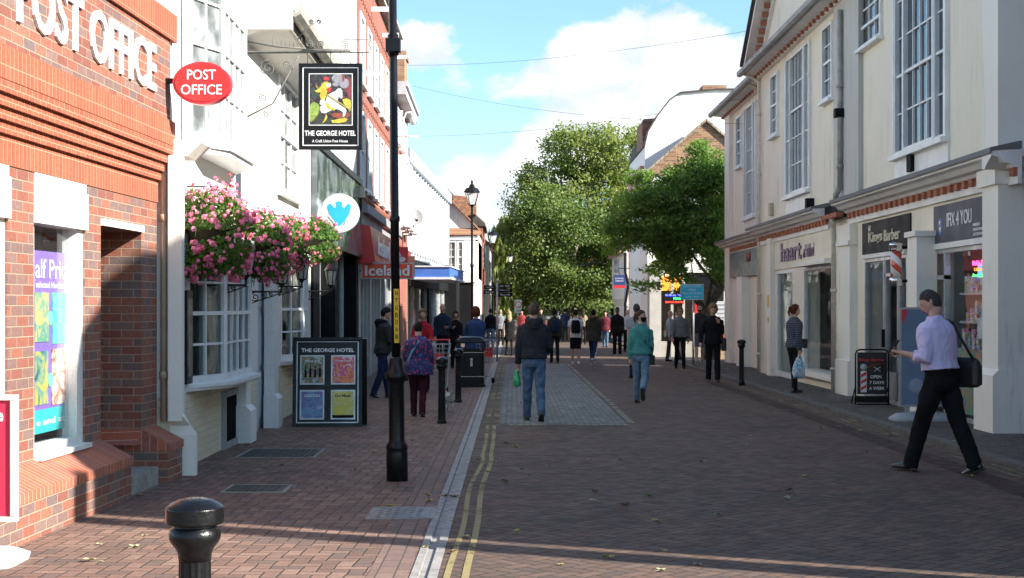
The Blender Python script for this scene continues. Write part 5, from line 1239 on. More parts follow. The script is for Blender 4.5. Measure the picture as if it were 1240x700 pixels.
b = MB(); x_ = at(776, 0, Yw)[0]; b.box(x_ - .0, x_ + .2, Yw + .3, Yw + 7, at(0, 207, Yw)[2], at(0, 200, Yw)[2]); b.box(x_ + .06, x_ + .2, Yw + .3, Yw + 7, at(0, 216, Yw)[2], at(0, 207, Yw)[2]); part('cornice', b, pm('pink_stone', (.50, .27, .22), .8, .1), t)
b = MB(); b.prism([(at(779, 0, Yw)[0], at(0, 146, Yw)[2]), (at(781, 0, Yw)[0], at(0, 142, Yw)[2]), (at(800, 0, Yw)[0], at(0, 141, Yw)[2]), (at(790, 0, Yw)[0], at(0, 156, Yw)[2]), (at(783, 0, Yw)[0], at(0, 176, Yw)[2]), (at(780, 0, Yw)[0], at(0, 176, Yw)[2])], Yw + .5, Yw + 3, 1); part('dormer', b, TILE, t)
Yb = 52.
t = thing('brick_gable_house', 'low white house with a weathered brick gable and phone shop behind the feathery tree', 'building', (7.5, Yb, gz(Yb)))
x0, x1, xa = at(784, 0, Yb)[0], at(925, 0, Yb)[0], at(855, 0, Yb)[0]; ze = at(0, 212, Yb)[2]; za = at(0, 147, Yb)[2]
b = MB(); 
frb = Fr((x0, Yb), (x1, Yb), (0, -1))
wall_holes(b, 0, x1 - x0, gz(Yb) - .1, ze - .7, 0, 0, []) if False else None
b.box(x0, x1, Yb + .02, Yb + 2.8, 2.5, ze); b.box(x1 - 1.4, x1, Yb + .0, Yb + 2.8, gz(Yb) - .2, 2.5); b.box(x0, x1, Yb + 2.5, Yb + 2.8, gz(Yb) - .2, 2.5); b.box(x0, x0 + .12, Yb + .02, Yb + 2.5, gz(Yb) - .2, 2.5)
part('wall', b, OFFW, t)
b = MB(); b.prism([(x0 - .1, ze), (2 * xa - x0, ze), (xa, za)], Yb - .02, Yb + 2.8, 1); part('gable', b, OBRICK, t)
b = MB()
for sgn, ex in ((1, x0 - .2), (-1, 2 * xa - x0 + .2)):
    for i in range(14):
        t0, t1 = i / 14, (i + .9) / 14; A = Vector((ex + (xa - ex) * t0, ze - .08 + (za - ze + .08) * t0)); B_ = Vector((ex + (xa - ex) * t1, ze - .08 + (za - ze + .08) * t1))
        b.prism([(A.x, A.y), (B_.x, B_.y), (B_.x, B_.y + .1), (A.x, A.y + .1)], Yb - .12, Yb + 2.8, 1)
part('coping', b, pm('tile_coping', (.40, .33, .24), .8, .25), t)
for px in (838, 868):
    a = at(px, 0, Yb)[0] - x0; sash(frb, t, a, a + 1.3, at(0, 262, Yb)[2], at(0, 232, Yb)[2], .0, 2, 2, WPANE, .09)
S_ = lambda px: at(px, 0, Yb)[0] - x0
b = MB(frb); b.box(S_(786), S_(800), -.02, .2, gz(Yb) - .1, 3.0); b.box(S_(812), S_(815), -.02, .1, gz(Yb), 2.6); b.box(S_(826), S_(829), -.02, .1, gz(Yb), 2.6); each('pilaster', b, pm('pale_stone', (.50, .48, .44), .7, .1), t)
b = MB(frb); b.box(S_(800), S_(884), -.04, -.02, .35, 2.6); part('shop_window', b, GLASS, t)
b = MB(frb); b.box(S_(800), S_(829), -.02, .08, 2.12, 2.62); part('orange_fascia', b, emit('orange_sign', (.85, .28, .03), .35), t)
b = MB(frb); b.box(S_(829), S_(884), -.0, .08, 2.2, 2.75); part('dark_fascia', b, BLACKM, t)
b = MB(frb); b.box(S_(804), S_(827.5), .0, .12, 1.66, 2.02); ls = part('led_board', b, BLACKM, t)
for s_, a, c, z0, z1, m_ in (('ALL MOBILE PHONE', 805, 827, 1.93, 2.0, emit('led_blue', (.08, .1, 1), 3.)), ('REPAIR', 815, 827, 1.81, 1.88, emit('led_green', (.03, 1, .2), 2.)), ('SERVICE CENTRE', 805, 827, 1.69, 1.75, emit('led_red', (1, .04, .03), 2.))):
    q = MB(); q.text(s_, frb.w(S_(a), .125, z0), (1, 0, 0), (0, 0, 1), S_(c) - S_(a), z1 - z0, .01, .02); part('lettering', q, m_, ls)
b = MB(frb); b.box(S_(841), S_(846), -.0, .06, .9, 2.2); part('red_panel', b, RED, t)
b = MB(frb); b.box(S_(866), S_(886), .0, .06, .75, 1.75); bo = part('notice_board', b, pm('notice_grey', (.50, .52, .55), .5, .05), t)
b = MB(frb)
for i in range(6): b.box(S_(868), S_(884), .06, .065, .85 + i * .15, .90 + i * .15)
part('notice_lines', b, pm('notice_line', (.25, .27, .3), .5), bo)
b = MB(frb); b.box(S_(800), S_(829), -.02, .05, gz(Yb) - .1, .35); b.box(S_(829), S_(866), -.02, .05, gz(Yb) - .1, .35); part('stall_riser', b, pm('riser_stone', (.4, .37, .32), .7, .1), t)
b = MB(frb)
for i in range(9): b.box(S_(801) + i * .27, S_(801) + .2 + i * .27, -1.2, -.5, .5 + .3 * (i % 3), .75 + .3 * (i % 3))
part('shop_stock', b, voro_art('shop_stock', [(.1, .1, .12), (.5, .2, .1), (.5, .5, .5), (.1, .2, .4)], 6.), t)
# garden wall with planting
t = thing('brick_planter', 'low buff brick planter wall with red flowers beside the phone shop', 'planter', at(879, 430, 49.5))
xa_, xb_ = at(868, 0, 49.5)[0], at(905, 0, 49.5)[0]; b = MB(); b.box(xa_, xb_, 49.4, 50.2, -.25, .5); part('wall', b, YBRICK, t)
b = MB(); r_ = random.Random(4)
for i in range(260):
    p = Vector((r_.uniform(xa_, xb_), r_.uniform(49.4, 50.2), r_.uniform(.48, .72))); s = .05; a = Vector((r_.gauss(0, 1), r_.gauss(0, 1), r_.gauss(0, 1))).normalized(); q = a.orthogonal().normalized()
    b.add([tuple(p + a * s), tuple(p + q * s), tuple(p - a * s), tuple(p - q * s)], [(0, 1, 2, 3)])
part('flowers', b, leaf_mat('bedding', (.08, .16, .04), (.45, .05, .04), (.6, .12, .06)), t)
# dark brick and white jettied house
Yd = 76.
t = thing('jettied_house', 'old dark brick house with a white jettied front and tiled roof, beside the big trees', 'building', (6.5, Yd, gz(Yd)))
D = lambda px, py: at(px, py, Yd)
b = MB(); b.prism([(5.95, gz(Yd) - .2), (11, gz(Yd) - .2), (11, 4.4), (8.4, 6.9), (5.95, 4.6)], Yd, Yd + 9, 1); part('wall', b, DBRICK, t)
b = MB(); b.box(5.88, 5.95, Yd + .0, Yd + 9, gz(Yd) - .2, 1.6); b.prism([(5.95, 1.5), (5.88, 1.6), (5.72, 1.95), (5.72, 4.35), (5.95, 4.5)], Yd - .03, Yd + 9, 1); part('jettied_front', b, pm('white_plaster', (.70, .70, .68), .6, .1), t)
b = MB(); b.prism([(5.45, 4.22), (5.5, 4.40), (8.4, 7.25), (11.4, 4.3), (11.3, 4.15), (8.4, 7.0)], Yd - .25, Yd + 9.2, 1); part('roof', b, TILE, t)
b = MB(); b.tube([D(757, 306)[:1] + (Yd - .1, D(0, 306)[2]), D(757, 0)[:1] + (Yd - .1, D(0, 330)[2]), D(761, 0)[:1] + (Yd - .1, D(0, 345)[2]), D(757, 0)[:1] + (Yd - .1, D(0, 368)[2]), D(757, 0)[:1] + (Yd - .1, D(0, 415)[2])], .07, 6); part('downpipe', b, BLACKM, t)
b = MB(); b.box(D(744, 0)[0], D(750, 0)[0], Yd - .05, Yd, D(0, 330)[2], D(0, 314)[2]); part('window', b, WPANE, t)
b = MB(); x = at(750, 0, 68)
box_sign(743, 333, 757, 349, 68, 'hanging_sign', 'navy blue hanging sign with a red foot beside the white jettied house', NAVY, NAVY, [('ESTATE', .15, .85, .68, .78, SIGNW, 0), ('AGENTS', .15, .85, .50, .60, SIGNW, 0)], 99,
         extra=lambda t_, x0, x1, z0, z1, Y: (part('red_band', MB().box(x0, x1, Y - .012, Y - .009, z0, z0 + (z1 - z0) * .22), RED, t_), part('arm', MB().tube([((x0 + x1) / 2, Y + .07, z1), ((x0 + x1) / 2, Y + .07, z1 + .3), (6.3, Y + .07, z1 + .35)], .02, 6), BLACKM, t_)))
# ================================================================== trees
def leaves_mesh(r_, blobs, count, size, flat=.6, droop=0., mb=None, hollow=.55, elong=1.6):
    """leaf sprays: small folded leaves in tufts spread through overlapping clumps"""
    mb = mb or MB(); tot = sum(b_[3] * b_[4] * b_[5] for b_ in blobs) ** 1.0
    vs = []; fs = []
    for (cx, cy, cz, rx, ry, rz) in blobs:
        n = int(count * (rx * ry * rz) / tot)
        ntuft = max(1, n // 9)
        for _ in range(ntuft):
            while 1:
                d = Vector((r_.gauss(0, 1), r_.gauss(0, 1), r_.gauss(0, 1)))
                if d.length > .05: break
            d.normalize(); k = r_.uniform(hollow, 1.08) ** .6
            q = 1 + .30 * noise.noise(d * 2.1 + Vector((cx, cy, cz)))
            c = Vector((cx + d.x * rx * k * q, cy + d.y * ry * k * q, cz + d.z * rz * k * q))
            if noise.noise(c * .55) < -.22 or noise.noise(c * (1.6 if size < .1 else .9) + Vector((9, 2, 5))) < -.30: continue
            for _ in range(9):
                p = c + Vector((r_.gauss(0, 1), r_.gauss(0, 1), r_.gauss(0, flat))) * size * 1.9
                s = size * r_.uniform(.6, 1.25)
                n_ = (Vector((r_.gauss(.35, .8), r_.gauss(-.25, .8), r_.gauss(.55, .6))) + d * .3).normalized(); a = n_.orthogonal().normalized(); a.rotate(Matrix.Rotation(r_.uniform(0, 6.28), 3, n_)); a.z -= droop; w_ = n_.cross(a)
                o = len(vs); vs += [tuple(p - a * s * elong * .5), tuple(p + w_ * s * .5 - a * s * .05), tuple(p + a * s * elong * .5), tuple(p - w_ * s * .5 - a * s * .05)]; fs.append((o, o + 1, o + 2, o + 3))
    mb.add(vs, fs); return mb
def trunk_mesh(r_, base, h, r0, limbs, tips):
    b = MB(); B = Vector(base); pts = [B + Vector((r_.uniform(-.12, .12) * i, r_.uniform(-.12, .12) * i, h * i / 6)) for i in range(7)]; pts[0] = B + Vector((0, 0, -.3))
    b.tube(pts, [r0 * 1.35, r0, r0 * .9, r0 * .82, r0 * .72, r0 * .6, r0 * .4], 12)
    for i in range(limbs):
        s = pts[2 + i % 4]; T = Vector(tips[i % len(tips)]); m_ = (s + T) / 2 + Vector((r_.uniform(-.4, .4), r_.uniform(-.4, .4), r_.uniform(-.1, .6)))
        b.tube([s, (s + m_) / 2 + Vector((0, 0, -.1)), m_, T], [r0 * .42, r0 * .34, r0 * .22, r0 * .08], 7)
        for k in range(3):
            e = T + Vector((r_.uniform(-1, 1), r_.uniform(-1, 1), r_.uniform(-.2, .9))) * 1.3; b.tube([m_, (m_ + e) / 2 + Vector((0, 0, .15)), e], [r0 * .16, r0 * .1, r0 * .03], 5)
    return b
BARK = pm('bark', (.12, .10, .075), .9, .3, 9., .02); BARKP = pm('plane_bark', (.20, .18, .13), .9, .35, 4., .01)
def tree(name, label, base, h, r0, blobs, count, size, lm, seed, group=None, droop=0., bark=BARK, limbs=9, **kw_):
    r_ = random.Random(seed); t = thing(name, label, 'tree', base, group)
    part('trunk', trunk_mesh(r_, base, h, r0, limbs, [b_[:3] for b_ in blobs]), bark, t)
    part('crown', leaves_mesh(r_, blobs, count, size, droop=droop, **kw_), lm, t); return t
def T3(px, py, Y, rx, ry, rz): c = at(px, py, Y); return (c[0], c[1], c[2], rx, ry, rz)
LPL = leaf_mat('plane_leaf', (.08, .125, .032), (.125, .175, .045), (.18, .22, .065), .4)  # darker greens put the shade of the low crowns into the leaf colour
LPL2 = leaf_mat('yellowing_leaf', (.14, .18, .045), (.20, .24, .065), (.28, .30, .095), .45)
LWI = leaf_mat('willow_leaf', (.12, .16, .045), (.18, .22, .07), (.25, .28, .10), .45)
LLO = leaf_mat('locust_leaf', (.10, .17, .045), (.155, .24, .065), (.25, .33, .09), .5)
Yp = 98.
tree('plane_tree', 'tallest broad green and yellow tree, standing beside the white mansard house', (6.3, Yp, gz(Yp)), 8.5, .42,
     [T3(712, 190, Yp, 2.2, 2.2, 1.7), T3(690, 185, Yp + 1, 2.0, 2, 1.5), T3(742, 185, Yp, 2.2, 2.4, 1.8), T3(668, 228, Yp, 2.1, 2.2, 1.9), T3(705, 240, Yp - 1, 2.6, 2.4, 2.2), T3(750, 235, Yp - .5, 2.5, 2.4, 2.2),
      T3(652, 218, Yp, 1.1, 1.5, .9), T3(770, 215, Yp, 1.6, 2.0, 2.0), T3(670, 290, Yp, 2.4, 2.4, 2.2), T3(720, 300, Yp - 1, 2.8, 2.5, 2.4), T3(760, 300, Yp, 2.0, 2.4, 2.6), T3(690, 340, Yp, 2.2, 2.2, 1.6), T3(730, 350, Yp - 1, 2.2, 2.2, 1.5), T3(765, 172, Yp, 1.7, 1.6, 1.4), T3(785, 190, Yp, 1.2, 1.3, 1.5), T3(650, 245, Yp, 1.9, 1.8, 2.0), T3(775, 240, Yp - 2, 1.8, 1.8, 2.2), T3(772, 285, Yp - 8, 1.7, 1.6, 1.8), T3(690, 165, Yp, 1.1, 1.2, .8), T3(735, 165, Yp, 1.2, 1.2, .8), T3(640, 208, Yp, .8, .9, .6)],
     105000, .125, LPL2, 11, 'big trees closing the street', bark=BARKP)
Yq = 90.
tree('plane_tree', 'darker leafy tree in front of the tallest one, its crown reaching low over the street', (3.4, Yq, gz(Yq)), 6.5, .35,
     [T3(668, 258, Yq, 1.9, 2.0, 1.6), T3(648, 292, Yq, 1.7, 2, 1.8), T3(700, 285, Yq, 2.2, 2.2, 2.0), T3(680, 325, Yq, 2.0, 2.2, 1.6), T3(720, 330, Yq, 2.2, 2.2, 1.5), T3(655, 335, Yq, 1.5, 2, 1.4), T3(740, 320, Yq, 1.8, 2., 1.8), T3(650, 368, Yq, 1.5, 1.5, .9), T3(690, 365, Yq, 1.7, 1.7, .9), T3(728, 368, Yq, 1.6, 1.6, .9), T3(630, 340, Yq, 1.1, 1.5, 1.2), T3(632, 270, Yq, 1.0, 1.5, 1.0)],
     70000, .12, LPL, 21, 'big trees closing the street', bark=BARKP)
Yv = 112.
tree('willow_tree', 'pale drooping willow at the left edge of the big trees, behind the lamps', (.9, Yv, gz(Yv)), 6.5, .35,
     [T3(640, 285, Yv, 1.9, 2.2, 1.8), T3(625, 310, Yv, 1.7, 2.2, 1.9), T3(645, 330, Yv, 2.2, 2.2, 2.2), T3(620, 345, Yv, 1.5, 2, 1.8), T3(655, 300, Yv, 1.8, 2, 1.8), T3(612, 290, Yv, .8, 1.2, 1.0)],
     24000, .13, LWI, 31, 'big trees closing the street', droop=1.6, elong=3.2)
for (px, Y, lab, sd_) in ((600, 150, 'far green tree seen through the gap past the lamp posts', 41), (690, 160, 'far sunlit tree glimpsed under the big crowns', 42), (760, 150, 'far tree behind the white jettied house', 43)):
    x = at(px, 0, Y)[0]
    tree('distant_tree', lab, (x, Y, gz(Y)), 5.5, .3, [(x - 3.0, Y, 3.4, 3.4, 3, 2.6), (x + 3.0, Y, 3.2, 3.4, 3, 2.6), (x, Y - 1, 5.6, 3.6, 3, 2.4), (x, Y, 1.8, 5, 3, 1.6)], 15000, .24, LPL2 if sd_ == 42 else LPL, sd_, 'far trees beyond the street')
Yl = 47.6
lx = 6.35
tree('locust_tree', 'fresh green feathery tree reaching over the phone shop', (lx, Yl, gz(Yl)), 4.6, .15,
     [T3(858, 205, Yl, .85, 1.1, .65), T3(835, 222, Yl, .9, 1.2, .6), T3(872, 232, Yl, .8, 1.2, .7), T3(800, 240, Yl, 1.0, 1.2, .55), T3(772, 245, Yl, .75, 1.0, .45), T3(757, 262, Yl, .5, .8, .35), T3(835, 262, Yl, 1.0, 1.3, .6), T3(795, 278, Yl, 1.1, 1.3, .55),
      T3(765, 290, Yl, .6, 1.0, .45), T3(870, 275, Yl, .7, 1.2, .7), T3(825, 298, Yl, 1.0, 1.2, .5), T3(868, 310, Yl, .7, 1.2, .5), T3(800, 325, Yl, .75, 1.1, .32), T3(845, 335, Yl, .85, 1.1, .35), T3(878, 340, Yl, .6, 1.0, .32), T3(818, 212, Yl, .5, .7, .35), T3(745, 275, Yl, .5, .7, .35), T3(775, 215, Yl, .5, .7, .3), T3(850, 180, Yl, .45, .6, .3), T3(780, 345, Yl, .6, .8, .25), T3(870, 352, Yl, .6, .8, .25), T3(748, 300, Yl, .4, .6, .3), T3(842, 352, Yl - .3, .6, .8, .22), T3(862, 330, Yl - .5, .7, .8, .35), T3(815, 310, Yl - .4, .7, .8, .35)],
     78000, .060, LLO, 51, None, limbs=14, elong=2.6, flat=.35, hollow=.2)
# far wood and rooftops that close the horizon
r_ = random.Random(77); bl = []
for i in range(26): x = -70 + i * 6.5; bl.append((x, 230 + r_.uniform(-8, 8), 1 + r_.uniform(0, 1.5), 5, 4, 3.6 + r_.uniform(0, 2.2)))
o = solo('far_wood', leaves_mesh(r_, bl, 30000, .5), LPL, 'distant belt of green trees on the horizon beyond the street', 'trees', kind='stuff')
t = thing('far_house', 'red brick far house glimpsed under the big trees', 'building', (10, 135, gz(135)))
b = MB(); b.box(2, 26, 132, 140, -.8, 3.2); part('wall', b, RBRICK, t)
b = MB(); b.prism([(131.8, 3.2), (136, 6.2), (140.2, 3.2)], 2, 26, 0); part('roof', b, TILE, t)
b = MB()
for i in range(8): b.box(3 + i * 3, 4.4 + i * 3, 131.94, 132, .4, 2.0)
each('window', b, WPANE2, t)
# wires across the street
for (a, c, sag, lab) in (((488, 79, 56), (925, 34, 36), .25, 'thin cable across the sky from the chimney to the cream eaves'), ((500, 104, 54), (900, 150, 40), .3, 'lower thin cable crossing from the ribbed building'), ((505, 165, 54), (905, 118, 40), .25, 'faint cable sagging above the street lamps')):
    A, B_ = Vector(at(*a)), Vector(at(*c)); b = MB(); b.tube([A + (B_ - A) * (i / 16) - Vector((0, 0, sag * 4 * (i / 16) * (1 - i / 16))) for i in range(17)], .0055, 4); solo('overhead_cable', b, pm('cable', (.22, .24, .26), .7), lab, 'cable', 'cables over the street')
# ================================================================== street furniture
def make_bollard(name='bollard', dia=1.0):
    t = thing(name, 'x', 'bollard', local=True, group='black bollards along the street')
    d = dia; b = MB()
    b.lathe([(.075 * d, -.05), (.075 * d, .03), (.064 * d, .05), (.06 * d, .10), (.0555 * d, .74)], n=32, flute=.05, smooth=False); part('shaft', b, BLACK, t)
    b = MB(); b.lathe([(.056 * d, .72), (.058 * d, .745), (.068 * d, .765), (.082 * d, .782), (.088 * d, .796), (.089 * d, .812), (.084 * d, .828), (.074 * d, .836), (.0735 * d, .838), (.0735 * d, .845), (.074 * d, .8465), (.0965 * d, .847), (.0985 * d, .8485), (.1 * d, .852), (.1 * d, .855), (.1 * d, .897), (.1 * d, .900), (.0985 * d, .903), (.096 * d, .9055), (.08 * d, .918), (.055 * d, .930), (.03 * d, .936), (0, .938)], n=48); part('cap', b, CAPM, t)
    return t
CAPM = pm('chipped_black_paint', (.007, .007, .008), .24, .3, 9., .004, spec=.4)
bo = make_bollard(); first = True
for (px, Y, lift, lab, sc_) in ((236, 5.14, 0, 'nearest bollard, glossy black with a chipped domed cap, cut off by the picture edge', 1.0), (535, 20.9, 0, 'black bollard just behind the woman in the flowered coat', .88), (555, 25.8, 0, 'black bollard directly in front of the litter bin', .88), (898, 31.6, .05, 'lone black bollard on the right-hand pavement near the estate agent', .92)):
    l = bo if first else copy_tree(bo); first = False; l.location = ((px - 620) / 1800 * Y, Y, gz(Y) + lift); l['label'] = lab; l.scale = (sc_, sc_, 1.0)
# tall black column
Yc = 13.8; cx = (481 - 620) / 1800 * Yc
t = thing('lamp_column', 'tall black column with a stout banded base and a yellow sticker strip', 'lamp post', (cx, Yc, gz(Yc)))
T = Matrix.Translation((cx, Yc, gz(Yc))) @ Matrix.Rotation(R(-.55), 4, 'Y')
b = MB(tf=T); b.lathe([(.10, -.1), (.10, .26), (.095, .28), (.102, .30), (.102, .33), (.078, .36), (.074, .38), (.072, .90), (.084, .93), (.105, .95), (.105, .99), (.08, 1.02), (.062, 1.10), (.058, 1.14), (.05, 1.15)], n=32); part('base', b, BLACK, t)
b = MB(tf=T); b.lathe([(.042, 1.15), (.040, 2.4), (.048, 2.41), (.048, 2.45), (.039, 2.46), (.037, 6.2)], n=24); part('pole', b, BLACK, t)
b = MB(tf=T); b.box(-.065, .07, -.06, .06, 3.98, 4.10); b.tube([(0, 0, 3.95), (0, 0, 4.14)], .052, 16); part('clamp', b, BLACK, t)
b = MB(tf=T); b.box(-.012 + .0, .035, -.045, -.0405, 1.28, 1.78); ys_ = part('yellow_strip', b, YEL, t)
for i, ch_ in enumerate('NTGBOAB'):
    q = MB(tf=T); q.text(ch_, (.0, -.0455, 1.72 - i * .067), (1, 0, 0), (0, 0, 1), .024, .04, .001, .01); part('lettering', q, BLACKM, ys_)
# street lamps with tapered lanterns
def make_lamp():
    t = thing('street_lamp', 'x', 'lamp post', local=True, group='lantern lamp posts down the street')
    b = MB(); b.lathe([(.11, -.3), (.11, .9), (.075, 1.0), (.05, 1.1), (.045, 3.1), (.06, 3.13), (.06, 3.2), (.042, 3.25), (.035, 5.1), (.05, 5.14), (.06, 5.18)], n=16); part('pole', b, BLACK, t)
    def rq(r, z): return [(r * math.cos(math.pi / 2 * i + .785), r * math.sin(math.pi / 2 * i + .785), z) for i in range(4)]
    b = MB(); lo, hi = rq(.13, 5.2), rq(.27, 5.62)
    for i in range(4): b.tube([lo[i], hi[i]], .014, 5); b.tube([lo[i], lo[(i + 1) % 4]], .016, 5); b.tube([hi[i], hi[(i + 1) % 4]], .018, 5)
    b.lathe([(.29, 5.62), (.20, 5.76), (.10, 5.80), (.08, 5.88), (.045, 5.90), (.03, 5.95), (.05, 5.98), (.02, 6.02), (0, 6.08)], n=4, smooth=False)
    b.v = b.v; part('lantern', b, BLACK, t)
    g_ = MB()
    for i in range(4): j = (i + 1) % 4; g_.quad(lo[i], lo[j], hi[j], hi[i])
    part('lantern_glass', g_, pm('lamp_glass', (.55, .57, .57), .2, .1), t); return t
lp = make_lamp(); first = True
for (px, Y, sc_, lab) in ((571.5, 49, .98, 'nearest lantern lamp post, rising beside the gabled white house'), (597, 75, .97, 'second lantern lamp post, standing alone against the sky'), (618, 108, 1.0, 'third lamp post, its lantern against the willow'), (631, 122, .96, 'farthest small lamp post, dark against the trees')):
    l = lp if first else copy_tree(lp); first = False; l.location = ((px - 620) / 1800 * Y, Y, gz(Y)); l.scale = (1, 1, sc_); l['label'] = lab; l.rotation_euler = (0, 0, .2)
Yf = 47.; t = thing('lamp_sticker_post', 'thin grey post beside the second lamp carrying black finger signs', 'signpost', (at(602, 0, Yf)[0], Yf, gz(Yf)))
fx = at(602, 0, Yf)[0]; b = MB(); b.tube([(fx, Yf, gz(Yf) - .1), (fx, Yf, 2.35)], .035, 10); b.lathe([(.05, 2.35), (.03, 2.42), (0, 2.46)], fx, Yf, 10); part('post', b, GREYM, t)
for i, (a, c, z) in enumerate(((586, 600.5, 2.12), (603.5, 620, 2.16), (586, 600.5, 1.97), (603.5, 620, 2.02), (603.5, 620, 1.88))):
    b = MB(); xa, xb = at(a, 0, Yf)[0], at(c, 0, Yf)[0]; b.box(xa, xb, Yf - .02, Yf + .01, z, z + .12); f_ = part('finger_board', b, BLACKM, t); q = MB(); q.text(('Town Centre', 'Car Park', 'Station', 'Library', 'Church')[i], (xa + .05, Yf - .021, z + .035), (1, 0, 0), (0, 0, 1), xb - xa - .12, .055, .003, 0); part('lettering', q, SIGNW, f_)
t.name = 'finger_post'
Ys = 88.; sx0 = at(627.5, 0, Ys)[0]
t = thing('traffic_sign', 'white plate with a red ring beyond the man in the grey hoodie', 'road sign', (sx0, Ys, gz(Ys)))
b = MB(); b.tube([(sx0, Ys + .05, gz(Ys)), (sx0, Ys + .05, 1.9)], .04, 8); part('post', b, GREYM, t)
z0_, z1_ = at(0, 379, Ys)[2], at(0, 363, Ys)[2]; b = MB(); b.box(sx0 - .22, sx0 + .22, Ys - .02, Ys + .02, z0_, z1_); part('plate', b, pm('pale_plate', (.45, .52, .48), .5, .1), t)
b = MB(); c_ = (sx0, z0_ + .5)
n = 28; b.add([(c_[0] + r * math.cos(2 * math.pi * i / n), y, c_[1] + r * math.sin(2 * math.pi * i / n)) for y in (Ys - .04, Ys - .021) for r in (.20, .15) for i in range(n)],
      [(i, (i + 1) % n, n + (i + 1) % n, n + i) for i in range(n)] + [(i, (i + 1) % n, 2 * n + (i + 1) % n, 2 * n + i) for i in range(n)]); part('red_ring', b, RED, t)
q = MB(); q.text('ZONE', (sx0 - .15, Ys - .025, z0_ + .08), (1, 0, 0), (0, 0, 1), .3, .1, .003, 0); part('lettering', q, BLACKM, t)
# litter bin
Yb_ = 31.2; x0 = (570 - 620) / 1800 * Yb_; z0 = gz(Yb_)
t = thing('litter_bin', 'black domed litter bin with gold bands beside the double yellow lines', 'litter bin', (x0, Yb_, z0))
def rr(w, d, r, n=5):
    P = []
    for cx_, cy_, a0 in ((w - r, d - r, 0), (-w + r, d - r, 90), (-w + r, -d + r, 180), (w - r, -d + r, 270)):
        for i in range(n + 1): a = R(a0 + 90 * i / n); P.append((cx_ + r * math.cos(a), cy_ + r * math.sin(a)))
    return P
def rbox(b, cx_, cy_, secs, r=.08):
    n = None; vs = []
    for (w, d, z) in secs:
        P = rr(w, d, min(r, w * .9, d * .9)); n = len(P); vs += [(cx_ + p[0], cy_ + p[1], z) for p in P]
    fs = [(i * n + k, i * n + (k + 1) % n, (i + 1) * n + (k + 1) % n, (i + 1) * n + k) for i in range(len(secs) - 1) for k in range(n)] + [tuple(range(n))[::-1], tuple(range((len(secs) - 1) * n, len(secs) * n))]
    b.add(vs, fs); return b
b = rbox(MB(), x0, Yb_, [(.31, .29, z0), (.31, .29, z0 + .06), (.285, .27, z0 + .07), (.285, .27, z0 + .76)]); part('body', b, BLACK, t)
b = MB()
for sx_ in (-1, 1):
    for sy_ in (-1, 1): b.box(x0 + sx_ * .27 - .03, x0 + sx_ * .27 + .03, Yb_ + sy_ * .24 - .03, Yb_ + sy_ * .24 + .03, z0 + .76, z0 + .93)
each('pillar', b, BLACK, t)
b = rbox(MB(), x0, Yb_, [(.30, .28, z0 + .92), (.31, .29, z0 + .94), (.30, .28, z0 + .98), (.24, .22, z0 + 1.04), (.12, .10, z0 + 1.06)]); part('lid', b, BLACK, t)
for z in (.22, .72): part('gold_band', rbox(MB(), x0, Yb_, [(.288, .273, z0 + z), (.288, .273, z0 + z + .012)]), GOLD, t)
b = MB(); b.box(x0 - .2, x0 + .2, Yb_ - .2, Yb_ + .2, z0 + .77, z0 + .80); part('liner', b, DARK, t)
q = MB(); c_ = (x0 + .02, z0 + .5); q.tube([(c_[0], Yb_ - .274, c_[1] + .08), (c_[0], Yb_ - .271, c_[1] + .08)], .03, 12); q.box(c_[0] - .02, c_[0] + .025, Yb_ - .274, Yb_ - .271, c_[1] - .06, c_[1] + .05); part('litter_emblem', q, GOLD, t)
# hotel A-board
ay = 20.3; ax0, ax1 = at(356, 0, ay)[0], at(440, 0, ay)[0]; za, zb_ = gz(ay) + .0, at(0, 408, ay)[2]
t = thing('pavement_board', 'large black A-board reading THE GEORGE HOTEL with four framed posters', 'A-board', ((ax0 + ax1) / 2, ay, za))
Ha = zb_ - za; Wb = ax1 - ax0; tilt = Matrix.Translation(((ax0 + ax1) / 2 - .02, ay, za)) @ Matrix.Rotation(R(4), 4, 'Z') @ Matrix.Rotation(R(-8), 4, 'X')
def ab(b): b.tf = tilt; return b
b = ab(MB()); b.box(-Wb / 2, Wb / 2, 0, .04, 0, Ha); part('front_panel', b, BLACK, t)
b = MB(); b.tf = Matrix.Translation(((ax0 + ax1) / 2 - .02, ay, za)) @ Matrix.Rotation(R(4), 4, 'Z') @ Matrix.Translation((.06, .32, 0)) @ Matrix.Rotation(R(8), 4, 'X'); b.box(-Wb / 2, Wb / 2, 0, .04, 0, Ha * .985); part('rear_panel', b, BLACK, t)
b = ab(MB())
for q in ((-Wb / 2, Wb / 2, Ha - .035, Ha), (-Wb / 2, Wb / 2, 0, .035), (-Wb / 2, -Wb / 2 + .035, .035, Ha - .035), (Wb / 2 - .035, Wb / 2, .035, Ha - .035)): b.box(q[0], q[1], -.018, 0, q[2], q[3])
part('frame', b, BLACK, t)
b = ab(MB()); m_ = .05
for q in ((-Wb / 2 + m_, Wb / 2 - m_, Ha - m_ - .014, Ha - m_), (-Wb / 2 + m_, Wb / 2 - m_, m_, m_ + .014), (-Wb / 2 + m_, -Wb / 2 + m_ + .014, m_, Ha - m_), (Wb / 2 - m_ - .014, Wb / 2 - m_, m_, Ha - m_)): b.box(q[0], q[1], -.006, 0, q[2], q[3])
part('silver_line', b, ALU, t)
b = ab(MB()); b.text('THE GEORGE HOTEL', (-Wb * .38, -.004, Ha * .835), (1, 0, 0), (0, 0, 1), Wb * .76, .052, .004, .02); part('lettering', b, SIGNW, t)
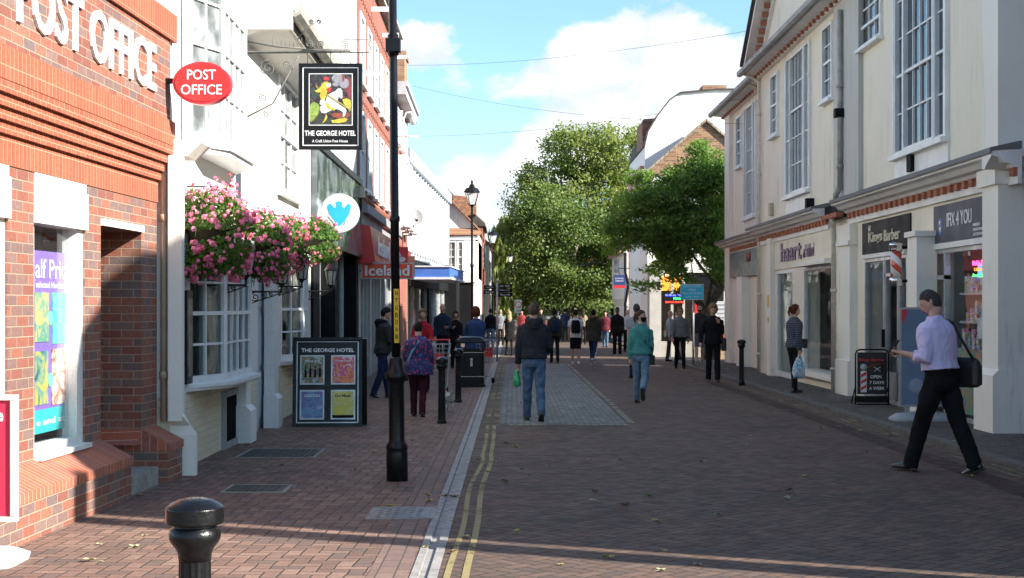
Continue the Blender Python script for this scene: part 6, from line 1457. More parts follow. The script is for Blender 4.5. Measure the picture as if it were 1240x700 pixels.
PA = [('bottle_print', [(.12, .10, .09), (.35, .2, .12), (.1, .15, .08), (.4, .38, .36)]), ('red_pink_print', [(.65, .10, .06), (.7, .25, .08), (.6, .08, .22), (.65, .5, .45)]),
      ('blue_purple_print', [(.10, .12, .30), (.18, .15, .35), (.12, .25, .42), (.35, .35, .5)]), ('yellow_print', [(.60, .52, .05), (.55, .50, .10), (.6, .56, .2), (.5, .42, .03)])]
for i, (cx_, z_) in enumerate(((-.22, .47), (.225, .47), (-.22, .08), (.225, .08))):
    w_, h_ = .35 * Wb, .33 * Ha; X0 = cx_ * Wb - w_ / 2 + .0; Z0 = z_ * Ha + .0
    b = ab(MB()); b.box(X0, X0 + w_, -.012, 0, Z0, Z0 + h_); pf = part('poster_frame', b, ALU, t); b = ab(MB()); b.box(X0 + .02, X0 + w_ - .02, -.015, -.012, Z0 + .02, Z0 + h_ - .02); pp = part('poster', b, voro_art(*PA[i], 7.), pf)
    if i == 0:
        b = ab(MB())
        for k_ in range(4): x_ = X0 + .06 + k_ * .065; b.box(x_, x_ + .03, -.017, -.0155, Z0 + .1, Z0 + .2 + .02 * (k_ % 2)); b.box(x_ + .01, x_ + .02, -.017, -.0155, Z0 + .2, Z0 + .26 + .02 * (k_ % 2))
        each('bottle_shape', b, BLACKM, pf)
    b = ab(MB()); b.text(('Wine List', 'Sunday Roast', 'COCKTAILS', 'Live Music')[i], (X0 + .06, -.0165, Z0 + h_ * .76), (1, 0, 0), (0, 0, 1), w_ - .12, .035, .002, .01); part('lettering', b, SIGNW if i != 3 else BLACKM, pf)
    if i == 3: b = ab(MB()); b.box(X0 + .02, X0 + w_ - .02, -.0165, -.0152, Z0 + .02, Z0 + .06); part('dark_foot', b, BLACKM, pf)
# barber A-board
by = 24.4; bx0, bx1 = at(1036, 0, by)[0], at(1076, 0, by)[0]; bz = gz(by) + .05; zt = bz + .90
t = thing('pavement_board', 'small black swing sign reading OPEN 7 DAYS A WEEK with a painted striped pole', 'A-board', ((bx0 + bx1) / 2, by, bz))
b = MB(); r_c = .07
P_ = [(bx0, by, bz), (bx0, by, zt - r_c), (bx0 + .02, by, zt - .02), (bx0 + r_c, by, zt), (bx1 - r_c, by, zt), (bx1 - .02, by, zt - .02), (bx1, by, zt - r_c), (bx1, by, bz)]
b.tube(P_, .014, 8); b.tube([(bx0, by + .3, bz + .01), (bx0, by, bz + .3)], .012, 6); b.tube([(bx1, by + .3, bz + .01), (bx1, by, bz + .3)], .012, 6); b.box(bx0 - .0, bx1 + .0, by - .15, by + .32, bz, bz + .02); b.box(bx0, bx1, by - .01, by + .02, bz + .03, bz + .14); part('frame', b, BLACK, t)
b = MB(); b.box(bx0 + .03, bx1 - .03, by - .012, by + .012, bz + .17, zt - .045); part('panel', b, pm('black_board', (.02, .02, .022), .3, .1, 4.), t)
W_ = bx1 - bx0
for s_, a, c, z, h, m_ in (('Kings Barber', .10, .88, .70, .055, REDD), ('OPEN', .44, .78, .43, .05, SIGNW), ('7 DAYS', .42, .86, .335, .05, SIGNW), ('A WEEK', .40, .88, .24, .05, SIGNW)):
    q = MB(); q.text(s_, (bx0 + a * W_, by - .0135, bz + z), (1, 0, 0), (0, 0, 1), (c - a) * W_, h, .002, .025); part('lettering', q, m_, t)
b = MB(); x_ = bx0 + .24 * W_; b.box(x_ - .05, x_ + .05, by - .016, by - .013, bz + .2, bz + .55); pl_ = part('pole_picture', b, SIGNW, t)
b = MB(); b.tube([(x_, by - .016, bz + .615), (x_, by - .0125, bz + .615)], .055, 16); part('ball', b, pm('ball_grey', (.55, .56, .58), .4), pl_)
b = MB()
for i in range(3): z_ = bz + .23 + i * .105; b.add([(x_ - .045, y, z_) for y in (by - .019, by - .0165)] + [(x_ + .045, y, z_ + .05) for y in (by - .019, by - .0165)] + [(x_ + .045, y, z_ + .10) for y in (by - .019, by - .0165)] + [(x_ - .045, y, z_ + .05) for y in (by - .019, by - .0165)], [(0, 2, 4, 6), (1, 7, 5, 3), (0, 1, 3, 2), (2, 3, 5, 4), (4, 5, 7, 6), (6, 7, 1, 0)])
each('red_stripe', b, REDD, pl_)
b = MB(); b.tube([(bx0 + .55 * W_, by - .015, bz + .54), (bx0 + .75 * W_, by - .015, bz + .62)], .005, 4); b.tube([(bx0 + .55 * W_, by - .015, bz + .62), (bx0 + .75 * W_, by - .015, bz + .54)], .005, 4); part('scissors_emblem', b, SIGNW, t)
b = MB(); b.tube([(bx0 + .36 * W_, by - .015, bz + .6), (bx0 + .55 * W_, by - .015, bz + .66), (bx1 - .05, by - .015, bz + .665)], .004, 4); part('red_line', b, REDD, t)
# blue swing board behind the man with the phone
fy = 20.8; fx0, fx1 = at(1089, 0, fy)[0], at(1142, 0, fy)[0]; fz = gz(fy) + .05
t = thing('pavement_board', 'tall blue-grey poster board on a wide grey base outside the phone shop', 'A-board', ((fx0 + fx1) / 2, fy, fz))
b = MB(); b.box(fx0 + .03, fx1 - .03, fy, fy + .03, fz + .22, at(0, 372, fy)[2] - .03); bp_ = part('poster', b, pm('blue_grey_print', (.15, .22, .33), .35, .1, 2.), t)
b = MB(); zz = at(0, 372, fy)[2]
for q in ((fx0, fx1, zz - .03, zz), (fx0, fx1, fz + .19, fz + .22), (fx0, fx0 + .03, fz + .22, zz - .03), (fx1 - .03, fx1, fz + .22, zz - .03)): b.box(q[0], q[1], fy - .01, fy + .04, q[2], q[3])
part('frame', b, GREYM, t)
b = rbox(MB(), (fx0 + fx1) / 2, fy + .02, [(.42, .26, fz), (.42, .26, fz + .03), (.34, .2, fz + .09), (.12, .1, fz + .12)], .15); b.box((fx0 + fx1) / 2 - .22, (fx0 + fx1) / 2 - .16, fy, fy + .04, fz + .1, fz + .2); b.box((fx0 + fx1) / 2 + .16, (fx0 + fx1) / 2 + .22, fy, fy + .04, fz + .1, fz + .2); part('base', b, pm('grey_plastic', (.35, .37, .40), .5, .1), t)
b = MB()
for z_ in (.55, .95): b.tube([((fx0 + fx1) / 2 - .07, fy - .006, fz + z_ - .06), ((fx0 + fx1) / 2 - .07, fy - .001, fz + z_ - .06)], .10, 20, False)
each('pale_bubble', b, pm('pale_print', (.30, .36, .44), .4, .1), bp_)
b = MB(); b.prism([(fx0 + .03, zz - .03), (fx0 + .03, zz - .25), (fx0 + .10, zz - .12), (fx0 + .10, zz - .03)], fy - .006, fy - .001, 1); part('red_corner', b, REDD, bp_)
# red swing board by the post office
ry = 9.25; rx1 = at(20, 0, ry)[0]; rz_ = gz(ry)
t = thing('pavement_board', 'red poster in a pale frame on a white base, half out of view by the post office window', 'A-board', (rx1 - .35, ry, rz_))
b = MB(); zt = at(0, 478, ry)[2]; zl = at(0, 632, ry)[2]; b.box(rx1 - .66, rx1 - .04, ry, ry + .03, zl + .02, zt - .03); pr_ = part('poster', b, pm('crimson_print', (.55, .03, .08), .4, .08, 2.), t)
b = rbox(MB(), 0, 0, [(.34, (zt - zl) / 2, -.02), (.34, (zt - zl) / 2, .02)], .05); b.v = [(rx1 - .34 + v[0], ry + .02 + v[2], (zt + zl) / 2 + v[1]) for v in b.v]
b2_ = MB()
for q in ((rx1 - .68, rx1, zt - .035, zt), (rx1 - .68, rx1, zl, zl + .035), (rx1 - .68, rx1 - .645, zl + .035, zt - .035), (rx1 - .035, rx1, zl + .035, zt - .035)): b2_.box(q[0], q[1], ry - .015, ry + .045, q[2] + .001, q[3] - .001)
part('frame', b2_, pm('pale_frame', (.6, .6, .6), .4, .1), t)
q = MB(); q.text('Sale', (rx1 - .5, ry - .004, zt - .17), (1, 0, 0), (0, 0, 1), .42, .10, .003, .02); part('lettering', q, SIGNW, pr_)
b = rbox(MB(), rx1 - .34, ry + .02, [(.36, .24, rz_), (.37, .25, rz_ + .04), (.30, .18, rz_ + .08)], .1); b.box(rx1 - .40, rx1 - .30, ry, ry + .04, rz_ + .06, zl); part('base', b, pm('pale_plastic', (.55, .56, .58), .5, .1), t)
# blue notice sign on a post
ny = 43.2; nx0, nx1 = at(824, 0, ny)[0], at(852, 0, ny)[0]; nz0, nz1 = at(0, 363, ny)[2], at(0, 344, ny)[2]; nxc = (nx0 + nx1) / 2
t = thing('notice_sign', 'bright blue road closure sign with white writing on a grey post below the green tree', 'road sign', (nxc, ny, gz(ny)))
b = MB(); b.tube([(nxc + .04, ny + .03, gz(ny) - .1), (nxc + .04, ny + .03, nz1)], .03, 8); part('post', b, GREYM, t)
b = MB(); b.box(nx0, nx1, ny - .01, ny + .005, nz0, nz1); bl_ = part('plate', b, SIGNW, t); b = MB(); b.box(nx0 + .015, nx1 - .015, ny - .014, ny - .0105, nz0 + .015, nz1 - .015); part('blue_face', b, pm('bright_blue', (.05, .60, .88), .35, .05), bl_)
for s_, a, c, z in (('ROAD CLOSED', .12, .88, .80), ('ahead', .35, .65, .585), ('Tue, Fri & Sat', .08, .92, .34), ('6 am - 6pm', .2, .8, .11)):
    q = MB(); w_ = nx1 - nx0; h_ = nz1 - nz0; q.text(s_, (nx0 + a * w_, ny - .016, nz0 + z * h_), (1, 0, 0), (0, 0, 1), (c - a) * w_, h_ * .15, .002, .01); part('lettering', q, SIGNW, bl_)
# cameras on a swan-neck arm
c = Vector(at(489, 165, 45)); t = thing('security_camera', 'white swan-neck security camera fixed to the brick wall behind the column', 'camera', tuple(c))
b = MB(); b.tube([(-3.62, 45.1, c.z), (c.x, c.y, c.z), (c.x + .0, c.y, c.z + .55), (c.x + .08, c.y, c.z + .72), (c.x + .22, c.y, c.z + .72), (c.x + .28, c.y, c.z + .58)], .03, 8); b.tube([(c.x, c.y, c.z), (c.x + .45, c.y, c.z - .02)], .025, 6); part('arm', b, SIGNW, t)
b = MB(); b.lathe([(.0, c.z + .32), (.08, c.z + .36), (.10, c.z + .45), (.10, c.z + .55), (.05, c.z + .6)], c.x + .28, c.y, 14); part('camera_dome', b, pm('dome_grey', (.5, .5, .5), .3), t)
t = thing('fascia_floodlight', 'small cream box lamp perched above the bank fascia', 'floodlight', at(376, 235, 26.5)); c = Vector(at(437, 233, 33.2)); b = MB(); b.box(c.x - .09, c.x + .09, c.y - .08, c.y + .08, c.z - .12, c.z + .14); part('housing', b, pm('cream_box', (.62, .55, .38), .5, .1), t)
t.location = tuple(c); 
for ch_ in t.children: ch_.location = (-c.x + OFF[t.name][0], -c.y + OFF[t.name][1], -c.z + OFF[t.name][2])
b = MB(); b.tube([(c.x, c.y, c.z - .12), (c.x, c.y, c.z - .4), (-3.5, c.y, c.z - .42)], .02, 6); q = part('arm', b, BLACKM, t); q.location = (-c.x + OFF[t.name][0], -c.y + OFF[t.name][1], -c.z + OFF[t.name][2])
# fallen leaves
LV = [pm('yellow_leaf', (.38, .33, .08), .7, .3, 30.), pm('brown_leaf', (.24, .13, .06), .7, .3, 30.), pm('pale_leaf', (.42, .40, .22), .7, .3, 30.), pm('green_leaf', (.16, .24, .06), .7, .3, 30.)]
def leaf_proto(m, k):
    b = MB(); n = 14; P = []
    for i in range(n):
        a = 2 * math.pi * i / n; r = .05 * (1.0 if i % 3 else .55) * (1 + .3 * math.cos(a)); P.append((r * math.cos(a), r * math.sin(a) * .8, .008 + .014 * abs(math.sin(a * 1.5 + k)) + .01 * (k % 2)))
    b.add([(0, 0, .006)] + P, [(0, i + 1, (i + 1) % n + 1) for i in range(n)]); b.tube([(-.02, 0, .008), (-.09, .01, .006)], .002, 4)
    me = mesh_of('fallen_leaf', b, m); return me
LM = [leaf_proto(m, k) for k, m in enumerate(LV)]
r_ = random.Random(5); spots = [((x - 620) / 1800 * (2815 / (y - 378.1)), 2815 / (y - 378.1)) for x, y in ((548, 632), (517, 600), (539, 603), (551, 604), (516, 664), (566, 652), (471, 614), (520, 608), (577, 557), (605, 557), (715, 557), (590, 572), (612, 585), (640, 575), (750, 558), (789, 602), (719, 607), (720, 597), (786, 602), (757, 614), (797, 633), (800, 692), (735, 676), (802, 668), (1104, 572), (975, 577), (1050, 549), (955, 596), (954, 604), (910, 528), (995, 519), (1085, 510), (870, 625), (120, 660), (162, 664), (175, 650), (110, 680), (455, 548), (430, 570), (395, 592), (340, 565), (378, 552), (440, 500), (300, 540), (905, 540), (850, 560), (845, 685))]
for i in range(95):
    Y = r_.uniform(8.5, 40) ** 1; spots.append((r_.choice([r_.uniform(-3.2, 5.9), r_.uniform(-1.2, .4), r_.uniform(4.2, 6.)]), Y))
for i, (x, Y) in enumerate(spots):
    o = bpy.data.objects.new('fallen_leaf', LM[r_.choice([0, 0, 1, 2, 2, 3])]); COL.objects.link(o); s_ = r_.uniform(.5, 1.0) * (1 if i < 48 else .8)
    o.location = (x, Y, gz(Y) + (.056 if x > 5.1 else .004)); o.rotation_euler = (r_.uniform(-.15, .15), r_.uniform(-.15, .15), r_.uniform(0, 6.28)); o.scale = (s_, s_, s_)
    props(o, 'small dry leaf lying flat on the brick paving', 'leaf', 'fallen leaves on the paving')
# ================================================================== people
def remesh(mb, vox, smooth=4, wr=0., wscale=(9, 9, 5), seed=0, name='m'):
    """weld a bundle of closed shapes into one continuous skin, soften it, add cloth creases"""
    me = bpy.data.meshes.new(name); me.from_pydata(mb.v, [], mb.f)
    bm = bmesh.new(); bm.from_mesh(me); bmesh.ops.recalc_face_normals(bm, faces=bm.faces); bm.to_mesh(me); bm.free()
    o = bpy.data.objects.new(name, me); COL.objects.link(o)
    m = o.modifiers.new('r', 'REMESH'); m.mode = 'VOXEL'; m.voxel_size = vox; m.use_smooth_shade = True
    s = o.modifiers.new('s', 'SMOOTH'); s.factor = .5; s.iterations = smooth
    dg = bpy.context.evaluated_depsgraph_get(); r = bpy.data.meshes.new_from_object(o.evaluated_get(dg))
    bpy.data.objects.remove(o); bpy.data.meshes.remove(me)
    if wr:
        ns = [v.normal.copy() for v in r.vertices]
        for v, n in zip(r.vertices, ns):
            p = Vector((v.co.x * wscale[0], v.co.y * wscale[1], v.co.z * wscale[2])) + Vector((seed, seed * .7, 0))
            k = noise.noise(p) + .5 * noise.noise(p * 2.3 + Vector((3, 1, 7)))
            v.co += n * (wr * (1 - 2.2 * abs(k)))
    r.polygons.foreach_set('use_smooth', [True] * len(r.polygons)); r.update(); return r
def put(name, me, mat, parent, label=None):
    me.materials.clear(); me.materials.append(mat); me.name = name
    o = bpy.data.objects.new(name, me); COL.objects.link(o); o.parent = parent; OFF[o.name] = (0, 0, 0)
    if label: o['label'] = label
    return o
def head_fn(hc, M, face):
    def fn(p, d):
        x, y, z = d.x * .074, d.y * .094, d.z * .118
        if d.z < 0: x *= 1 - .32 * (-d.z) ** 1.6; y *= (1 - .30 * (-d.z) if d.y < 0 else 1 - .06 * (-d.z) ** 2)
        if d.y > 0: y += .010 * max(0, -d.z) * d.y; x *= 1 - .05 * d.y
        if face and d.y > .2:
            y += .021 * math.exp(-(x / .012) ** 2 - ((z + .018) / .022) ** 2) + .006 * math.exp(-(x / .010) ** 2 - ((z - .01) / .03) ** 2)
            for s in (-1, 1): y -= .009 * math.exp(-((x - s * .030) / .016) ** 2 - ((z - .012) / .012) ** 2)
            y += .005 * math.exp(-(x / .04) ** 2 - ((z - .032) / .010) ** 2) + .006 * math.exp(-(x / .02) ** 2 - ((z + .058) / .010) ** 2) - .003 * math.exp(-(x / .02) ** 2 - ((z + .064) / .004) ** 2)
        return tuple(hc + M @ Vector((x, y, z)))
    return fn
def V(*a): return Vector(a)
def person(label, px, Y, H, face_deg, group=None, near=False, fem=False, skin=None, top=None, legs=None, shoes=None, hair=None, hairkind='short', build=1.0, lean=0., lift=0., x=None,
           leg_l=(0, 0), leg_r=(0, 0), arm_l=(0, 10, 6), arm_r=(0, 10, 6), head_yaw=0, head_pitch=0, sleeve='long', hem=.90, bulk=1., coat=False, shorts=None, skirt=False, face=True, hood=None, sockets=None, tight=1.):
    """a figure standing at the given place; +y is the way it faces before it is turned"""
    skin = skin or SKIN; top = top or BLACKM; legs = legs or BLACKM; shoes = shoes or BLACKM
    X = (px - 620) / 1800 * Y if x is None else x
    t = thing('person', label, 'person', (X, Y, gz(Y) + lift), group, local=True, rz=R(face_deg)); k = H / 1.75; t.scale = (k, k, k)
    sw = .165 if fem else .185; hipx = .085; vox = .0085 if near else .013
    def leg(s, a, kn):
        h = V(s * hipx, 0, .92); A = R(a); B = R(a - kn); kp = h + V(s * .005, .44 * math.sin(A), -.44 * math.cos(A)); an = kp + V(s * .005, .40 * math.sin(B), -.40 * math.cos(B)); return h, kp, an, B
    LL, LR = leg(-1, *leg_l), leg(1, *leg_r)
    drop = .08 - min(LL[2].z, LR[2].z); LL = tuple(p + V(0, 0, drop) if isinstance(p, Vector) else p for p in LL); LR = tuple(p + V(0, 0, drop) if isinstance(p, Vector) else p for p in LR)
    pel = V(0, 0, .95 + drop); Lm = Matrix.Rotation(-R(lean), 3, 'X')
    def U(p): return pel + Lm @ (V(*p) - V(0, 0, .95))          # upper body point from the upright figure
    def arm(s, sw_, el, ab, inw=.35):
        sh = U((s * (sw - .018), 0, 1.388)); a = R(sw_); b = R(sw_ + el); ab = R(ab)
        e = sh + V(s * math.sin(ab) * .29, .29 * math.sin(a) * math.cos(ab), -.29 * math.cos(a) * math.cos(ab))
        d = V(s * math.sin(ab) * .6 - s * inw * math.sin(R(el)) * .9, math.sin(b), -math.cos(b)).normalized(); w = e + d * .255; return sh, e, w, d
    AL, AR = arm(-1, *arm_l), arm(1, *arm_r)
    # ---- body: one continuous skin from head to ankles
    b = MB(); bd = build
    hc = U((0, .02, 1.632)); HM = Lm @ Matrix.Rotation(R(head_yaw), 3, 'Z') @ Matrix.Rotation(R(head_pitch) * -1, 3, 'X')
    b.ell((0, 0, 0), (1, 1, 1), 44 if near or face else 28, 30 if near or face else 20, head_fn(hc, HM, face))
    b.tube([U((0, -.01, 1.42)), U((0, -.005, 1.50)), hc + HM @ V(0, -.015, -.06)], [.062 * bd, .052 * bd, .056 * bd], 14)
    for s in (-1, 1): b.ell(tuple(hc + HM @ V(s * .074, -.008, -.002)), (.010, .019, .031), 8, 6)
    tor = [(.86, .14, .10), (.95, .145, .10), (1.08, .115 if fem else .13, .085), (1.28, .145, .10), (1.38, .155 if fem else .17, .09), (1.44, .12, .075), (1.48, .06, .06)]
    def loft(b, secs, n=24):
        vs = []; N = len(secs)
        for (z, rx, ry, *o) in secs:
            oy = o[0] if o else 0
            for i in range(n): a = 2 * math.pi * i / n; c_, s_ = math.cos(a), math.sin(a); vs.append(tuple(U((rx * abs(c_) ** .85 * (1 if c_ > 0 else -1), oy + ry * abs(s_) ** .85 * (1 if s_ > 0 else -1), z))))
        b.add(vs, [(i * n + j, i * n + (j + 1) % n, (i + 1) * n + (j + 1) % n, (i + 1) * n + j) for i in range(N - 1) for j in range(n)] + [tuple(range(n))[::-1], tuple(range((N - 1) * n, N * n))])
    loft(b, [(z, rx * bd * .92, ry * bd * .92) for z, rx, ry in tor])
    for (h, kp, an, B) in (LL, LR): q_ = 1 if shorts or skirt else .78; b.tube([h, (h + kp) / 2, kp, kp * .65 + an * .35, an, an + V(0, .03, -.03)], [.080 * bd * q_, .070 * bd * q_, .052 * q_, .054 * q_, .036, .038], 12)
    for (sh, e, w, d) in (AL, AR): b.tube([sh, (sh + e) / 2, e, e * .65 + w * .35, w], [.050 * bd, .043 * bd, .037, .037, .025], 10)
    # hands: palm here, fingers grown from inside the palm
    fing = MB()
    for s, (sh, e, w, d) in ((-1, AL), (1, AR)):
        side = V(0, 1, 0) - d * d.y; side = side.normalized() if side.length > .2 else V(0, 0, 1); nrm = d.cross(side).normalized() * (1 if s < 0 else -1)
        if nrm.x * s > 0: nrm = -nrm
        b.tube([w - d * .02, w + d * .03, w + d * .075, w + d * .09], [(.022, .026), (.018, .038), (.014, .041), (.011, .038)], 10, upv=tuple(nrm))
        for q, (off, Lf) in enumerate(((.031, .068), (.011, .078), (-.010, .073), (-.030, .056))):
            p0 = w + d * .072 + side * off; cu = .35 + .12 * q if not sockets else 1.0; p1 = p0 + (d + nrm * cu * .5).normalized() * Lf * .5; p2 = p1 + (d + nrm * cu * 1.8).normalized() * Lf * .32; p3 = p2 + (d * .4 + nrm * cu * 1.8).normalized() * Lf * .25
            fing.tube([p0, p1, p2, p3], [.0095, .0088, .0078, .006], 7)
        th0 = w + d * .025 + side * .028; th1 = th0 + (d * .7 + side * .8 + nrm * .3).normalized() * .034; th2 = th1 + (d + side * .1 + nrm * .5).normalized() * .03; fing.tube([th0, th1, th2], [.012, .0105, .007], 7)
    me = remesh(b, .0075 if near else .0105, 2)
    bm = bmesh.new(); bm.from_mesh(me); o0 = [bm.verts.new(v) for v in fing.v]
    for f in fing.f: bm.faces.new([o0[i] for i in f]).smooth = True
    bm.to_mesh(me); bm.free()
    for p in me.polygons: p.use_smooth = True
    put('person_body', me, skin, t)
    if face:
        for s in (-1, 1): e_ = MB(); e_.ell(tuple(hc + HM @ V(s * .029, .0835, .010)), (.0115, .006, .0065), 10, 6); part('eye', e_, pm('eye_dark', (.035, .025, .02), .2), t)
        m_ = MB(); m_.ell(tuple(hc + HM @ V(0, .090, -.056)), (.021, .006, .0055), 10, 6); part('mouth', m_, pm('lip', (.35, .13, .11), .5), t)
    # ---- legs
    lb = MB()
    if shorts or not skirt:
        loft(lb, [(.80, .13 * bd, .105), (.86, .168 * bd if fem else .158 * bd, .118 * bd), (.95, .162 * bd if fem else .152 * bd, .115 * bd), (1.04, .135 * bd if fem else .145 * bd, .10 * bd)])
        for (h, kp, an, B) in (LL, LR):
            if shorts: lb.tube([h, (h + kp) / 2, kp + V(0, 0, .02)], [.092 * bd, .094 * bd, .090 * bd], 14)
            else: lb.tube([h, (h + kp) / 2, kp, kp * .6 + an * .4, an + V(0, 0, .01), an + V(0, .008, -.04)], [.090 * bd, .080 * bd * tight, .066 * tight, .064 * tight, .058 * tight, .060 * tight], 14)
        put('shorts' if shorts else 'trousers', remesh(lb, vox, 3, .005 if not near else .006, (10, 10, 6), px), legs, t)
    # ---- shoes
    for (h, kp, an, B) in (LL, LR):
        pit = Matrix.Rotation(min(0, B) * 1.0, 3, 'X') if an.z > .085 else Matrix.Identity(3)
        if B > .15: pit = Matrix.Rotation(B * .4, 3, 'X')
        s_ = MB(); A_ = lambda q: tuple(an + pit @ V(*q))
        s_.tube([A_((0, -.065, -.045)), A_((0, -.045, -.04)), A_((0, .03, -.04)), A_((0, .10, -.05)), A_((0, .17, -.058)), A_((0, .195, -.062))], [(.022, .025), (.036, .040), (.038, .040), (.045, .030), (.040, .022), (.022, .014)], 12, upv=(0, 0, 1))
        s_.tube([A_((0, -.01, -.04)), A_((0, -.015, .02))], [.042, .044], 12)
        sh_ = put('shoe', remesh(s_, .008, 2), shoes, t)
        so = MB(); P_ = [(-.03, -.07), (.03, -.07), (.036, -.02), (.036, .04), (.044, .10), (.038, .17), (.015, .20), (-.015, .20), (-.038, .17), (-.044, .10), (-.036, .04), (-.036, -.02)]
        so.add([A_((x_, y_, z_)) for z_ in (-.08, -.066) for x_, y_ in P_], [tuple(range(12))[::-1], tuple(range(12, 24))] + [(i, (i + 1) % 12, 12 + (i + 1) % 12, 12 + i) for i in range(12)]); part('sole', so, pm('sole_' + ('white' if shoes.name.startswith('white') else 'dark'), (.6, .6, .58) if shoes.name.startswith('white') else (.04, .035, .03), .7), sh_)
    # ---- upper garment
    g_ = MB(); K = bulk * bd
    sec = [(1.08, (.135 if fem else .150) * K, .108 * K), (1.20, (.145 if fem else .165) * K, .115 * K), (1.32, (.16 if fem else .18) * K, .118 * K), (1.39, (.155 if fem else .176) * K, .108 * K), (1.43, (.125 if fem else .142) * K, .09 * K), (1.462, .098 * K ** .5, .078), (1.485, .075, .068), (1.50, .066, .062)]
    low = [(z_, (.172 if fem else .165) * K * (1.06 if coat and z_ < .85 else 1), .125 * K) for z_ in [hem + (1.0 - hem) * q / 3 for q in range(3)]] + [(1.0, (.155 if fem else .158) * K, .116 * K)]
    if hem < .86:                                  # a long coat follows the thighs
        low = [(z_, r1 * 1.05, r2 * 1.1) for z_, r1, r2 in low]
    loft(g_, low + sec)
    for (sh, e, w, d) in (AL, AR):
        if sleeve == 'long': g_.tube([sh + (sh - e).normalized() * -.0 - V(0, 0, .005), (sh + e) / 2, e, (e + w) / 2, w - d * .0], [.060 * K, .058 * K, .050 * K, .045 * K, .037 * K], 14)
        elif sleeve == 'rolled': g_.tube([sh, (sh + e) / 2, e, e * .6 + w * .4], [.061 * K, .060 * K, .054 * K, .048 * K], 14)
        elif sleeve == 'short': g_.tube([sh, (sh + e) / 2, sh * .35 + e * .65], [.068 * K, .064 * K, .062 * K], 14)
    tp = put('jacket' if coat else 'shirt', remesh(g_, vox, 3, .007 if near else .006, (9, 9, 6), px * .37), top, t)
    if hood:
        h_ = MB(); h_.tube([U((-.085, .035, 1.475)), U((-.10, -.04, 1.485)), U((-.06, -.11, 1.475)), U((0, -.135, 1.455)), U((.06, -.11, 1.475)), U((.10, -.04, 1.485)), U((.085, .035, 1.475))], [.028, .042, .052, .058, .052, .042, .028], 10)
        h_.ell(tuple(U((0, -.12, 1.42))), (.085, .05, .085), 14, 10); put('hood', remesh(h_, .011, 3, .006, (14, 14, 14), 3), hood, t)
    # ---- hair
    if hair:
        hb = MB(); thick = {'short': .008, 'curly': .030, 'full': .022, 'long': .020, 'tied': .012, 'bald': .0, 'cap': .012}[hairkind]
        def hfn(p, d):
            q = Vector(head_fn(V(0, 0, 0), Matrix.Identity(3), False)(p, d))
            K_ = [(-1, -.85), (-.35, -.72), (-.1, -.25), (.1, .05), (.4, .40), (.75, .54), (1, .57)] if hairkind in ('short', 'tied', 'cap') else [(-1, -.95), (-.1, -.85), (.25, -.6), (.42, .25), (.75, .52), (1, .55)]
            thr = K_[-1][1]
            for (a0_, b0_), (a1_, b1_) in zip(K_[:-1], K_[1:]):
                if a0_ <= d.y <= a1_: thr = b0_ + (b1_ - b0_) * (d.y - a0_) / (a1_ - a0_); break
            g2 = d.z - thr + .03 * noise.noise(d * 9); line = g2 > 0; e2 = min(1, abs(g2) / .4)
            n_ = noise.noise(d * (7 if hairkind == 'curly' else 4) + V(px, 0, 0)) * (.018 if hairkind == 'curly' else .005)
            f_ = (thick * (1 + .5 * max(0, d.z)) + n_) * (.15 + .85 * e2) if line else -.012 * min(1, e2 * 3)
            return tuple(hc + HM @ (q + d * f_))
        hb.ell((0, 0, 0), (1, 1, 1), 56, 40, hfn)
        if hairkind == 'long': hb.tube([hc + HM @ V(0, -.03, .03), hc + HM @ V(0, -.06, -.08), U((0, -.085, 1.44)), U((0, -.12, 1.32))], [(.078, .07), (.088, .06), (.092, .045), (.05, .02)], 16)
        if hairkind == 'tied': hb.ell(tuple(hc + HM @ V(0, -.115, .05)), (.035, .035, .035), 14, 10); hb.tube([hc + HM @ V(0, -.12, .04), hc + HM @ V(0, -.145, -.03), hc + HM @ V(0, -.13, -.11)], [.026, .028, .01], 10)
        me = mesh_of('hair', hb, hair); ns = [v.normal.copy() for v in me.vertices]
        for v, n_ in zip(me.vertices, ns): v.co += n_ * .003 * noise.noise(Vector((v.co.x * 110, v.co.y * 110, v.co.z * 40)))
        put('hair', me, hair, t)
    t['_dummy'] = 0; del t['_dummy']
    rot = Matrix.Translation((X, Y, gz(Y) + lift)) @ Matrix.Rotation(R(face_deg), 4, 'Z') @ Matrix.Scale(k, 4)
    return dict(t=t, W=lambda p: rot @ Vector(p), U=U, AL=AL, AR=AR, hc=hc, HM=HM, LL=LL, LR=LR, rot=rot, pel=pel, loft=loft, bd=bd)
def cloth(name, col, rough=.85, var=.15, **kw_): return pm(name, col, rough, var, 9., .004, spec=.12, **kw_)
def hairm(name, col): return pm(name, col, .7, .3, 40., .004, fine=160., spec=.15)
def strap(name, mb, mat, parent): return part(name, mb, mat, parent)
def pattern_mat(name, cols, scale):
    m, nt, b = newmat(name); tc = nod(nt, 'ShaderNodeTexCoord'); v = nod(nt, 'ShaderNodeTexVoronoi', {'Vector': tc.outputs['Object'], 'Scale': scale}); n = nod(nt, 'ShaderNodeTexNoise', {'Vector': tc.outputs['Object'], 'Scale': scale * 1.5, 'Detail': 2.})
    k = len(cols); nt.links.new(cramp(nt, (S(nt, v.outputs['Distance']) + (S(nt, n.outputs[0]) - .5) * .5).ramp(.1, .75, 0, 1, False), [(i / k, c) for i, c in enumerate(cols)], 'CONSTANT'), b.inputs['Base Color']); b.inputs['Roughness'].default_value = .8; return m
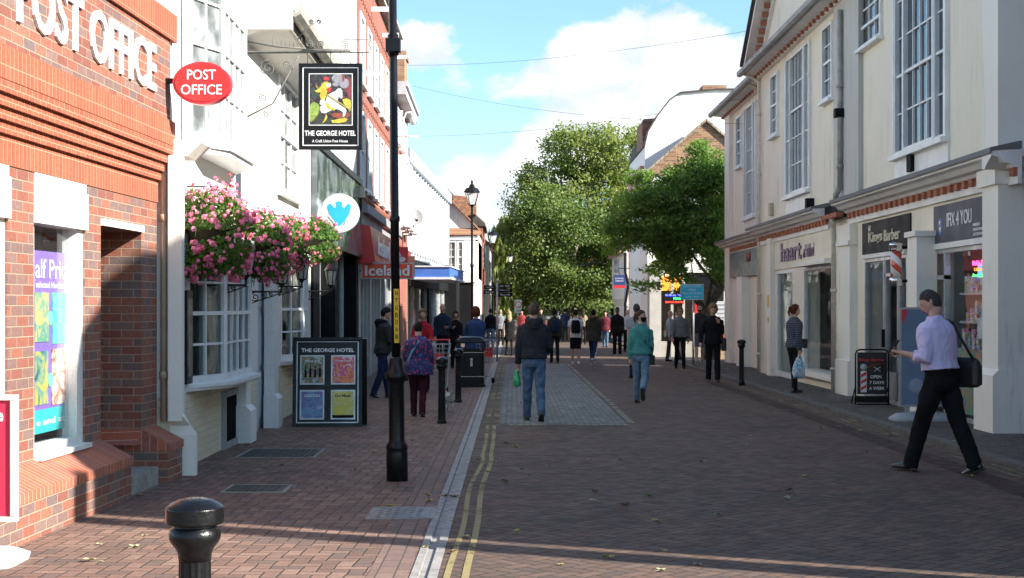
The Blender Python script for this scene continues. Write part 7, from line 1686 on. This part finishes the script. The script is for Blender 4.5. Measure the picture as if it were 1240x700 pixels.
def stripe_mat(name, a, c, per, axis=2, duty=.5, vert=None):
    m, nt, b = newmat(name); tc = nod(nt, 'ShaderNodeTexCoord'); sp = nod(nt, 'ShaderNodeSeparateXYZ', {0: tc.outputs['Object']}); n = nod(nt, 'ShaderNodeTexNoise', {'Vector': tc.outputs['Object'], 'Scale': 5.})
    f = ((S(nt, sp.outputs[axis]) + S(nt, n.outputs[0]) * .02) / per + 50.).mod(1.).gt(duty)
    if vert: f = f.mx(((S(nt, sp.outputs[0]) + S(nt, n.outputs[0]) * .02) / per + 50.).mod(1.).gt(duty))
    nt.links.new(mixc(nt, f, a, c), b.inputs['Base Color']); b.inputs['Roughness'].default_value = .8; return m
HB = hairm('dark_brown_hair', (.035, .022, .015)); HBK = hairm('black_hair', (.012, .010, .010)); HG = hairm('grey_hair', (.075, .066, .06)); HBL = hairm('blonde_hair', (.42, .30, .16)); HR = hairm('auburn_hair', (.14, .035, .02)); HGI = hairm('ginger_blond_hair', (.30, .18, .08)); HMB = hairm('brown_hair', (.09, .05, .03))
DEN = cloth('blue_denim', (.10, .17, .27), var=.3); DEN2 = cloth('pale_denim', (.16, .25, .36), var=.25); BLKC = cloth('black_cloth', (.012, .012, .014)); BLKL = pm('black_leather', (.018, .017, .018), .35, .2, 10., .003); CHAR = cloth('charcoal_cloth', (.035, .037, .045)); NAVYC = cloth('navy_cloth', (.02, .03, .07))
WSH = pm('white_trainer', (.70, .70, .68), .6, .1); BRSH = pm('brown_shoe', (.07, .05, .035), .6, .2); BLSH = pm('black_shoe', (.015, .015, .015), .3, .1, coat=.3)
def bag_thing(name, label, cat, mb, mat, handle=None, hmat=None):
    xs = [v[0] for v in mb.v]; ys = [v[1] for v in mb.v]; zs = [v[2] for v in mb.v]; t = thing(name, label, cat, (sum(xs) / len(xs), sum(ys) / len(ys), min(zs)))
    part('bag_body', mb, mat, t)
    if handle: part('strap', handle, hmat or mat, t)
    return t
def sack(P, c, w, d, h, top=.6, crum=.012, n=22, seed=0, rows=10):
    """a soft bag shape around local point c (its top centre) of person P"""
    b = MB(); vs = []
    for j in range(rows + 1):
        f = j / rows; wid = (top + (1 - top) * min(1, f * 1.8)) * (1 - .25 * max(0, f - .8) * 5); de = (.35 + .65 * min(1, f * 2)) * (1 - .5 * max(0, f - .8) * 5)
        for i in range(n):
            a = 2 * math.pi * i / n; p = V(c[0] + d * de * math.cos(a), c[1] + w * wid * math.sin(a), c[2] - h * f); k = noise.noise(p * 16 + V(seed, 0, 0)); p += V(math.cos(a), math.sin(a), 0) * k * crum; vs.append(tuple(P['W'](p)))
    b.add(vs, [(j * n + i, j * n + (i + 1) % n, (j + 1) * n + (i + 1) % n, (j + 1) * n + i) for j in range(rows) for i in range(n)] + [tuple(range(n))[::-1], tuple(range(rows * n, (rows + 1) * n))], True); return b
def ltube(P, pts, r, n=6, flat=1.): return MB().tube([P['W'](p) for p in pts], r, n, True, flat)
# 1 man in lilac shirt, walking away to the left, looking at a phone
LIL = stripe_mat('lilac_check', (.50, .43, .68), (.66, .59, .80), .012, 2, .45, True)
p = person('man in a lilac checked shirt and black trousers walking with a phone and shoulder bag', 1139, 14.5, 1.83, 44, near=True, top=LIL, legs=BLKC, shoes=BLSH, hair=HG, sleeve='rolled', hem=1.0, leg_l=(19, 3), leg_r=(-18, 5), arm_l=(-6, 108, 14, .15), arm_r=(-6, 40, 8), head_pitch=22, head_yaw=24, build=1.06, bulk=1.2, face=True, lean=7, tight=1.16)
w, d = p['AL'][2], p['AL'][3]; c = w + d * .10; b = MB(); b.tf = p['rot'] @ Matrix.Translation(c) @ Matrix.Rotation(R(35), 4, 'X'); b.box(-.036, .036, -.004, .004, -.03, .115); ph_ = thing('mobile_phone', 'dark mobile phone in the left hand of the man in the lilac shirt', 'phone', tuple(p['W'](c))); part('casing', b, BLKL, ph_)
b = MB(); b.tf = p['rot'] @ Matrix.Translation(c) @ Matrix.Rotation(R(35), 4, 'X'); b.box(-.032, .032, -.0055, -.0045, -.02, .105); part('screen', b, dark_glass('phone_screen', (.02, .03, .04)), ph_)
U = p['U']
b = MB(); sc0 = V(.27, -.10, 1.04); R0 = p['rot']
for (zz, w_, d_) in (): pass
vs = []; b.tf = R0 @ Matrix.Translation(sc0)
rbox(b, 0, 0, [(.035, .12, -.25), (.065, .165, -.22), (.062, .165, -.06), (.045, .14, .0), (.015, .10, .03)], .06)
h_ = MB(); h_.tf = R0; h_.tube([sc0 + V(-.02, .13, 0), U((.20, .14, 1.22)), U((.12, .13, 1.40)), U((.085, .02, 1.50)), U((.10, -.125, 1.43)), U((.17, -.165, 1.25)), sc0 + V(-.03, -.11, 0)], [(.021, .005)] * 7, 6)
bag_thing('shoulder_bag', 'black leather bag slung across the man in the lilac shirt', 'bag', b, BLKL, h_, BLKL)
# 2 man in grey hoodie
p = person('man in a dark grey hoodie and blue jeans walking away, carrying a green bag', 646.5, 21.4, 1.71, 2, near=True, top=CHAR, legs=DEN, shoes=BRSH, hair=hairm('cropped_hair', (.10, .075, .055)), hem=.93, leg_l=(9, 2), leg_r=(-8, 26), arm_l=(4, 8, 10), arm_r=(8, 62, 12, .2), hood=CHAR, face=False, bulk=1.14, build=1.04, head_yaw=-6)
w, d = p['AL'][2], p['AL'][3]; c = w + d * .08
GRNB = pm('green_plastic_bag', (.05, .50, .20), .35, .25, 14., .004)
bag_thing('carrier_bag', 'small bright green carrier bag hanging from the hoodie man\'s hand', 'bag', sack(p, (c.x - .01, c.y, c.z - .02), .085, .055, .25, .3, .02, seed=3), GRNB, ltube(p, [c + V(0, -.04, -.06), c, c + V(0, .04, -.06)], .008), GRNB)
# 3 woman in teal jacket
TEAL = cloth('teal_fleece', (.07, .27, .25))
p = person('woman in a teal fleece and jeans crossing the road in a black face mask', 776, 25.5, 1.60, -12, near=True, fem=True, top=TEAL, legs=DEN2, shoes=BLSH, hair=HMB, hairkind='tied', hem=.93, leg_l=(10, 4), leg_r=(-14, 46), arm_l=(-10, 14, 8), arm_r=(4, 38, 8), head_yaw=-115, bulk=1.16, build=1.02, coat=True, lean=2)
b = MB(); fn_ = head_fn(V(0, 0, 0), Matrix.Identity(3), True)
def mfn(q, d): v = Vector(fn_(q, d)); on = d.y > .25 and d.z < .0 and d.z > -.93; return tuple(p['hc'] + p['HM'] @ (v + d * (.006 if on else -.012) + (V(0, .010, 0) if on and d.y > .6 else V(0, 0, 0))))
b.ell((0, 0, 0), (1, 1, 1), 32, 24, mfn); part('face_mask', b, BLKC, p['t'])
w = p['AR'][2]; hb = MB(); hb.tf = p['rot'] @ Matrix.Translation((.19, .12, .80)); rbox(hb, 0, 0, [(.05, .12, -.08), (.055, .14, -.06), (.055, .14, .08), (.04, .12, .10)], .04)
h_ = MB(); h_.tf = p['rot']; U = p['U']; h_.tube([V(.17, .05, .90), V(.10, -.12, 1.15), U((-.06, -.13, 1.34)), U((-.12, -.02, 1.46)), U((-.04, .12, 1.34)), V(.14, .16, .92)], [(.012, .004)] * 6, 6)
bag_thing('shoulder_bag', 'small black handbag at the hip of the woman in the teal fleece', 'bag', hb, BLKL, h_, BLKL)
# 4 woman in flowered coat
FLC = pattern_mat('flower_print', [(.42, .04, .12), (.28, .03, .10), (.04, .03, .14), (.03, .025, .10), (.015, .015, .05), (.03, .06, .20)], 14.)
MAR = cloth('maroon_cloth', (.06, .012, .022))
p = person('short woman in a blue and pink flowered coat walking away with a small dog', 506.5, 22.3, 1.42, -4, near=True, fem=True, top=FLC, legs=MAR, shoes=pm('red_black_shoe', (.05, .01, .012), .5), hair=HBK, hairkind='short', hem=.78, coat=True, bulk=1.32, build=1.14, leg_l=(8, 4), leg_r=(-5, 12), arm_l=(8, 42, 16), arm_r=(2, 22, 14), face=False)
U = p['U']; h_ = MB(); h_.tf = p['rot']; h_.tube([U((.12, .03, 1.47)), U((.02, -.158, 1.40)), U((-.10, -.17, 1.2)), V(-.19, -.12, .98), V(-.20, -.06, .86)], [(.03, .008)] * 5, 6)
hb = MB(); hb.tf = p['rot'] @ Matrix.Translation((-.25, -.02, .76)); rbox(hb, 0, 0, [(.05, .10, -.1), (.06, .12, -.08), (.06, .12, .08), (.03, .1, .1)], .04)
bag_thing('shoulder_bag', 'maroon bag on a pale blue strap worn by the woman in the flowered coat', 'bag', hb, MAR, h_, pm('pale_blue_strap', (.10, .28, .45), .7, .1))
# 5 man in dark puffer, side on
p = person('man in a black padded jacket standing side-on by the shop window', 463, 27.2, 1.66, -75, top=stripe_mat('black_quilt', (.012, .012, .014), (.022, .022, .026), .05, 2, .85), legs=NAVYC, shoes=BLSH, hair=HBK, hem=.86, coat=True, bulk=1.22, leg_l=(10, 2), leg_r=(-6, 14), arm_l=(10, 30, 6), arm_r=(14, 44, 6), hood=BLKC, head_pitch=18, hairkind='cap', lean=4, near=True)
# 6 woman in red cardigan behind a trolley
REDC = cloth('red_wool', (.42, .02, .03)); BLUC = cloth('blue_cloth', (.04, .07, .17))
p = person('woman in a bright red coat pushing a shopping trolley towards us', 512, 29.6, 1.62, 180, fem=True, top=REDC, legs=BLKC, hair=hairm('light_brown_hair', (.22, .14, .08)), hairkind='full', hem=.88, coat=True, bulk=1.15, arm_l=(30, 40, 8), arm_r=(30, 40, 8), leg_l=(6, 0), leg_r=(-6, 8))
def trolley(cx, cy, rz, lab):
    t = thing('shopping_trolley', lab, 'trolley', (cx, cy, gz(cy)), local=True, rz=R(rz), group='shopping trolleys')
    b = MB(); z0, z1 = .45, .95
    for i in range(7):
        f = i / 6; hw = .20 + .07 * f; zz = z0 + (z1 - z0) * f; q = [(-hw, -.30 - .06 * f, zz), (hw, -.30 - .06 * f, zz), (hw, .30 + .1 * f, zz), (-hw, .30 + .1 * f, zz)]
        for k_ in range(4): b.tube([q[k_], q[(k_ + 1) % 4]], .004 if 0 < i < 6 else .008, 4)
    for k_ in range(7):
        for sg in (-1, 1): b.tube([(sg * .20, -.3 + .1 * k_, z0), (sg * .27, -.36 + .127 * k_, z1)], .004, 4)
        b.tube([(-.2 + .066 * k_, -.3, z0), (-.27 + .09 * k_, -.36, z1)], .004, 4)
    part('basket', b, GREYM, t)
    b = MB()
    for sg in (-1, 1): b.tube([(sg * .24, .42, 1.02), (sg * .22, .40, .5), (sg * .2, .3, .14), (sg * .2, -.3, .12)], .012, 6)
    part('frame', b, GREYM, t)
    b = MB(); b.tube([(-.26, .44, 1.02), (.26, .44, 1.02)], .018, 8); part('handle', b, REDD, t)
    b = MB(); b.box(-.17, .17, -.325, -.318, .58, .78); part('red_panel', b, REDD, t)
    for sg in (-1, 1):
        for y in (-.28, .3): b = MB(); b.tube([(sg * .2 - .015, y, .06), (sg * .2 + .015, y, .06)], .06, 14); part('wheel', b, BLACKM, t)
    return t
trolley(at(528, 0, 28.6)[0], 28.6, 0, 'wire shopping trolley with a red handle in front of the woman in red')
trolley(at(580, 0, 33.0)[0], 33.0, 30, 'wire shopping trolley half hidden behind the black litter bin')
p = person('balding man in a navy jacket over a pale blue shirt facing us near the trolley', 536, 41, 1.80, 175, top=cloth('navy_jacket', (.03, .04, .065)), legs=BLKC, hair=None, hem=.9, coat=True, bulk=1.1, arm_l=(20, 70, 8), arm_r=(4, 20, 6)); 
b = MB(); b.tf = p['rot']; b.box(-.05, .05, .118, .130, 1.0, 1.42); part('shirt_front', b, cloth('pale_blue_shirt', (.30, .38, .50)), p['t'])
person('dark-haired woman in a black coat standing under the black shop column', 551.5, 41.5, 1.58, 190, fem=True, top=BLKC, legs=BLKC, hair=HB, hairkind='full', hem=.78, coat=True, bulk=1.15, arm_r=(20, 100, 8), leg_l=(4, 0))
person('woman with big auburn hair in a blue coat behind the litter bin', 576.5, 32.8, 1.66, 25, fem=True, top=BLUC, legs=BLKC, hair=HR, hairkind='curly', hem=.80, coat=True, bulk=1.35, build=1.08, arm_l=(26, 36, 12), arm_r=(26, 36, 12), face=False)
person('person in a black jacket and blue jeans beyond the blue-coated woman', 594, 62, 1.72, 5, top=BLKC, legs=DEN2, shoes=WSH, hair=HB, hem=.9, coat=True, bulk=1.1, face=False, leg_l=(8, 4), leg_r=(-6, 14))
p = person('blonde woman in a long black coat standing with a cream tote bag', 616.5, 53.5, 1.60, 15, fem=True, top=BLKC, legs=BLKC, hair=HBL, hairkind='long', hem=.62, coat=True, bulk=1.12, face=False, tight=.7, leg_l=(3, 0), leg_r=(-3, 4))
bag_thing('tote_bag', 'cream cloth tote bag on the shoulder of the blonde woman', 'bag', sack(p, (-.24, -.03, 1.15), .14, .05, .42, .5, .01), cloth('cream_canvas', (.36, .33, .28)), ltube(p, [V(-.22, .06, 1.12), V(-.17, .0, 1.47), V(-.22, -.08, 1.12)], .012), cloth('cream_canvas', (.36, .33, .28)))
def backpack(p, lab, mat, w_=.15, h_=.42, zt=1.42):
    b = MB(); U = p['U']; n = 20; secs = [(zt - h_, .8, .6), (zt - h_ + .04, 1, 1), (zt - .18, 1, 1.0), (zt - .06, .9, .8), (zt, .55, .4)]; vs = []
    for (z, a, c_) in secs:
        for i in range(n): an = 2 * math.pi * i / n; cc, ss = math.cos(an), math.sin(an); vs.append(tuple(p['W'](U((w_ * a * abs(cc) ** .6 * (1 if cc > 0 else -1), -.185 + .085 * c_ * abs(ss) ** .7 * (1 if ss > 0 else -1), z)))))
    b.add(vs, [(j * n + i, j * n + (i + 1) % n, (j + 1) * n + (i + 1) % n, (j + 1) * n + i) for j in range(4) for i in range(n)] + [tuple(range(n))[::-1], tuple(range(4 * n, 5 * n))], True)
    h2 = MB()
    for s in (-1, 1): h2.tube([p['W'](U((s * .09, -.13, zt - .05))), p['W'](U((s * .105, -.02, 1.475))), p['W'](U((s * .11, .11, 1.36))), p['W'](U((s * .13, .09, 1.15)))], [(.025, .008)] * 4, 6)
    t = bag_thing('backpack', lab, 'backpack', b, mat, h2, mat)
    q = MB(); q.tf = p['rot']; q.box(-.09, .09, -.285, -.262, zt - h_ + .06, zt - h_ + .2); part('front_pocket', q, mat, t)
p = person('person in olive and black with a dark backpack walking away past the hoodie man', 671.5, 46, 1.66, 3, top=cloth('olive_cloth', (.05, .045, .03)), legs=BLKC, hair=HBK, hem=.88, bulk=1.12, face=False, leg_l=(5, 2), leg_r=(-4, 10), skin=SKIN2, tight=.85)
backpack(p, 'navy backpack on the person in olive and black', cloth('navy_pack', (.02, .03, .06)))
p = person('young man in a white T-shirt and black shorts walking away in white trainers', 697, 44.8, 1.64, 0, top=cloth('white_cotton', (.72, .72, .74)), legs=BLKC, shorts=True, shoes=WSH, hair=HBK, hem=.86, sleeve='short', bulk=1.12, face=False, leg_l=(5, 2), leg_r=(-3, 6), skin=SKIN3, arm_l=(4, 30, 6))
backpack(p, 'black backpack on the young man in the white T-shirt', BLKC)
OLV = cloth('olive_parka', (.045, .048, .035))
p = person('person in a fur-hooded olive parka and striped track pants striding away', 718.5, 43.8, 1.68, -18, near=True, top=OLV, legs=NAVYC, shoes=WSH, hair=HBK, hem=.78, coat=True, bulk=1.32, face=False, leg_l=(18, 4), leg_r=(-22, 24), arm_l=(8, 34, 6), arm_r=(-4, 30, 6), hood=OLV, tight=.85)
fm = MB(); U = p['U']; fm.tube([p['W'](U(q)) for q in ((-.10, .04, 1.51), (-.125, -.05, 1.52), (-.07, -.13, 1.515), (0, -.15, 1.505), (.07, -.13, 1.515), (.125, -.05, 1.52), (.10, .04, 1.51))], [.03] * 7, 8)
r_ = random.Random(2)
def wpart(name, mb, mat, P, label=None):     # mesh given in world metres for a person who is built locally
    inv = P['rot'].inverted(); mb.v = [tuple(inv @ Vector(v)) for v in mb.v]; return part(name, mb, mat, P['t'], label)
for i in range(500):
    v = Vector(fm.v[r_.randrange(56)]); o = V(r_.gauss(0, 1), r_.gauss(0, 1), r_.gauss(0, 1)).normalized(); a = o.orthogonal() * .005; fm.add([tuple(v + a), tuple(v - a), tuple(v + o * .035)], [(0, 1, 2)])
wpart('fur_trim', fm, cloth('brown_fur', (.22, .12, .06)), p)
for L_ in ('LL', 'LR'):
    h, kp, an, B = p[L_]; s = -1 if L_ == 'LL' else 1; b = MB(); b.tube([V(h.x + s * .088, h.y, h.z), (h + kp) / 2 + V(s * .075, 0, 0), kp + V(s * .062, 0, 0), an + V(s * .054, 0, .02)], [(.006, .012)] * 4, 6, upv=(1, 0, 0)); part('side_stripe', b, SIGNW, p['t'])
person('dark-clothed man in tan boots walking towards us on the far side', 747.5, 53, 1.74, 178, top=BLKC, legs=BLKC, shoes=pm('tan_boot', (.35, .20, .08), .6), hair=HBK, hem=.84, coat=True, bulk=1.2, skin=SKIN2, leg_l=(8, 4), leg_r=(-6, 8))
person('grey-haired man in a pale shirt behind the woman in teal', 771, 35, 1.76, 10, top=cloth('pale_grey_shirt', (.36, .37, .42)), legs=CHAR, hair=HG, hem=.95, sleeve='short', bulk=1.1, face=False, leg_l=(6, 2), leg_r=(-6, 12))
person('person in white and black just beyond the grey-haired man', 760, 58, 1.68, 182, top=cloth('white_top', (.6, .6, .62)), legs=BLKC, hair=None, hem=.92, bulk=1.0, leg_l=(6, 2), leg_r=(-6, 10))
p = person('woman in a grey jumper, black leggings and sunglasses walking towards us', 823.5, 41.3, 1.70, 178, fem=True, top=cloth('grey_knit', (.17, .17, .18)), legs=BLKC, hair=hairm('fair_hair', (.25, .17, .10)), hairkind='full', hem=.92, bulk=1.2, leg_l=(12, 2), leg_r=(-8, 20), arm_l=(-12, 14, 14), arm_r=(14, 16, 14), tight=.85, near=True)
def glasses(P):
    b = MB()
    for s in (-1, 1): b.ell(tuple(P['hc'] + P['HM'] @ V(s * .032, .098, .012)), (.027, .006, .019), 12, 8)
    b.tube([P['hc'] + P['HM'] @ V(-.07, .02, .016), P['hc'] + P['HM'] @ V(-.06, .085, .016), P['hc'] + P['HM'] @ V(.06, .085, .016), P['hc'] + P['HM'] @ V(.07, .02, .016)], .003, 5); part('sunglasses', b, BLKL, P['t'])
glasses(p)
p = person('bearded man in a dark jacket and grey shorts behind the woman in grey', 847, 45.2, 1.82, 176, top=CHAR, legs=cloth('grey_short', (.14, .15, .17)), shorts=True, shoes=BLSH, hair=hairm('thin_hair', (.10, .06, .04)), hem=.90, coat=True, bulk=1.15, leg_l=(-8, 26), leg_r=(10, 2), arm_l=(6, 60, 8))
b = MB(); b.tf = p['rot']; b.box(-.045, .045, .116, .132, 1.0, 1.42); part('shirt_front', b, SIGNW, p['t'])
b = MB(); b.ell(tuple(p['hc'] + p['HM'] @ V(0, .062, -.075)), (.052, .035, .045), 14, 10); part('beard', b, HMB, p['t'])
p = person('curly-haired man in an open black suit and white shirt, hand raised to his mouth', 863.5, 33.4, 1.74, 176, near=True, top=BLKC, legs=BLKC, shoes=BLSH, hair=HGI, hairkind='curly', hem=.86, coat=True, bulk=1.16, leg_l=(7, 2), leg_r=(-4, 8), arm_l=(24, 128, 4, .5), arm_r=(6, 22, 20), head_pitch=14)
b = MB(); b.tf = p['rot']; p['loft'] and None
b.prism([(-.075, .80), (.07, .80), (.06, 1.2), (.055, 1.45), (-.055, 1.45), (-.07, 1.2)], .112, .140, 1); part('shirt_front', b, cloth('white_shirt', (.72, .72, .75)), p['t'])
hb = MB(); hb.tf = p['rot'] @ Matrix.Translation((-.24, -.03, .86)); rbox(hb, 0, 0, [(.05, .12, -.16), (.055, .14, -.13), (.055, .14, .1), (.04, .12, .13)], .04); h_ = MB(); h_.tf = p['rot']; U = p['U']; h_.tube([V(-.22, .05, .98), U((-.16, .10, 1.3)), U((-.13, .0, 1.48)), U((-.16, -.12, 1.3)), V(-.22, -.1, .98)], [(.014, .004)] * 5, 6)
bag_thing('shoulder_bag', 'black satchel at the side of the curly-haired man in the suit', 'bag', hb, BLKL, h_, BLKL)
person('man in a checked shirt leaning by the phone shop window', 812.5, 47.5, 1.62, -120, top=stripe_mat('grey_check', (.10, .11, .13), (.40, .41, .44), .05, 2, .5, True), legs=CHAR, hair=None, hem=.93, bulk=1.1, leg_l=(22, 4), leg_r=(-6, 2), lean=-4, arm_l=(10, 50, 6))
NS = stripe_mat('navy_stripe', (.022, .028, .05), (.16, .17, .20), .035, 2, .82)
p = person('woman in a navy striped jacket looking in the estate agent window with a carrier bag', 969.5, 28.0, 1.66, -62, fem=True, near=True, lift=.05, x=5.32, top=NS, legs=BLKC, shoes=BLSH, hair=HR, hairkind='tied', hem=.90, coat=True, bulk=1.16, leg_l=(6, 0), leg_r=(-4, 4), arm_l=(8, 30, 6), arm_r=(-10, 14, 8), tight=.85, head_yaw=-10)
b = MB(); b.tf = p['rot']; rbox(b, 0, 0, [(.155, .12, .74), (.16, .125, .86), (.15, .12, .93)], .1); part('skirt', b, BLKC, p['t'])
w, d = p['AR'][2], p['AR'][3]; c = w + d * .08; CB = voro_art('carrier_print', [(.55, .60, .66), (.6, .64, .7), (.10, .40, .62), (.62, .66, .70), (.3, .45, .7)], 7.)
bag_thing('carrier_bag', 'pale blue and white plastic carrier bag held by the woman in the striped jacket', 'bag', sack(p, (c.x - .02, c.y, c.z - .06), .15, .08, .42, .45, .03, seed=8), CB, ltube(p, [c + V(0, -.06, -.10), c, c + V(0, .06, -.10)], .01), SIGNW)
hb = MB(); hb.tf = p['rot'] @ Matrix.Translation((.0, .19, .98)); rbox(hb, 0, 0, [(.12, .04, -.1), (.13, .05, -.08), (.13, .05, .08), (.11, .03, .09)], .03)
bag_thing('handbag', 'small black bag in front of the woman in the striped jacket', 'bag', hb, BLKL)
r_ = random.Random(12)
far = ((606, 70, 'far walker in a grey top, beside the finger post', (.2, .2, .22)), (632, 78, 'far walker in red with pale hair, left of the hoodie man', (.3, .05, .05)), (655, 74, 'far walker in black, right of the hoodie man\'s head', (.02, .02, .02)), (684, 80, 'far walker in dark blue between the two backpacks', (.03, .04, .09)),
       (706, 72, 'far walker in tan, just past the white T-shirt', (.25, .2, .14)), (733, 66, 'far walker in dark red beyond the parka', (.14, .03, .04)), (741, 84, 'far walker in pale grey by the white jettied house', (.3, .3, .3)), (786, 64, 'far walker in brown near the phone shop pilaster', (.1, .06, .04)), (640, 96, 'tiny distant walker in white under the big trees', (.5, .5, .5)), (727, 92, 'tiny distant walker in green beneath the crown', (.06, .12, .06)))
for i, (px, Y, lab, col) in enumerate(far):
    person(lab, px, Y, r_.uniform(1.6, 1.78), r_.choice([0, 180, 10, 170]), 'people far down the street', fem=i % 2 == 0, top=cloth('far_cloth_%d' % i, col), legs=r_.choice([BLKC, DEN, CHAR]), hair=r_.choice([HB, HBK, HG, HBL]), hairkind=r_.choice(['short', 'full', 'long']), hem=r_.choice([.9, .8]), coat=True, bulk=1.12, face=False, leg_l=(8, 3), leg_r=(-7, 12))
# small white dog
dx, dy = at(541, 0, 23.4)[0], 23.4; WF = pm('white_fur', (.50, .48, .44), .9, .2, 30., .01)
t = thing('dog', 'small white and black terrier on a lead beside the woman in the flowered coat', 'dog', (dx, dy, gz(dy)), local=True, rz=R(20))
b = MB(); b.tube([(0, -.17, .22), (0, -.10, .235), (0, .0, .22), (0, .10, .24), (0, .16, .27)], [.05, .072, .066, .078, .055], 14); b.tube([(0, .14, .27), (0, .20, .35)], [.05, .04], 12); b.ell((0, .225, .375), (.042, .05, .042), 14, 10); b.tube([(0, .24, .365), (0, .305, .355)], [.028, .016], 10)
for s in (-1, 1):
    b.tube([(s * .045, .12, .22), (s * .048, .115, .12), (s * .048, .125, .06), (s * .048, .135, .0)], [.034, .024, .018, .016], 8); b.tube([(s * .045, -.13, .22), (s * .05, -.08, .14), (s * .05, -.15, .075), (s * .05, -.13, .0)], [.042, .03, .017, .016], 8)
    b.ell((s * .035, .215, .42), (.012, .018, .026), 8, 6); b.ell((s * .048, .145, .012), (.018, .028, .012), 8, 6); b.ell((s * .05, -.118, .012), (.018, .028, .012), 8, 6)
b.tube([(0, -.19, .25), (0, -.25, .32), (0, -.24, .38)], [.018, .014, .008], 8)
put('dog_body', remesh(b, .008, 2, .004, (40, 40, 40), 1), WF, t)
b = MB(); b.ell((0, .0, .255), (.066, .10, .045), 14, 8); part('black_patch', b, BLKC, t)
b = MB(); b.tube([(0, .15, .285), (0, .17, .31)], .052, 12); part('collar', b, REDD, t)
for s in (-1, 1): e_ = MB(); e_.ell((s * .02, .262, .385), (.006, .006, .006), 6, 5); part('eye', e_, BLKL, t)
e_ = MB(); e_.ell((0, .312, .358), (.010, .008, .008), 8, 6); part('nose', e_, BLKL, t)
